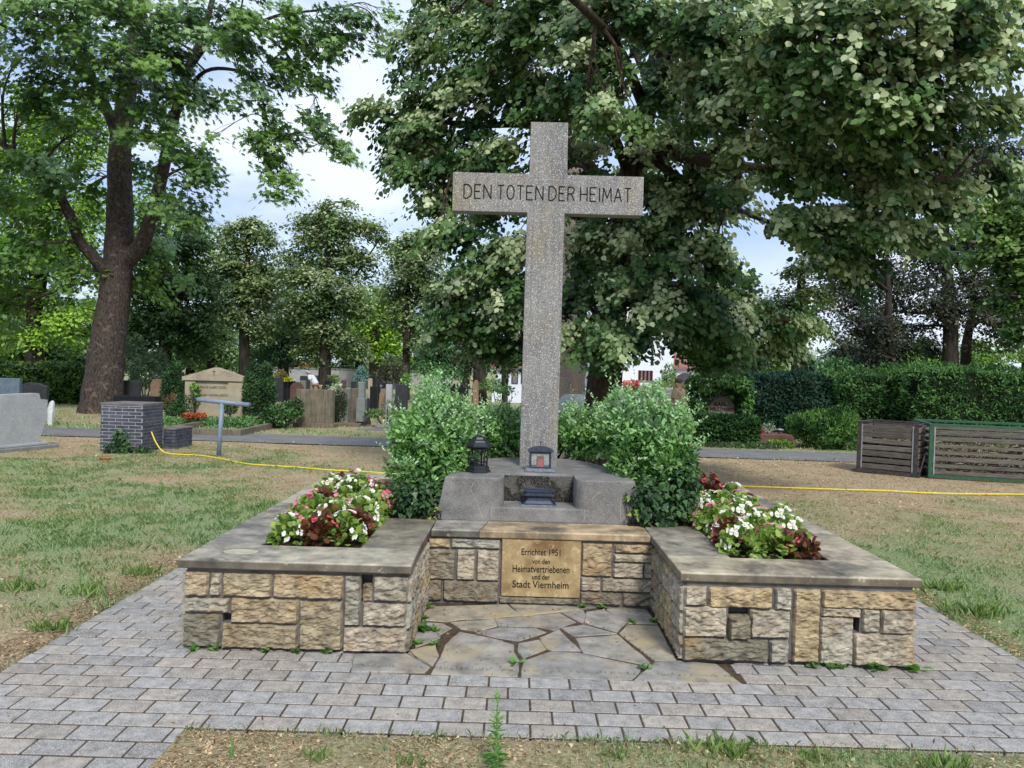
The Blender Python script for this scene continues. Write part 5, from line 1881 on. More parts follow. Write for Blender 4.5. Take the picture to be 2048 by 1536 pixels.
shrub('yellow flowers above the black gravestone', [blob(576, 759, 9, 3, 35.8, .15)], 160, .06, srgb(150, 160, 30), srgb(220, 214, 40), T_ROUND, 'flowers', cat='flowers')
grave('small grey gravestone left of the bending man', 601, 611, 761, 34, 'granite_mid', 'rect')
grave('black shield-shaped gravestone right of the linden trunk', 649, 664, 759, 33, 'granite_black', 'shield')
grave('wide reddish brown gravestone with a raised cross in its middle', 671, 703, 760, 31, 'granite_red', 'cross')
grave('pale grey side of a gravestone right of the clipped yew', 688, 699, 777, 26, 'granite_mid', 'rect', yaw=-30)
grave('dark slab gravestone edge beside the grey pillar', 698, 716, 777, 25.5, 'stained', 'rect', .25, yaw=-25)
grave('narrow dark stone behind the grey pillar', 702, 712, 763, 30, 'granite_dark', 'rect')
pg = grave('slim light grey granite pillar with stepped foot among the dark stones', 717, 729, 764, 24.4, 'granite_mid', 'rect', .25)
MB().box(D(714, 800, 24.3).x, D(731, 800, 24.3).x, 24.2, 24.6, .14, D(720, 797, 24.3).z, ch=.01).build('stepped_foot', M['granite_mid'], pg)
grave('small rough dark rubble stone at the foot of the grey pillar', 729, 740, 796, 24.8, 'granite_dark', 'rough')
grave('black gravestone with white lines of writing, left of the black cross stone', 740, 755, 773, 28.5, 'granite_black', 'rect')
gcx = grave('black gravestone bearing a small pale cross', 754, 771, 766, 29.5, 'granite_black', 'rect')
cc_ = D(762, 774, 29.5)
MB().tube([(cc_.x, 29.492, cc_.z + .12), (cc_.x, 29.492, cc_.z - .14)], .012, 4).tube([(cc_.x - .07, 29.492, cc_.z + .04), (cc_.x + .07, 29.492, cc_.z + .04)], .012, 4).build('small_cross', M['galv'], gcx)
grave('rough tan standing boulder gravestone', 758, 771, 777, 25.5, 'brownstone', 'rough', .35)
grave('slim pale grey granite post between the tan boulder and the big dark slab', 772, 784, 769, 25, 'granite_light', 'rect', .2)
grave('big plain dark slate gravestone just left of the left bush', 791, 815, 769, 24.5, 'granite_dark', 'rect', .2)
grave('black heart-shaped double gravestone seen over the left bush', 886, 912, 766, 27, 'granite_black', 'shield', yaw=4)
grave('second black double gravestone seen over the left bush', 912, 937, 768, 27.2, 'granite_black', 'shield', yaw=-4)
grave('brown rounded stone between far trunks', 946, 958, 760, 33, 'brownstone', 'arch')
grave('dark low gravestone far back by the pale wall', 740, 752, 752, 47, 'granite_dark', 'arch')
grave('small dark gravestone far behind the bending man', 600, 622, 752, 52, 'granite_dark', 'rect')
grave('tan narrow gravestone right of the blue spruce', 736, 744, 757, 33, 'sandstone', 'rect')
grave('small dark stone at the far left of the white shirted man', 626, 640, 751, 55, 'granite_dark', 'rect')
q = MB().box(D(716, 842, 22.7).x, D(790, 842, 22.7).x, 22.6, 22.75, -.02, .07, ch=.01)
q.box(D(745, 832, 23).x, D(778, 832, 23).x, 23.4, 23.9, .03, .12, ch=.01)
tag(q.build('grave_kerb', M['granite_mid'], loc=(D(750, 842, 22.6).x, 22.6, 0)), 'light grey kerb of a grave plot in the grass before the tan boulder', 'kerb')
shrub('silvery feathery plant on the grave by the grey post', [blob(775, 815, 14, 16, 24.3, .3)], 500, .08, srgb(110, 128, 112), srgb(170, 184, 166), T_LANCE, 'perennial')
shrub('small dark green plants on the grave before the tan boulder', [blob(748, 826, 20, 7, 24, .4), blob(790, 830, 14, 7, 23.8, .3)], 700, .07, DG0, MG1, T_OVAL, 'perennial')
shrub('small blue spruce on the grave behind the grey pillar', [blob(722, 752, 13, 12, 31), blob(722, 742, 7, 8, 31)], 900, .11, srgb(96, 136, 130), srgb(158, 190, 180), T_NEEDLE, 'blue_spruce', 'leaf_dull', 'conifer')
shrub('round pale green bush near the far pale wall', [blob(668, 758, 11, 7, 38)], 300, .12, srgb(116, 142, 90), srgb(160, 180, 120), T_OVAL, 'shrub')
shrub('loose brown-green shrub at the far left of the wall', [blob(562, 750, 12, 10, 40)], 300, .12, srgb(110, 110, 60), srgb(150, 140, 84), T_OVAL, 'shrub')
shrub('twiggy dark grey-green bush behind the big dark slab', [blob(785, 735, 26, 26, 30), blob(770, 750, 20, 12, 30), blob(800, 755, 20, 12, 30)], 1700, .09, srgb(66, 66, 52), srgb(104, 106, 80), T_OVAL, 'shrub')
shrub('low bright green shrub beside the far dark slab', [blob(812, 765, 8, 18, 25, .3)], 350, .09, MG0, srgb(130, 170, 70), T_OVAL, 'shrub')
shrub('small rounded green bushes left of the white outbuilding', [blob(985, 770, 26, 12, 33), blob(1010, 780, 18, 8, 30)], 900, .1, MG0, MG1, T_OVAL, 'shrub')
shrub('light green weeping shrub behind the plane tree trunk', [blob(290, 745, 34, 30, 31), blob(270, 700, 20, 30, 32), blob(315, 720, 18, 24, 32)], 2600, .12, srgb(60, 84, 58), srgb(130, 150, 116), T_OVAL, 'shrub')

# boulder grave under the ivy arch
Yb = 22.9
bo_ = thing('boulder_gravestone', 'rough brown-grey boulder gravestone with dark lettering under the ivy arch', 'gravestone', (D(1444, 830, Yb).x, Yb, 0))
q = MB()
P = [(1412, 834), (1416, 812), (1428, 797), (1446, 791), (1462, 797), (1472, 812), (1476, 834)]
pr = [D(a, b2, Yb) for a, b2 in P]
rings = []
for yy, k in ((.0, .93), (.05, 1.0), (.35, .98), (.45, .8)):
    c = sum(pr, Vector()) / len(pr)
    rings.append([(c.x + (p.x - c.x) * k, Yb + yy, (c.z + (p.z - c.z) * k) if p.z > c.z - .25 else .3) for p in pr])
q.loft(rings)
q.build('headstone', M['boulder'], bo_)
text('KARL', .14, (D(1441, 809, Yb).x, Yb - .006, D(1441, 809, Yb).z), .36, bo_, bold=.004)
text('WILCZYNSKI', .14, (D(1442, 819, Yb).x, Yb - .006, D(1442, 819, Yb).z), .64, bo_, bold=.004)
arch = [blob(1390, 795, 24, 44, 23.0, .5), blob(1486, 800, 20, 42, 23.0, .5), blob(1410, 765, 32, 26, 22.9, .7), blob(1445, 758, 42, 22, 22.9, .8), blob(1478, 768, 26, 26, 22.9, .7), blob(1440, 800, 34, 30, 23.9, .3)]
shrub('big rounded ivy arch over the boulder gravestone', arch, 9000, .10, srgb(34, 66, 30), srgb(86, 128, 58), T_IVY, 'ivy_arch', cat='ivy', hang=.8, cl=3)


def hedge(label, x0, x1, y0, y1, zt, n, size, c0, c1, name='hedge', lump=.25, tmpl=T_NEEDLE, group=None, fuzz=0.0, mat='leaf_dull'):
    root = thing(name, label, 'hedge', ((x0 + x1) / 2, y0, 0), group)
    # leaf shell over all sides of the box
    w, d = x1 - x0, y1 - y0
    af, at_, as_ = w * zt, w * d, d * zt
    s = af * 1.6 + at_ + 2 * as_
    out = []
    for kind, share in (('f', af * 1.3 / s), ('b', af * .3 / s), ('t', at_ / s), ('l', as_ / s), ('r', as_ / s)):
        k = int(n * share)
        if k < 3:
            continue
        u, v = rng.uniform(0, 1, k), rng.uniform(0, 1, k)
        if kind in 'fb':
            P = np.stack([x0 + w * u, np.full(k, y0 if kind == 'f' else y1), zt * v], -1)
            nn = np.array((0, -1.0 if kind == 'f' else 1.0, .25))
        elif kind == 't':
            P = np.stack([x0 + w * u, y0 + d * v, np.full(k, zt)], -1)
            nn = np.array((0, 0, 1.0))
        else:
            P = np.stack([np.full(k, x0 if kind == 'l' else x1), y0 + d * u, zt * v], -1)
            nn = np.array((-1.0 if kind == 'l' else 1.0, 0, .25))
        bump = (fbm(P[:, 0] * 1.1, P[:, 1] * 1.1, P[:, 2] * 1.3, 61, 3) - .5)[:, None] * lump * 2
        P = P + norm(nn) * (bump - np.abs(rng.normal(0, .09, (k, 1))))
        edge = np.minimum(P[:, 2:3] / max(zt, .01), 1)
        P = P - np.array((0, -1, 0)) * (edge ** 4) * .12
        X = nn * .8 + rng.normal(0, .6, (k, 3)) + np.array((0, 0, fuzz))
        Z = nn + rng.normal(0, .6, (k, 3)) + np.array((0, 0, .5))
        f = np.clip((fbm(P[:, 0] * 3, P[:, 1] * 3, P[:, 2] * 4, 17, 3)[:, None] - .5) * 3 + .45 + rng.normal(0, .25, (k, 1)), 0, 1)
        out.append(place(tmpl, P, X, Z, size * rng.uniform(.6, 1.4, k), np.array(c0) * (1 - f) + np.array(c1) * f))
    V, Fc, Cc = cat_(out)
    npmesh('foliage', V, Fc, Cc, M[mat], root)
    q = MB()
    x = x0 + .3
    while x < x1:
        q.tube([(x, (y0 + y1) / 2, -.02), (x + .05, (y0 + y1) / 2, zt * .8)], .03, 5)
        x += .8
    q.build('stems', M['bark_dark'], root)
    # dark twiggy interior that stops the light
    q = MB().box(x0 + .22, x1 - .22, y0 + .22, y1 - .15, .05, zt - .12)
    q.build('inner_twigs', M['twigs'], root)
    return root


M['twigs'] = plain('inner_twigs', srgb(30, 36, 24), .95, spec=.05)
X_ = lambda px, Y: D(px, 760, Y).x
hedge('low clipped box hedge in front of the boulder gravestone', X_(1378, 21.6), X_(1520, 21.6), 21.4, 22.4, D(1450, 833, 21.5).z, 9000, .07, srgb(28, 58, 30), srgb(66, 102, 52), 'box_hedge', .05, T_OVAL)
hedge('dark blue-green yew hedge right of the ivy arch', X_(1498, 25), X_(1705, 25), 25, 27.5, D(1600, 750, 25).z, 15000, .13, srgb(26, 54, 44), srgb(58, 90, 68), 'yew_hedge', .35)
hedge('mid green yew hedge behind the brown-framed crate', X_(1690, 24.2), X_(1822, 24.2), 24.6, 27, D(1760, 748, 24.2).z, 11000, .12, srgb(38, 72, 36), srgb(90, 126, 66), 'yew_hedge', .35)
hedge('tallest green yew hedge behind the green-framed crate', X_(1832, 23.4), X_(2300, 23.4), 23.4, 26.5, D(1930, 738, 23.4).z, 20000, .12, srgb(38, 74, 36), srgb(94, 134, 68), 'yew_hedge', .4)
hedge('long green privet hedge behind the big plane tree at the left', X_(-260, 31), X_(190, 31), 31, 33, D(80, 732, 31).z, 16000, .13, srgb(40, 70, 30), srgb(98, 130, 58), 'privet_hedge', .35, T_OVAL, mat='leaf')
shrub('feathery juniper with arching tips left of the brown-framed crate', [blob(1640, 868, 44, 34, 20.9, .8), blob(1680, 850, 34, 34, 20.9, .7), blob(1605, 850, 28, 22, 21, .6), blob(1695, 880, 26, 28, 20.8, .5), blob(1640, 840, 30, 18, 21, .5)], 7500, .13,
      srgb(34, 66, 32), srgb(96, 134, 62), T_NEEDLE, 'juniper', 'leaf_dull', 'conifer', hang=-.7, cl=3)
shrub('trailing ground ivy along the path below the box hedge', [blob(px, 893, 22, 6, 20.6, .5) for px in range(1410, 1560, 26)], 2400, .08, srgb(40, 60, 34), srgb(90, 110, 66), T_IVY, 'ground_ivy')
shrub('bright green tuft of ground cover left of the juniper', [blob(1560, 890, 26, 8, 20.9, .4)], 900, .08, srgb(84, 124, 44), srgb(128, 160, 66), T_OVAL, 'ground_cover')
# small grave with candle right of the box hedge
gk = D(1545, 880, 22.6)
q = MB().box(X_(1518, 22.4), X_(1585, 22.4), 22.3, 22.5, -.02, D(1550, 869, 22.3).z, ch=.01).box(X_(1518, 22.4), X_(1600, 22.4), 22.52, 23.9, -.02, D(1550, 869, 22.3).z - .05)
tag(q.build('grave_kerb', M['granite_red'], loc=(gk.x, 22.3, 0)), 'dark kerb of the small grave right of the box hedge', 'kerb')
zk = D(1550, 869, 22.3).z
p = D(1523, 869, 22.6)
q = MB().loft([ngon(12, r_, p.x, 22.55, zk + .0 + z_ - .05) for r_, z_ in ((.045, .0), (.05, .02), (.05, .15), (.04, .17))])
tag(q.build('grave_candle', M['redglass'], loc=(p.x, 22.55, zk - .05)), 'bright red grave candle right of the box hedge', 'candle')
p = D(1560, 869, 22.6)
lt2 = thing('grave_lantern', 'small bronze grave lantern with a flat pale roof right of the red candle', 'lantern', (p.x, 22.6, zk - .05))
MB().loft([ngon(6, r_, p.x, 22.6, zk - .05 + z_) for r_, z_ in ((.09, 0), (.06, .03), (.06, .15), (.09, .155))]).build('body', M['granite_red'], lt2)
MB().loft([ngon(6, r_, p.x, 22.6, zk - .05 + z_) for r_, z_ in ((.11, .156), (.11, .17), (.04, .20))]).build('roof', M['galv'], lt2)
shrub('pale leafy bouquet on the small grave behind the red candle', [blob(1536, 855, 14, 8, 22.9, .2)], 220, .06, srgb(96, 124, 90), srgb(190, 196, 180), T_OVAL, 'bouquet', cat='flowers')

# monolith and grey rock behind the cross
Ym = 22.5
mono = thing('stone_monolith', 'very tall rough brown stone monolith behind the stone cross, mostly hidden by the linden', 'monument', (D(1120, 800, Ym).x, Ym, 0))
P = [(1052, 805), (1060, 640), (1075, 470), (1100, 330), (1125, 265), (1160, 262), (1182, 300), (1180, 420), (1180, 560), (1174, 640), (1176, 735), (1172, 805)]
rings = []
Pd = []
for i in range(len(P)):
    a, b2 = P[i], P[(i + 1) % len(P)]
    for s in range(5):
        Pd.append((a[0] + (b2[0] - a[0]) * s / 5 + random.uniform(-2, 2), a[1] + (b2[1] - a[1]) * s / 5))
for yy, k in ((0, .82), (.15, .96), (.6, 1.0), (1.1, .85)):
    ring = []
    for a, b2 in Pd:
        p = D(1118 + (a - 1118) * k, min(b2 + (0 if b2 > 500 else (1 - k) * 60), 805), Ym)
        z = p.z if b2 < 795 else -.1
        ring.append((p.x, Ym + yy, z))
    rings.append(ring)
MB().loft(rings).build('shaft', M['boulder'], mono)
q = MB()
c = D(1152, 820, 20.6)
rk = []
for i in range(9):
    t = i / 8
    zz_ = -.1 + (D(1152, 787, 20.6).z + .1) * math.sin(t * math.pi / 2)
    rr_ = math.cos(t * math.pi / 2) ** .6
    rk.append([(c.x + .62 * rr_ * math.cos(a) * (1 + .12 * float(vnoise(a * 2, t * 4, 1, 3))), 20.9 + .45 * rr_ * math.sin(a) * (1 + .12 * float(vnoise(a * 2, t * 4, 2, 3))), zz_) for a in np.linspace(0, 2 * math.pi, 19)[:-1]])
q.loft(rk[:-1] + [[(a[0] * .3 + c.x * .7, a[1] * .3 + 20.9 * .7, a[2]) for a in rk[-2]]])
tag(q.build('grey_boulder', M['greyrock'], loc=(c.x, 20.9, 0), smooth=False), 'grey boulder at the foot of the monolith, left of the linden trunk', 'boulder')

# ================================================================== BUILDINGS
def box_part(name, mat, root, *a, **k):
    return MB().box(*a, **k).build(name, M[mat], root)


Yc = 52.
ch = thing('chapel', 'white rendered chapel with gable and a row of four small windows, under the linden', 'building', (X_(1300, Yc), Yc, 0))
xa, xb = D(1235, 760, Yc).x, D(1346, 760, Yc).x
zE = D(1300, 690, Yc).z
zR = D(1300, 590, Yc).z
xw0, xw1 = xa - 1.5, xb
q = MB()
wy = Yc
zs0, zs1 = D(1290, 761, Yc).z, D(1290, 741, Yc).z
wx0, wx1 = D(1276, 750, Yc).x, D(1306, 750, Yc).x
xr = (xw0 + xw1) / 2
q.add([(xw0, wy, -.1), (wx0, wy, -.1), (wx0, wy, zE), (xw0, wy, zE)], [(0, 1, 2, 3)])
q.add([(wx1, wy, -.1), (xw1, wy, -.1), (xw1, wy, zE), (wx1, wy, zE)], [(0, 1, 2, 3)])
q.add([(wx0, wy, -.1), (wx1, wy, -.1), (wx1, wy, zs0), (wx0, wy, zs0)], [(0, 1, 2, 3)])
q.add([(wx0, wy, zs1), (wx1, wy, zs1), (wx1, wy, zE), (wx0, wy, zE)], [(0, 1, 2, 3)])
q.add([(xw0, wy, zE), (xw1, wy, zE), (xr, wy, zR)], [(0, 1, 2)])
q.add([(xw1, wy, -.1), (xw1, wy + 14, -.1), (xw1, wy + 14, zE), (xw1, wy, zE)], [(0, 1, 2, 3)])
q.add([(xw0, wy, -.1), (xw0, wy + 14, -.1), (xw0, wy + 14, zE), (xw0, wy, zE)], [(0, 3, 2, 1)])
q.add([(xw0, wy + 14, -.1), (xw1, wy + 14, -.1), (xw1, wy + 14, zE), (xr, wy + 14, zR), (xw0, wy + 14, zE)], [(0, 1, 2, 3, 4)])
q.build('wall', M['white_wall'], ch)
q = MB()
for s in (-1, 1):
    xe = xw0 - .3 if s < 0 else xw1 + .3
    q.add([(xe, wy - .25, zE - .15), (xr, wy - .25, zR + .1), (xr, wy + 14.3, zR + .1), (xe, wy + 14.3, zE - .15), (xe, wy - .25, zE), (xr, wy - .25, zR + .25), (xr, wy + 14.3, zR + .25), (xe, wy + 14.3, zE)],
          [(0, 1, 2, 3), (4, 5, 6, 7), (0, 1, 5, 4), (2, 3, 7, 6), (0, 3, 7, 4)])
q.build('roof', M['roof'], ch)
wn = MB()
ww = (wx1 - wx0) / 4
for i in range(5):
    x = wx0 + i * ww
    wn.box(x - .05 if i else x, x + .05 if i < 4 else x, wy + .02, wy + .16, zs0, zs1)
wn.box(wx0 - .08, wx1 + .08, wy - .08, wy + .015, zs0 - .08, zs0 - .002)
fr_ = wn.build('window_frame', M['frame_red'], ch)
pn = MB()
for i in range(4):
    pn.box(wx0 + i * ww + .052, wx0 + (i + 1) * ww - .052, wy + .10, wy + .12, zs0, zs1)
pn.build('window_panes', M['dark_void'], fr_)
# arcade wing at the right
xa, xb = D(1347, 760, Yc + 1).x, D(1480, 760, Yc + 1).x
ze = D(1370, 738, Yc).z
zr = D(1370, 705, Yc).z
MB().box(xw1 + .02, xb, wy + 3.4, wy + 3.6, -.1, ze).build('arcade_back_wall', M['white_wall'], ch)
wing = MB()
pitch_ = 1.75
x = xw1 + .25
while x < xb:
    wing.box(x + 1.35, x + 1.75, wy + .6, wy + .95, -.1, ze - .55)
    # shallow arch above each opening
    n8 = 8
    V, Fc = [], []
    for i in range(n8 + 1):
        t = i / n8
        xx = x + 1.35 * t
        zz_ = ze - .55 + .3 * math.sin(t * math.pi)
        V += [(xx, wy + .62, zz_), (xx, wy + .62, ze - .002), (xx, wy + .93, zz_), (xx, wy + .93, ze - .002)]
    for i in range(n8):
        a = i * 4
        Fc += [(a, a + 4, a + 5, a + 1), (a + 2, a + 3, a + 7, a + 6), (a, a + 2, a + 6, a + 4)]
    wing.add(V, Fc)
    wing.box(x + 1.35, x + 1.75, wy + .62, wy + .93, ze - .549, ze - .003)
    x += pitch_
wing.build('arcade', M['white_wall'], ch)
MB().loft([[(xw1 + .02, y, z) for y, z in ((wy + .3, ze), (wy + .3, ze + .12), (wy + 3.5, zr + .1), (wy + 6, ze))], [(xb + .3, y, z) for y, z in ((wy + .3, ze), (wy + .3, ze + .12), (wy + 3.5, zr + .1), (wy + 6, ze))]]).build('arcade_roof', M['roof'], ch)

Yo = 46.
ob = thing('outbuilding', 'low white outbuilding with dark shutters and a red roof, left of the stone cross', 'building', (X_(1030, Yo), Yo, 0))
xa, xb = D(991, 760, Yo).x, D(1150, 760, Yo).x
ze = D(1020, 735, Yo).z
MB().box(xa, xb, Yo, Yo + 6, -.1, ze).build('wall', M['white_wall'], ob)
for i, (p0, p1) in enumerate(((1003, 1017), (1023, 1036), (1042, 1055), (1070, 1085))):
    f_ = MB().box(D(p0, 760, Yo).x, D(p1, 760, Yo).x, Yo - .05, Yo - .005, D(p0, 767, Yo).z, D(p0, 739, Yo).z).build('window', M['dark_void'], ob)
    MB().box(D(p0 + 2, 760, Yo).x, D(p1 - 2, 760, Yo).x, Yo - .07, Yo - .052, D(p0, 766, Yo).z, D(p0, 740, Yo).z).build('shutter', M['shade_grey'], f_)
zr = D(1020, 706, Yo).z
MB().loft([[(x, y, z) for y, z in ((Yo - .4, ze + .001), (Yo - .4, ze + .12), (Yo + 3, zr), (Yo + 6.4, ze + .001))] for x in (xa - .4, xb + .4)]).build('roof', M['roof'], ob)
MB().box(D(986, 760, Yo).x, D(1060, 760, Yo).x, Yo - 1.6, Yo - 1.5, -.1, D(1020, 776, Yo).z, ch=.01).build('front_parapet', M['white_wall'], ob)

lw_ = MB()
Yw = 66.
xa, xb = D(530, 750, Yw).x, D(905, 750, Yw).x
zt_ = D(700, 740, Yw).z
wl = thing('boundary_wall', 'long pale boundary wall of the cemetery far behind the graves', 'wall', ((xa + xb) / 2, Yw, 0))
MB().box(xa, xb, Yw, Yw + .3, -.1, zt_).build('wall_panel', M['long_wall'], wl)
MB().box(xa, xb, Yw - .06, Yw + .36, zt_ + .002, zt_ + .10).build('wall_cap', M['granite_mid'], wl)


def house(label, p0, p1, Y, pyE, pyR, wallm, roofm, wins, base_py=None):
    a, b2 = D(p0, 750, Y).x, D(p1, 750, Y).x
    ze, zr = D((p0 + p1) / 2, pyE, Y).z, D((p0 + p1) / 2, pyR, Y).z
    h = thing('house', label, 'house', ((a + b2) / 2, Y, 0))
    MB().box(a, b2, Y, Y + 8, -.1, ze).build('wall', wallm, h)
    MB().loft([[(x, y, z) for y, z in ((Y - .5, ze + .001), (Y - .5, ze + .2), (Y + 4, zr), (Y + 8.5, ze + .001))] for x in (a - .5, b2 + .5)]).build('roof', roofm, h)
    for w0 in wins:
        x = a + (b2 - a) * w0
        f_ = MB().box(x - .6, x + .6, Y - .06, Y - .005, ze * .35, ze * .35 + 1.2).build('window', M['white_wall'], h)
        MB().box(x - .5, x + .5, Y - .08, Y - .062, ze * .35 + .1, ze * .35 + 1.1).build('pane', M['dark_void'], f_)
    return h


M['wood_gable'] = plain('brown_timber', srgb(120, 78, 50), .8)
house('house with an orange-red roof behind the pale wall, far left', 548, 604, 84, 735, 722, M['wood_gable'], M['orange_roof'], (.2, .7))
house('house with a grey roof behind the pale wall', 612, 668, 90, 736, 724, M['white_wall'], M['granite_mid'], (.2, .5, .8))
house('white house behind the pale wall, behind the blue spruce', 700, 760, 92, 730, 716, M['white_wall'], M['roof'], (.2, .5, .8))
house('white house glimpsed at the far right of the pale wall', 800, 860, 96, 732, 716, M['white_wall'], M['roof'], (.3, .7))

# bench, red flowers and plants in the chapel court
Yn = 30.
bn = thing('park_bench', 'grey park bench behind the right bush, left of the man in the tan shirt', 'bench', (D(1325, 800, Yn).x, Yn, 0))
x0, x1 = D(1292, 780, Yn).x, D(1351, 780, Yn).x
z1 = D(1320, 778, Yn).z
for z_ in (z1 - .08, z1 - .22):
    pass
q = MB()
for k_ in range(2):
    q.box(x0, x1, Yn + .02 * k_, Yn + .03 + .02 * k_, z1 - .30 + k_ * .15, z1 - .18 + k_ * .15)
q.build('backrest', M['bench'], bn)
MB().box(x0, x1, Yn - .45, Yn - .05, z1 - .48, z1 - .44).build('seat', M['bench'], bn)
for x in (x0 + .08, x1 - .14):
    q = MB().box(x, x + .05, Yn - .42, Yn - .36, 0, z1 - .482).box(x, x + .05, Yn + .04, Yn + .09, 0, z1)
    q.build('leg', M['steel'], bn)
shrub('red flowering plants behind the right bush, before the chapel', [blob(1262, 768, 18, 6, 30, .4)], 500, .07, srgb(190, 60, 70), srgb(236, 140, 146), T_ROUND, 'flowers', cat='flowers')
shrub('green perennial under the red flowers before the chapel', [blob(1262, 785, 22, 14, 30, .5)], 1200, .10, srgb(80, 104, 54), srgb(140, 156, 92), T_LANCE, 'perennial')
shrub('slender young bushy tree against the white chapel wall', [blob(1338, 750, 14, 22, 40), blob(1334, 765, 16, 12, 40)], 900, .13, srgb(90, 120, 70), srgb(150, 180, 120), T_OVAL, 'shrub')
shrub('rounded light green grasses before the chapel window', [blob(1318, 772, 24, 9, 38), blob(1355, 770, 20, 6, 39)], 1100, .13, srgb(96, 124, 60), srgb(160, 176, 104), T_LANCE, 'perennial')
shrub('low planting strip along the court left of the bench', [blob(px, 781, 20, 5, 34, .4) for px in (1285, 1305, 1370)], 900, .1, srgb(90, 116, 56), srgb(150, 160, 90), T_LANCE, 'perennial')
q = MB().box(D(1250, 770, 37).x, D(1345, 770, 37).x, 37, 37.3, 0, D(1300, 779, 37).z + .1)
tag(q.build('low_wall', M['long_wall'], loc=(D(1300, 770, 37).x, 37, 0)), 'low pale wall of the court before the chapel', 'wall')

# ================================================================== PEOPLE
def person(label, base, joints, edges, parts, name='person'):
    """joints: name -> ((x,y,z), radius); body is one skinned surface"""
    root = thing(name, label, 'person', base)
    bx_ = Vector(base)

    def skin(nm, js, es, mat, parent, grow=0.0, sub=2):
        names = list(js)
        me = bpy.data.meshes.new(nm)
        me.from_pydata([tuple(Vector(js[k_][0])) for k_ in names], [(names.index(a), names.index(b3)) for a, b3 in es], [])
        o = bpy.data.objects.new(nm, me)
        C.objects.link(o)
        md = o.modifiers.new('skin', 'SKIN')
        for i, k_ in enumerate(names):
            r_ = js[k_][1]
            rr = r_ if hasattr(r_, '__len__') else (r_, r_)
            me.skin_vertices[0].data[i].radius = (rr[0] + grow, rr[1] + grow)
            me.skin_vertices[0].data[i].use_root = (i == 0)
        sb = o.modifiers.new('sub', 'SUBSURF')
        sb.levels = sub
        sb.render_levels = sub
        me.materials.append(M[mat])
        dg = bpy.context.evaluated_depsgraph_get()
        m2_ = bpy.data.meshes.new_from_object(o.evaluated_get(dg))
        bpy.data.objects.remove(o)
        o = bpy.data.objects.new(nm, m2_)
        for p_ in m2_.polygons:
            p_.use_smooth = True
        C.objects.link(o)
        o.parent = parent
        return o

    skin('body', joints, edges, 'skin', root)
    for nm, keys, es, mat, grow, over in parts:
        js = {k_: joints[k_] for k_ in keys}
        js.update(over)
        skin(nm, js, es, mat, root, grow)
    return root


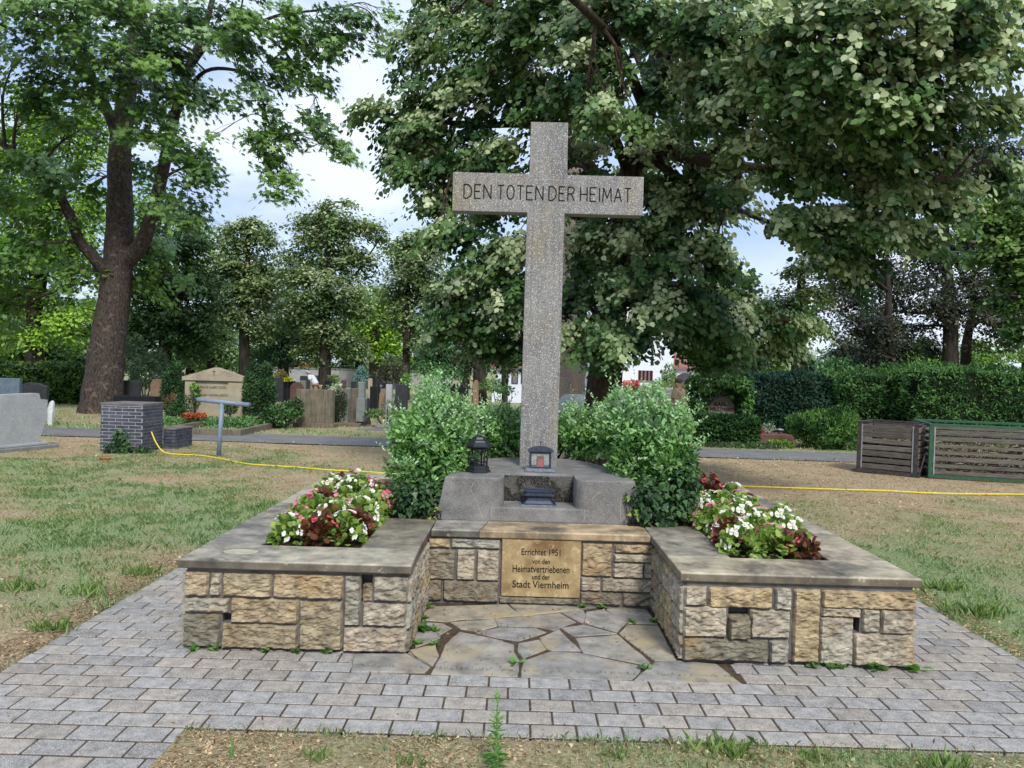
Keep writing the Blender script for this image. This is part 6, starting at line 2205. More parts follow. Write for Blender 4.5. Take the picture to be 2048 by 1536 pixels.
def standing(label, x, y, s, face, shirt, legs, hair, bend=0.0, cap=False, arms=(.05, .05)):
    """face: rotation about z of the whole figure (0 = looks along +Y, away from the camera)"""
    def T_(p, k=True):
        px_, py_, pz_ = p
        if bend and pz_ > .95:
            dz = pz_ - .95
            py_, pz_ = py_ + dz * math.sin(bend), .95 + dz * math.cos(bend)
        v = Matrix.Rotation(face, 3, 'Z') @ Vector((px_, py_, pz_))
        return v * s
    J = {}
    def j(nm, p, r_):
        J[nm] = (T_(p), (r_[0] * s, r_[1] * s) if hasattr(r_, '__len__') else r_ * s)
    j('pelvis', (0, 0, .95), (.165, .115))
    j('waist', (0, 0, 1.10), (.145, .10))
    j('chest', (0, .0, 1.30), (.175, .115))
    j('neck0', (0, 0, 1.47), .070)
    j('neck1', (0, .01, 1.52), .062)
    j('jaw', (0, .03, 1.57), .078)
    j('skull', (0, .03, 1.655), .088)
    j('crown', (0, .025, 1.72), .06)
    j('nose', (0, .125, 1.64), .014)
    j('ear_l', (-.088, .02, 1.64), .016)
    j('ear_r', (.088, .02, 1.64), .016)
    for sd_, nm in ((-1, 'l'), (1, 'r')):
        ar = arms[0] if sd_ < 0 else arms[1]
        j('sh' + nm, (sd_ * .185, 0, 1.44), .062)
        j('el' + nm, (sd_ * .235, .0 + ar, 1.14), .042)
        j('wr' + nm, (sd_ * .235, .08 + ar * 2, .90), .028)
        j('ha' + nm, (sd_ * .232, .10 + ar * 2, .83), (.036, .022))
        for q_, off in enumerate((-.025, -.008, .009, .025)):
            j('f%d%s' % (q_, nm), (sd_ * .23, .10 + ar * 2 + off, .75 + .008 * abs(q_ - 1.5)), .009)
        j('th' + nm, (sd_ * .21, .14 + ar * 2, .80), .010)
        j('hip' + nm, (sd_ * .095, 0, .88), .092)
        j('kn' + nm, (sd_ * .10, .01, .49), .058)
        j('an' + nm, (sd_ * .10, -.02, .09), .038)
        j('he' + nm, (sd_ * .10, -.03, .045), .036)
        j('to' + nm, (sd_ * .11, .14, .03), (.04, .022))
    E = [('pelvis', 'waist'), ('waist', 'chest'), ('chest', 'neck0'), ('neck0', 'neck1'), ('neck1', 'jaw'), ('jaw', 'skull'), ('skull', 'crown'), ('skull', 'nose'), ('skull', 'ear_l'), ('skull', 'ear_r')]
    for nm in 'lr':
        E += [('chest', 'sh' + nm), ('sh' + nm, 'el' + nm), ('el' + nm, 'wr' + nm), ('wr' + nm, 'ha' + nm), ('ha' + nm, 'th' + nm), ('pelvis', 'hip' + nm), ('hip' + nm, 'kn' + nm), ('kn' + nm, 'an' + nm), ('an' + nm, 'he' + nm), ('he' + nm, 'to' + nm)]
        E += [('ha' + nm, 'f%d%s' % (q_, nm)) for q_ in range(4)]
    sl = {'sle' + nm: (J['sh' + nm][0].lerp(J['el' + nm][0], .75), .056 * s) for nm in 'lr'}
    parts = [
        ('shirt', ['pelvis', 'waist', 'chest', 'shl', 'shr'], [('pelvis', 'waist'), ('waist', 'chest'), ('chest', 'col'), ('chest', 'shl'), ('chest', 'shr'), ('shl', 'slel'), ('shr', 'sler')], shirt, .030 * s,
         dict(sl, col=(T_((0, 0, 1.44)), .07 * s))),
        ('trousers', ['pelvis', 'hipl', 'hipr', 'knl', 'knr', 'anl', 'anr'], [('pelvis', 'hipl'), ('pelvis', 'hipr'), ('hipl', 'knl'), ('hipr', 'knr'), ('knl', 'anl'), ('knr', 'anr')], legs, .012 * s, {}),
        ('shoe', [], [('a', 'b')], 'cap', 0, {'a': (J['hel'][0], .046 * s), 'b': (J['tol'][0], (.046 * s, .032 * s))}),
        ('shoe', [], [('a', 'b')], 'cap', 0, {'a': (J['her'][0], .046 * s), 'b': (J['tor'][0], (.046 * s, .032 * s))}),
    ]
    J2 = dict(J)
    root = person(label, (x, y, 0), J2, E, parts)
    q = MB()
    rings = []
    for i in range(7):
        t = i / 6 * math.pi / 2
        rr_ = math.cos(t) * .5 + .5 * math.cos(t) ** .5 if i < 6 else .05
        ring = []
        for k in range(14):
            a = 2 * math.pi * k / 14
            back = .03 * (1 - math.sin(a)) if not cap else 0
            ring.append(T_((.098 * rr_ * math.cos(a), .012 + .112 * rr_ * math.sin(a), 1.672 - back * (1 - i / 6) + .112 * math.sin(t))))
        rings.append([(p_.x + x, p_.y + y, p_.z) for p_ in ring])
    q.loft(rings)
    if cap:
        pk_ = [T_((a, b3, c3)) for a, b3, c3 in ((-.07, .09, 1.68), (.07, .09, 1.68), (.05, .18, 1.665), (-.05, .18, 1.665), (-.07, .09, 1.69), (.07, .09, 1.69), (.05, .18, 1.672), (-.05, .18, 1.672))]
        q.add([(p_.x + x, p_.y + y, p_.z) for p_ in pk_], [(0, 1, 2, 3), (4, 5, 6, 7), (0, 1, 5, 4), (2, 3, 7, 6), (1, 2, 6, 5), (0, 3, 7, 4)])
    q.build('cap' if cap else 'hair', M['cap' if cap else hair], root, smooth=True)
    return root


pm = D(1359, 760, 19.6)
standing('man in tan shirt and dark cap on the path beside the ivy arch', pm.x, 19.6, .985, R(52), 'shirt_tan', 'trouser', 'hair_grey', cap=True)
pm = D(634, 760, 35)
standing('grey-haired man in a white T-shirt bending forward behind the streaked slab', pm.x, 35, .98, R(78), 'shirt_white', 'trouser_beige', 'hair_grey', bend=R(38))

# ================================================================== TREES
def tree(label, trunk, limbs, blobs, c0, c1, leaf, size, nleaf, slen, bark, name='tree', group=None, tipc=None, droop=.35, cvar=.2, mat='leaf', hang=.45, twig_r=.012,
         flat=.35, clump=1.1, tipshare=.35, outw=.75, cmul=1.0, sub=7, sidew=.9, kink=.12, facing=.25, tipf=None):
    """trunk, limbs: lists of (px, py, Y, radius); blobs: (px, py, rx, ry, Y, depth radius, sprays)"""
    def conv(L_, ground=False):
        out = []
        for i, (px, py, Y, r_) in enumerate(L_):
            p = D(px, py, Y)
            if ground and i == 0:
                p.z = -.15
            out.append((p, r_))
        return out
    tr = conv(trunk, True)
    root = thing(name, label, 'tree', (tr[0][0].x, tr[0][0].y, 0), group)
    q = MB()
    def smooth_tube(cv, n=14, wob=.05):
        P = smooth_path([p for p, _ in cv], 6)
        rs_ = []
        for i in range(len(cv) - 1):
            for s in range(6):
                rs_.append(cv[i][1] + (cv[i + 1][1] - cv[i][1]) * s / 6)
        rs_.append(cv[-1][1])
        q.tube(P, rs_, n, wob=wob)
        return list(zip(P, rs_))
    tp = smooth_tube(tr, 18, .06)
    q.build('trunk', M[bark], root, smooth=True)
    q = MB()
    skel = tp[len(tp) // 3:]
    for lb_ in limbs:
        skel += smooth_tube(conv(lb_), 10, .04)
    sp = np.array([tuple(p) for p, _ in skel])
    sr = np.array([r_ for _, r_ in skel])
    cen_, dir_, col_ = [], [], []
    for bi, b2 in enumerate(blobs):
        px, py, rx, ry, Y, dr, ns = b2[:7]
        tint = b2[7] if len(b2) > 7 else 1.0
        ns = max(4, int(ns * cmul))
        c = np.array(tuple(D(px, py, Y)))
        rr = np.array((rx * Y / F, dr, ry * Y / F))
        # limb into the blob
        d = np.linalg.norm(sp - c, axis=1) + np.maximum(0, sp[:, 2] - c[2]) * .8
        i = int(np.argmin(d))
        s, r0 = Vector(sp[i]), max(.02, min(sr[i] * .55, .035 + .02 * float(np.linalg.norm(rr))))
        e = Vector(c)
        mid = s.lerp(e, .5) + Vector(rng.normal(0, kink, 3)) * (e - s).length * .6 + Vector((0, 0, .08 * (e - s).length))
        path = smooth_path([s, mid, e], 5)
        q.tube(path, list(np.linspace(r0, r0 * .35, len(path))), 6, wob=.05)
        ncl = max(3, ns // 9)
        cc0 = in_ellipsoid(ncl, .40) * .95
        ci = rng.integers(0, ncl, ns)
        u = cc0[ci] + rng.normal(0, .20, (ns, 3)) * np.array((1, 1, .75))
        P = c + u * rr
        for k in range(min(sub, ns)):
            t = random.uniform(.3, 1)
            a = path[int(t * (len(path) - 1))]
            e2 = Vector(P[k])
            m_ = a.lerp(e2, .5) + Vector(rng.normal(0, kink, 3)) * (e2 - a).length
            q.tube([a, m_, e2], [r0 * .35, r0 * .22, twig_r * .6], 5, cap=False)
        ax = np.array(tuple(tr[-1][0])) * .5 + np.array(tuple(tr[0][0])) * .5
        out = norm(np.stack([c[0] - ax[0] + (P[:, 0] - c[0]) * 1.5, c[1] - ax[1] + (P[:, 1] - c[1]) * 1.5, (P[:, 2] - c[2]) * .8], -1))
        dirs = out * outw + rng.normal(0, .45, (ns, 3)) * np.array((1, 1, flat))
        f = np.clip((fbm(P[:, 0] * clump, P[:, 1] * clump, P[:, 2] * clump * 1.4, 90 + bi % 3, 3) - .5) * 3 + .5 + rng.normal(0, .18, ns), 0, 1)[:, None]
        col = (np.array(c0) * (1 - f) + np.array(c1) * f) * tint
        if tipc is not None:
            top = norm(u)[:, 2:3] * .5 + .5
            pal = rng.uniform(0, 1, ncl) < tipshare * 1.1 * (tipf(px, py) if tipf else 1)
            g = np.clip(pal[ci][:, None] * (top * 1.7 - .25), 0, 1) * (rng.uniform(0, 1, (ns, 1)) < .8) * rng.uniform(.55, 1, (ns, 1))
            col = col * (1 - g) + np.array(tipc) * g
        cen_.append(P)
        dir_.append(dirs)
        col_.append(col)
    q.build('branches', M[bark], root)
    cen_, dir_, col_ = np.concatenate(cen_), np.concatenate(dir_), np.concatenate(col_)
    low = cen_[:, 2] > .2
    V, Fc, Cc = spray_leaves(cen_[low], dir_[low], nleaf, slen, size, leaf, col_[low], droop, .4, .38, cvar, sidew, hang, facing)
    npmesh('crown', V, Fc, Cc, M[mat], root)
    return root


# --- the big linden behind the cross ---------------------------------------------------------
LI0, LI1, LIT = srgb(44, 76, 44), srgb(98, 130, 72), srgb(208, 216, 172)
li_trunk = [(1196, 930, 14, .36), (1200, 850, 14, .32), (1212, 740, 14, .285), (1226, 600, 14, .25), (1246, 440, 14, .23), (1276, 280, 14, .19), (1312, 130, 14, .15), (1330, -60, 14, .12), (1340, -300, 14, .08), (1345, -520, 14, .04)]
li_limbs = [
    [(1268, 330, 14, .15), (1350, 300, 13.6, .12), (1400, 240, 13.2, .10), (1460, 130, 12.6, .07), (1520, 20, 12, .04)],
    [(1246, 450, 14, .12), (1180, 330, 13.8, .09), (1080, 255, 13.4, .07), (960, 250, 13, .05), (850, 240, 12.6, .03), (760, 225, 12.4, .018)],
    [(1236, 500, 14, .10), (1150, 430, 13.3, .08), (1020, 380, 12.5, .05), (900, 360, 12.0, .03)],
    [(1276, 300, 14, .08), (1400, 380, 12.5, .05), (1560, 450, 10.8, .03), (1700, 440, 10, .02)],
    [(1276, 280, 14, .13), (1400, 320, 12, .09), (1560, 340, 10.5, .07), (1720, 330, 9.6, .05), (1900, 360, 9, .03)],
    [(1312, 130, 14, .12), (1440, 60, 11.5, .08), (1620, 20, 9.4, .06), (1800, 10, 8.2, .04)],
    [(1290, 220, 14, .10), (1240, 100, 11.5, .07), (1180, 30, 9.5, .05), (1100, -40, 8.5, .03)],
    [(1260, 350, 14, .10), (1180, 180, 13, .08), (1060, 60, 12.5, .06), (930, -20, 12, .04)],
    [(1228, 590, 14, .08), (1120, 620, 13.2, .05), (980, 620, 12.8, .03)],
    [(1226, 600, 14, .08), (1340, 620, 13.2, .06), (1480, 640, 12.8, .04), (1580, 640, 12.6, .02)],
    [(1265, 340, 14, .09), (1300, 200, 15.5, .07), (1250, 60, 17, .05)],
]
B = []
def bl(*a):
    B.append(a)
# left arm over the gap of sky
bl(735, 215, 46, 20, 12.6, .35, 26); bl(790, 235, 62, 34, 12.6, .5, 60); bl(800, 280, 50, 36, 12.5, .5, 50); bl(830, 190, 70, 42, 12.8, .6, 75)
bl(880, 140, 70, 60, 12.8, .7, 95); bl(860, 60, 60, 60, 13, .7, 80); bl(900, -20, 80, 60, 13, .8, 80); bl(960, 90, 90, 70, 12.6, .9, 130)
bl(880, 250, 80, 50, 12.6, .7, 100); bl(870, 320, 70, 50, 12.4, .6, 85); bl(830, 345, 40, 26, 12.3, .4, 34); bl(900, 390, 60, 34, 12.2, .5, 60)
bl(960, 200, 80, 70, 12.4, .9, 120); bl(960, 300, 70, 60, 12.3, .8, 110); bl(1000, 380, 60, 50, 12.6, .8, 70)
bl(1040, 140, 90, 80, 12.4, 1.0, 130); bl(1030, 20, 90, 70, 12.2, 1.0, 110); bl(1150, 60, 100, 70, 11.5, 1.0, 130); bl(1110, 200, 80, 60, 12, .9, 110)
bl(1180, 150, 80, 50, 11, .8, 90); bl(1230, 220, 60, 30, 10.5, .5, 50); bl(1170, 200, 40, 22, 10.2, .4, 30)
# under the arms of the cross
bl(880, 445, 40, 18, 11.8, .35, 26); bl(920, 480, 50, 40, 12, .6, 60); bl(940, 560, 60, 60, 12.3, .8, 100); bl(930, 630, 60, 45, 12.6, .7, 80); bl(990, 500, 60, 60, 12.4, .8, 90)
bl(1000, 600, 60, 60, 12.4, .8, 100); bl(990, 680, 50, 34, 12.8, .6, 60); bl(1030, 560, 30, 80, 12.6, .6, 60); bl(890, 600, 40, 40, 12.6, .5, 46); bl(1050, 690, 44, 30, 13, .5, 40)
bl(1160, 500, 50, 60, 13, .7, 70); bl(1170, 600, 60, 60, 12.6, .8, 90); bl(1165, 660, 50, 44, 12.4, .6, 66); bl(1230, 660, 60, 44, 12, .7, 80); bl(1280, 640, 60, 44, 12, .7, 80)
bl(1200, 700, 40, 22, 12.2, .4, 34); bl(1150, 300, 50, 40, 13, .6, 56); bl(1170, 340, 40, 24, 12.4, .4, 36); bl(1270, 560, 80, 60, 12.4, .9, 110)
bl(1330, 500, 80, 70, 12.4, .9, 120); bl(1340, 420, 60, 60, 12.8, .8, 90); bl(1350, 600, 90, 60, 12.4, .9, 120); bl(1340, 650, 80, 34, 12.6, .7, 80); 
bl(1420, 700, 50, 28, 13, .6, 56); bl(1440, 650, 70, 50, 12.8, .8, 90); bl(1430, 570, 60, 60, 12.6, .8, 90); bl(1420, 490, 50, 50, 12.4, .7, 70);
bl(1500, 690, 60, 40, 13.4, .7, 70); bl(1560, 640, 60, 40, 13.2, .7, 60); bl(1490, 600, 40, 40, 13, .6, 40); bl(1570, 690, 50, 40, 13.8, .6, 46)
bl(1340, 300, 70, 60, 13, .8, 70); bl(1300, 200, 60, 50, 13.4, .8, 60); bl(1330, 120, 70, 60, 13, .9, 80); bl(1380, 380, 60, 50, 12.6, .7, 70); bl(1450, 420, 40, 40, 12.4, .5, 44)
bl(1400, 330, 60, 40, 12.4, .6, 60); bl(1460, 300, 50, 30, 12, .5, 40); bl(1320, 380, 50, 40, 13.2, .6, 60); bl(1220, 440, 50, 40, 13, .6, 50); bl(1300, 450, 50, 40, 13, .6, 60); bl(1420, 400, 50, 40, 12.8, .5, 44); bl(1400, 140, 70, 50, 12.5, .7, 70); bl(1460, 200, 60, 40, 12.5, .6, 50)
bl(1080, -10, 80, 60, 11.6, .8, 80); bl(1180, 0, 70, 50, 10.6, .7, 70); bl(1215, 480, 40, 40, 13.2, .5, 30)
# high canopy and the long near arm to the right
bl(1260, 20, 90, 60, 11, 1.0, 110); bl(1380, 40, 90, 70, 10.5, 1.0, 120); bl(1440, 130, 80, 60, 10.5, .9, 110); bl(1400, 220, 60, 40, 11, .6, 60)
bl(1500, 50, 90, 70, 9.6, .9, 120); bl(1620, 40, 100, 60, 8.8, .8, 120); bl(1560, 130, 90, 50, 9.2, .7, 100); bl(1680, 120, 90, 50, 8.6, .7, 100); bl(1760, 40, 100, 60, 8.4, .8, 120)
bl(1500, 200, 70, 40, 9.8, .6, 66); bl(1600, 210, 80, 40, 9.2, .6, 84); bl(1720, 210, 90, 44, 8.8, .6, 96); bl(1830, 130, 90, 60, 8.6, .7, 110); bl(1880, 30, 90, 60, 8.6, .8, 110)
bl(1970, 120, 80, 60, 8.8, .7, 80); bl(1850, 220, 80, 40, 9, .6, 80); bl(1990, 20, 80, 60, 9, .8, 80); bl(1500, 280, 60, 30, 10, .5, 46); bl(1620, 285, 70, 36, 9.6, .5, 66)
bl(1740, 290, 80, 40, 9.4, .6, 80); bl(1860, 300, 80, 40, 9.4, .6, 76); bl(1970, 230, 80, 40, 9.4, .6, 60); bl(1640, 345, 50, 30, 9.8, .45, 46); bl(1760, 370, 80, 40, 9.8, .6, 80)
bl(1880, 380, 70, 36, 10, .5, 60); bl(1600, 430, 60, 28, 10, .45, 50); bl(1700, 430, 80, 34, 10, .5, 72); bl(1640, 480, 70, 34, 10.2, .5, 60); bl(1780, 460, 80, 40, 10.4, .6, 70)
bl(1850, 460, 60, 40, 10.6, .5, 46); bl(1700, 520, 70, 34, 10.8, .5, 50); bl(1560, 340, 44, 24, 10, .4, 26); bl(1470, 360, 44, 30, 11, .4, 30); bl(1990, 330, 60, 34, 10, .4, 34)
# unseen top and back, which shade what is below
for px, py, Y in ((1000, -160, 13), (1200, -180, 12), (1400, -200, 11.5), (1600, -160, 10.5), (1250, -420, 14), (1420, -380, 13), (1800, -140, 10), (1300, 40, 17), (1150, 250, 17.5), (1350, 350, 17.5), (1250, 500, 17), (1450, 200, 17), (1000, 420, 16.5), (1420, 600, 16.5)):
    bl(px, py, 110, 80, Y, 1.3, 110)
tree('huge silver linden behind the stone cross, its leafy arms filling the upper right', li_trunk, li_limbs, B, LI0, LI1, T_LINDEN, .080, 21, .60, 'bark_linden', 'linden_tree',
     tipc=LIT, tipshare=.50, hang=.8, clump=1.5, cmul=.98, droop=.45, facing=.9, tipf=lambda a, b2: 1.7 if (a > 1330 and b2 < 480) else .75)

# --- the big plane tree at the left ----------------------------------------------------------
PT0, PT1, PTT = srgb(62, 96, 46), srgb(118, 152, 74), srgb(156, 188, 140)
pt_trunk = [(200, 830, 27, .74), (205, 790, 27, .64), (214, 700, 27, .56), (228, 600, 27, .49), (238, 500, 27, .45), (240, 400, 27, .40), (240, 300, 27, .35), (252, 200, 27, .30), (266, 100, 27, .24), (276, 0, 27, .19), (280, -160, 27, .14), (284, -360, 27, .08)]
pt_limbs = [
    [(245, 530, 27, .30), (282, 490, 26.8, .26), (305, 430, 26.6, .22), (322, 360, 26.4, .20), (345, 250, 26, .17), (372, 150, 25.6, .14), (405, 70, 25.2, .10), (430, -20, 25, .07)],
    [(222, 560, 27, .26), (196, 525, 26.6, .20), (158, 480, 26.2, .17), (140, 430, 26, .16), (92, 350, 25.6, .14), (50, 320, 25.2, .12), (0, 285, 25, .10), (-80, 240, 24.6, .06)],
    [(240, 290, 27, .20), (215, 220, 26.4, .16), (190, 165, 26, .14), (150, 100, 25.6, .11), (108, 40, 25, .08), (60, -30, 24.6, .05)],
    [(385, 130, 25.4, .08), (440, 60, 24, .07), (495, 55, 23, .055), (545, 80, 22.4, .045), (590, 130, 22, .03), (616, 175, 21.8, .018)],
    [(345, 250, 26, .08), (400, 150, 24.5, .06), (470, 140, 23.5, .045), (510, 165, 23, .035), (530, 220, 22.8, .025), (545, 280, 22.6, .012)],
    [(495, 55, 23, .05), (560, 30, 22, .04), (640, 20, 21.4, .03), (700, 10, 21, .02)],
    [(158, 480, 26.2, .07), (110, 485, 25.4, .05), (60, 480, 25, .03)],
]
B = []
for a in [(60, 30, 90, 60, 22, 1.6, 90), (180, 20, 90, 60, 23, 1.6, 90), (300, 30, 80, 60, 23, 1.5, 85), (420, 20, 80, 50, 23, 1.4, 75), (30, 120, 70, 50, 22.5, 1.4, 60), (130, 120, 80, 60, 23.5, 1.5, 80),
          (240, 110, 70, 50, 23.5, 1.4, 60), (350, 110, 70, 60, 23.5, 1.4, 70), (450, 90, 60, 40, 22.8, 1.0, 50), (-60, 60, 80, 80, 22, 1.6, 60), (60, 210, 60, 30, 24, 1.2, 34), (200, 190, 60, 44, 24.2, 1.2, 44),
          (310, 190, 60, 50, 24, 1.2, 54), (380, 190, 40, 50, 24, 1, 42), (160, 260, 50, 26, 25, 1, 22), (290, 280, 50, 40, 24.5, 1.1, 42), (360, 280, 50, 50, 24.4, 1.1, 50), (390, 340, 44, 50, 24.6, 1, 48),
          (350, 400, 50, 50, 25, 1.1, 52), (390, 430, 34, 40, 25, .9, 30), (60, 340, 70, 50, 25, 1.4, 56), (0, 400, 60, 60, 25, 1.4, 60), (100, 420, 60, 50, 25.6, 1.2, 50), (60, 500, 70, 50, 25.6, 1.4, 66), (-20, 550, 60, 60, 25.4, 1.4, 60),
          (130, 540, 60, 44, 26.4, 1.2, 42), (180, 370, 40, 50, 28.5, 1.2, 34), (300, 500, 50, 40, 27.6, 1.2, 36), (330, 560, 50, 40, 27.8, 1.2, 36), (30, 620, 60, 40, 26, 1.2, 40), (270, 330, 40, 40, 28.4, 1, 30),
          (500, 40, 60, 40, 22, .9, 46), (570, 40, 50, 40, 21.8, .8, 40), (630, 40, 50, 40, 21.4, .8, 36), (690, 40, 40, 34, 21.2, .7, 26), (660, 90, 36, 34, 21.3, .6, 26), (600, 110, 50, 40, 21.8, .7, 38), (640, 160, 30, 34, 21.6, .5, 22),
          (540, 120, 44, 34, 22.4, .7, 28), (500, 150, 34, 24, 22.8, .5, 14), (470, 200, 20, 18, 23, .4, 7), (530, 200, 34, 40, 22.6, .5, 24), (560, 260, 40, 34, 22.4, .5, 26), (500, 270, 34, 16, 22.6, .4, 10),
          (545, 310, 40, 40, 22.4, .5, 28), (575, 350, 24, 30, 22.3, .4, 14), (560, 395, 16, 18, 22.3, .3, 7), (640, 220, 34, 34, 21.8, .5, 20), (660, 280, 34, 26, 21.8, .4, 16), (690, 310, 18, 16, 21.8, .3, 6), (430, 270, 14, 14, 24, .3, 4), (760, 20, 40, 26, 21, .5, 12), (775, 90, 26, 16, 20.8, .3, 7),
          (100, -120, 140, 80, 23, 2, 70), (300, -140, 140, 80, 24, 2, 70), (480, -100, 110, 60, 22.5, 1.6, 50), (300, -320, 130, 90, 26, 2.4, 50), (200, 60, 120, 80, 29, 2, 70), (330, 150, 90, 90, 29, 2, 60)]:
    bl(*a)
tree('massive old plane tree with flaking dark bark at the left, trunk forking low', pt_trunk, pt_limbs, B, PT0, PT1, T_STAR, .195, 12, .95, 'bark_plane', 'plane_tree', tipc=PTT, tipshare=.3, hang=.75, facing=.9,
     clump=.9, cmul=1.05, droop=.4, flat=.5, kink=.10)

# --- further trees ---------------------------------------------------------------------------
def far_tree(label, px, Y, r0, lean, crown, n, c0, c1, size, bark='bark_dark', name='linden_tree', pyb=None, leaf=T_DIAM, tipc=None, group=None, nleaf=9, forks=3, droop=.3, mat='leaf', tipshare=.4, slen=None, top=None, hang=.4, clump=.8, flat=.35, sub=7, fork_at=.35, tint=1.0):
    """crown: list of (px,py,rx,ry) in pixels; n sprays in all"""
    ar = sum(a[2] * a[3] for a in crown)
    ct = top or min(a[1] for a in crown)
    zb = D(px, 760, Y)
    trunk = [(px, 800, Y, r0 * 1.3), (px + lean * .2, 745, Y, r0)]
    ytop = ct
    for t in (.25, .5, .75, 1):
        trunk.append((px + lean * (.2 + .8 * t) + random.uniform(-4, 4), 745 + (ytop - 745) * t, Y, r0 * (1 - .85 * t)))
    limbs = []
    for k in range(forks):
        a = crown[(k * 2 + 1) % len(crown)]
        y0_ = 745 + (ytop - 745) * (fork_at + .1 * k)
        x0_ = px + lean * (.2 + .8 * (fork_at + .1 * k))
        limbs.append([(x0_, y0_, Y, r0 * .42), ((x0_ + a[0]) / 2 + random.uniform(-6, 6), (y0_ + a[1]) / 2 + 10, Y + random.uniform(-1, 1), r0 * .22), (a[0], a[1], Y + random.uniform(-1, 1), r0 * .07)])
    bs = []
    for a in crown:
        rr_ = (a[2] + a[3]) / 2 * Y / F
        bs.append((a[0], a[1], a[2], a[3], Y + (a[4] if len(a) > 4 else random.uniform(-.4, .4) * rr_), rr_, int(n * a[2] * a[3] / ar), tint))
    return tree(label, trunk, limbs, bs, c0, c1, leaf, size, nleaf, slen or size * 5, bark, name, group, tipc, droop, .2, mat, hang, .02, flat, clump, tipshare, sub=sub)


BL0, BL1, BLT = srgb(58, 84, 50), srgb(108, 134, 80), srgb(186, 196, 148)
BG0, BG1 = srgb(72, 110, 36), srgb(128, 166, 62)
far_tree('linden with cream-tinted crown, tallest of the far row, trunk right of the bending man', 648, 40, .30, 8,
         [(690, 440, 50, 36), (640, 440, 40, 26), (730, 455, 36, 26), (765, 470, 24, 18), (610, 480, 40, 34), (660, 500, 60, 44), (720, 520, 40, 44), (590, 540, 40, 40), (650, 570, 70, 50), (710, 600, 46, 46), (600, 620, 46, 40), (660, 660, 60, 40), (700, 690, 36, 24), (620, 690, 36, 26), (655, 410, 24, 16), (695, 405, 18, 12), (600, 440, 26, 16)],
         2900, BL0, BL1, .20, tipc=BLT, tipshare=.75, group='lindens of the far row', tint=1.0, forks=5, fork_at=.25)
far_tree('linden with cream-tinted crown in the far row, left of the tallest one', 489, 42, .31, 4,
         [(500, 455, 40, 22), (470, 480, 36, 30), (530, 480, 30, 26), (450, 520, 36, 34), (510, 530, 50, 40), (460, 580, 50, 40), (530, 580, 36, 36), (495, 630, 50, 34), (440, 620, 26, 24), (520, 665, 26, 18), (420, 560, 26, 30), (505, 440, 18, 10)],
         2200, BL0, BL1, .21, tipc=BLT, tipshare=.75, group='lindens of the far row', forks=4, fork_at=.3)
far_tree('linden with cream-tinted crown in the far row, nearest the stone cross', 808, 44, .24, 14,
         [(830, 480, 40, 26), (800, 510, 36, 30), (850, 520, 40, 36), (820, 560, 50, 36), (790, 600, 30, 30), (850, 590, 40, 36), (820, 640, 40, 30), (870, 480, 26, 24), (840, 690, 26, 20)],
         1700, BL0, BL1, .21, tipc=BLT, tipshare=.75, group='lindens of the far row', forks=3, fork_at=.35)
far_tree('dark linden with spreading crown between the plane tree and the far row', 326, 36, .32, 6,
         [(330, 480, 50, 40), (380, 500, 40, 40), (300, 560, 60, 44), (370, 580, 50, 50), (410, 640, 36, 40), (330, 640, 60, 40), (290, 640, 40, 40), (380, 680, 36, 30), (280, 690, 30, 20), (400, 560, 30, 40), (300, 500, 30, 30)],
         2200, BL0, srgb(70, 96, 52), .20, forks=4, fork_at=.3)
far_tree('light green maple behind the left hedge, trunk left of the plane tree', 66, 38, .42, 14,
         [(40, 300, 90, 60), (140, 280, 70, 60), (0, 400, 90, 60), (110, 400, 80, 60), (60, 500, 110, 60), (150, 520, 50, 60), (-20, 560, 70, 50), (80, 600, 100, 50), (150, 630, 50, 40), (0, 660, 70, 34), (180, 420, 40, 60), (190, 250, 40, 50), (100, 665, 50, 24), (80, 210, 70, 50), (-70, 330, 80, 80)],
         3900, srgb(84, 122, 44), srgb(156, 192, 78), .24, name='maple_tree', leaf=T_DIAM, forks=4, fork_at=.2)
far_tree('bright green tree behind the plane tree at its right side', 330, 50, .4, 6,
         [(290, 420, 60, 60), (390, 480, 40, 50), (300, 540, 60, 50), (350, 620, 60, 50), (250, 600, 40, 50), (400, 560, 40, 40)], 1100, BG0, BG1, .28, name='deciduous_tree', forks=3)
far_tree('bright yellow-green tree in the gap between two far lindens', 750, 62, .5, 5,
         [(745, 585, 24, 18), (760, 620, 40, 34), (780, 650, 34, 40), (740, 660, 40, 34), (770, 700, 44, 26), (800, 620, 24, 26)], 900, srgb(84, 126, 36), srgb(158, 192, 62), .30, name='deciduous_tree')
far_tree('bright green tree far back behind the far lindens', 585, 70, .5, 0,
         [(560, 560, 50, 40), (620, 620, 60, 50), (540, 640, 50, 50), (680, 650, 50, 44), (590, 690, 60, 30), (500, 700, 40, 26)], 1100, srgb(60, 92, 40), srgb(104, 138, 62), .34, name='deciduous_tree')
far_tree('dark tree far back behind the yellow-green one', 715, 72, .5, 4, [(720, 610, 36, 40), (730, 670, 44, 40), (700, 700, 44, 24)], 700, srgb(36, 62, 36), srgb(64, 94, 48), .34, name='deciduous_tree')
far_tree('grey-green weeping tree left of the far linden row', 425, 54, .4, 3,
         [(425, 640, 40, 30), (400, 680, 40, 30), (450, 680, 36, 30), (425, 705, 46, 20), (380, 700, 30, 22)], 900, srgb(76, 104, 62), srgb(132, 158, 104), .26, name='deciduous_tree')
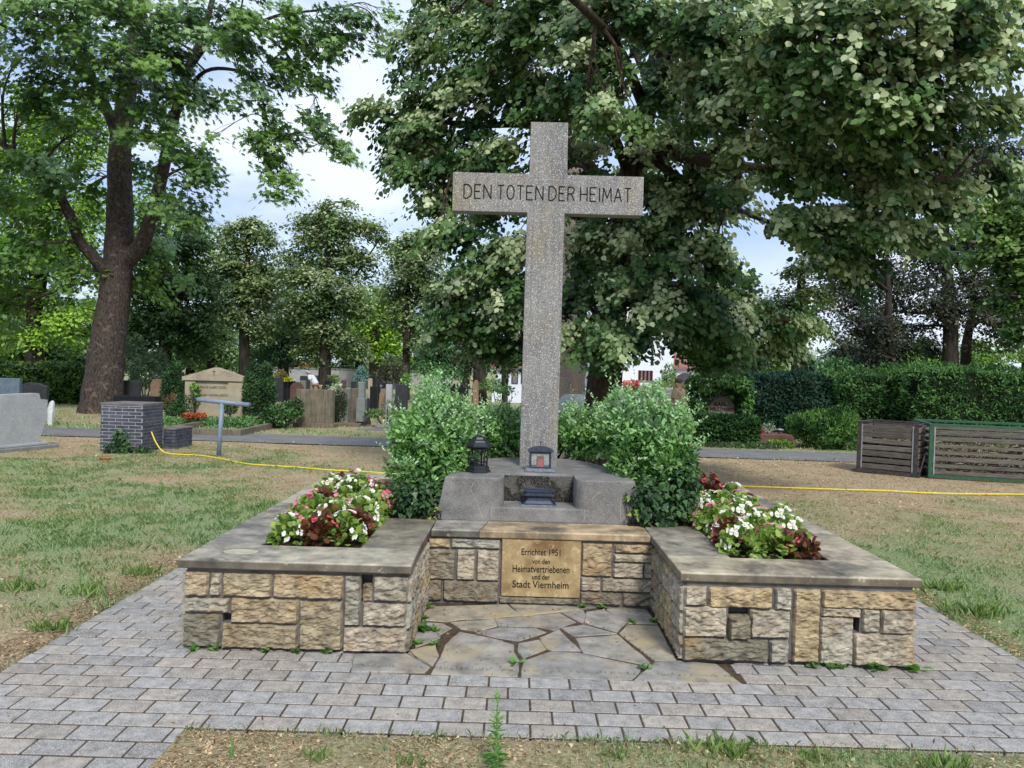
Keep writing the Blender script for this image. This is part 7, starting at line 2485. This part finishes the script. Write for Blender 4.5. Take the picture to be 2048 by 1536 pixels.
# conifers
CF0, CF1 = srgb(52, 88, 70), srgb(104, 138, 110)
far_tree('blue-green cedar with drooping layered boughs left of the tallest far linden', 566, 44, .30, 3,
         [(590, 640, 34, 14), (550, 665, 46, 12), (600, 690, 50, 12), (540, 700, 40, 12), (570, 715, 60, 10), (570, 650, 30, 30), (575, 610, 20, 20)], 900, CF0, CF1, .24, name='cedar_tree', leaf=T_NEEDLE, mat='leaf_dull', hang=.8, flat=.1)
far_tree('fresh green larch-like conifer behind the left bush', 880, 40, .22, 2,
         [(882, 650, 14, 24), (880, 690, 34, 24), (860, 715, 36, 18), (905, 715, 34, 18), (880, 735, 60, 14), (882, 620, 8, 16)], 1100, srgb(44, 84, 46), srgb(96, 140, 84), .20, name='conifer', leaf=T_NEEDLE, mat='leaf_dull', hang=.5, flat=.15)
far_tree('small tree with dark purplish leaves left of the stone cross', 960, 34, .27, -4,
         [(950, 680, 34, 26), (985, 690, 26, 26), (935, 715, 20, 20), (1000, 720, 20, 20), (970, 660, 30, 20)], 560, srgb(48, 40, 36), srgb(88, 74, 58), .15, name='purple_tree')
far_tree('slim tree with olive leaves glimpsed right of the purplish one', 1010, 37, .12, 0, [(1012, 690, 16, 26), (1008, 725, 12, 16), (1025, 660, 14, 20)], 200, srgb(96, 100, 44), srgb(150, 146, 72), .15, name='deciduous_tree')
# right side
CB0, CB1 = srgb(46, 54, 42), srgb(88, 92, 72)
far_tree('dark copper beech rising behind the tallest right hedge, thicker of two trunks', 1903, 36, .36, -14,
         [(1800, 560, 60, 40), (1860, 600, 70, 50), (1940, 620, 60, 40), (1780, 620, 50, 40), (1700, 600, 50, 40), (1850, 520, 60, 40), (1960, 560, 60, 50), (1920, 480, 60, 50), (1830, 660, 50, 26), (1990, 660, 50, 40), (1750, 560, 50, 40), (2020, 600, 50, 50), (1900, 400, 60, 50), (1980, 430, 60, 60), (1940, 300, 60, 60), (2040, 480, 50, 60), (2000, 330, 60, 60)],
         4600, CB0, CB1, .17, name='copper_beech', forks=5, fork_at=.2, group='copper beeches behind the right hedge', tipc=srgb(112, 110, 100), tipshare=.25)
far_tree('second copper beech trunk leaning right beside the thicker one', 1926, 37.5, .26, 26, [(1990, 500, 60, 50), (2040, 560, 60, 50), (1960, 600, 50, 40), (2060, 650, 60, 30)], 700, CB0, CB1, .17, name='copper_beech', group='copper beeches behind the right hedge')
far_tree('copper-leaved tree with bluish green lower boughs behind the middle hedge', 1786, 34, .2, -14,
         [(1680, 560, 40, 34), (1720, 640, 44, 34), (1760, 660, 50, 34), (1640, 520, 40, 40), (1740, 700, 40, 20), (1690, 690, 30, 24), (1620, 450, 40, 40), (1700, 500, 50, 40)], 1400, CB0, srgb(78, 82, 68), .16, name='copper_beech', forks=4, fork_at=.25)
far_tree('dark spruce standing behind the middle right hedge', 1750, 40, .2, 0, [(1750, 640, 20, 24), (1750, 680, 40, 20), (1750, 712, 60, 18), (1810, 690, 40, 20), (1860, 690, 30, 20)], 900, srgb(24, 44, 34), srgb(48, 74, 54), .2, name='spruce_tree', leaf=T_NEEDLE, mat='leaf_dull', hang=.6)
far_tree('olive green tree with slim trunk between the linden and the copper trees', 1597, 30, .28, 4,
         [(1560, 600, 40, 34), (1620, 590, 40, 34), (1590, 640, 50, 30), (1640, 660, 40, 30), (1570, 680, 40, 26), (1610, 540, 34, 34)], 800, srgb(44, 62, 32), srgb(92, 104, 52), .15, name='deciduous_tree', forks=3)
far_tree('light green tree overhanging the right edge above the hedge', 2150, 25, .35, -20,
         [(2020, 430, 60, 50), (1990, 500, 50, 40), (2060, 520, 60, 50), (2020, 590, 40, 40), (2060, 400, 60, 60), (2040, 650, 30, 30), (1960, 450, 40, 26)], 1100, srgb(60, 90, 42), srgb(124, 152, 84), .15, name='deciduous_tree', leaf=T_LINDEN, forks=3)
far_tree('dark tree behind the ivy arch right of the linden', 1500, 36, .3, 0, [(1480, 700, 50, 34), (1530, 720, 40, 24), (1440, 700, 40, 30), (1500, 650, 50, 40)], 800, srgb(34, 58, 42), srgb(70, 98, 66), .2, name='spruce_tree', leaf=T_NEEDLE, mat='leaf_dull')
for px, Y, rr_, ps, lbl, cc in ((1460, 58, 40, 715, 'pale green tree far behind the ivy arch', 0), (1545, 62, 34, 712, 'pale yellow-green tree far behind, right of the ivy arch', 0), (1640, 66, 36, 718, 'rounded light green tree far off in the sky gap', 1),
                               (1690, 60, 32, 700, 'fresh green tree far off, right of the sky gap', 1), (1770, 70, 40, 700, 'bright green tree far off behind the copper trees, middle', 0), (1850, 64, 40, 690, 'bright yellow-green tree far off between the copper trunks', 0),
                               (1960, 64, 44, 690, 'bright green tree far off, right of the copper trunks', 0), (2050, 66, 44, 680, 'bright green tree far off at the right edge', 0)):
    far_tree(lbl, px, Y, .3, 0, [(px, ps, rr_, rr_ * .7), (px - rr_ * .6, ps + 26, rr_ * .7, 18), (px + rr_ * .6, ps + 26, rr_ * .7, 18), (px, ps + 30, rr_, 16)], 330, (srgb(92, 130, 50), srgb(72, 118, 64))[cc], (srgb(160, 190, 88), srgb(124, 168, 104))[cc], .30,
             name='deciduous_tree', group='far trees along the right horizon', forks=1, sub=3)
for px, Y, w_, py_, lbl in ((-90, 56, 90, 660, 'green tree far back at the very left edge'), (70, 50, 80, 690, 'green tree far back just above the left hedge'), (140, 54, 60, 690, 'green tree far back behind the left hedge, beside the plane trunk'), (20, 60, 90, 660, 'green tree far back behind the left hedge at the edge'), (180, 58, 70, 650, 'green tree far back behind the plane trunk'), (270, 64, 60, 690, 'green tree far back right of the plane trunk'), (380, 66, 60, 700, 'green tree far back behind the gable grave'),
                       (450, 80, 70, 705, 'green tree far behind the dark thujas'), (690, 84, 70, 712, 'green tree far beyond the pale wall, middle'), (820, 80, 70, 705, 'green tree far beyond the pale wall, right'), (930, 70, 60, 690, 'green tree far behind the purplish tree'), (1080, 76, 80, 660, 'green tree far behind the stone cross'), (540, 84, 60, 712, 'green tree far beyond the pale wall, left')):
    far_tree(lbl, px, Y, .35, 0, [(px, py_, w_, 34), (px - w_ * .5, py_ + 20, w_ * .6, 22), (px + w_ * .5, py_ + 20, w_ * .6, 22), (px, py_ - 40, w_ * .7, 34)], 420, srgb(58, 92, 40), srgb(112, 148, 66), .34, name='deciduous_tree', group='far trees closing the left background', forks=1, sub=3)

print('objects', len(bpy.data.objects), 'verts', sum(len(m_.vertices) for m_ in bpy.data.meshes))
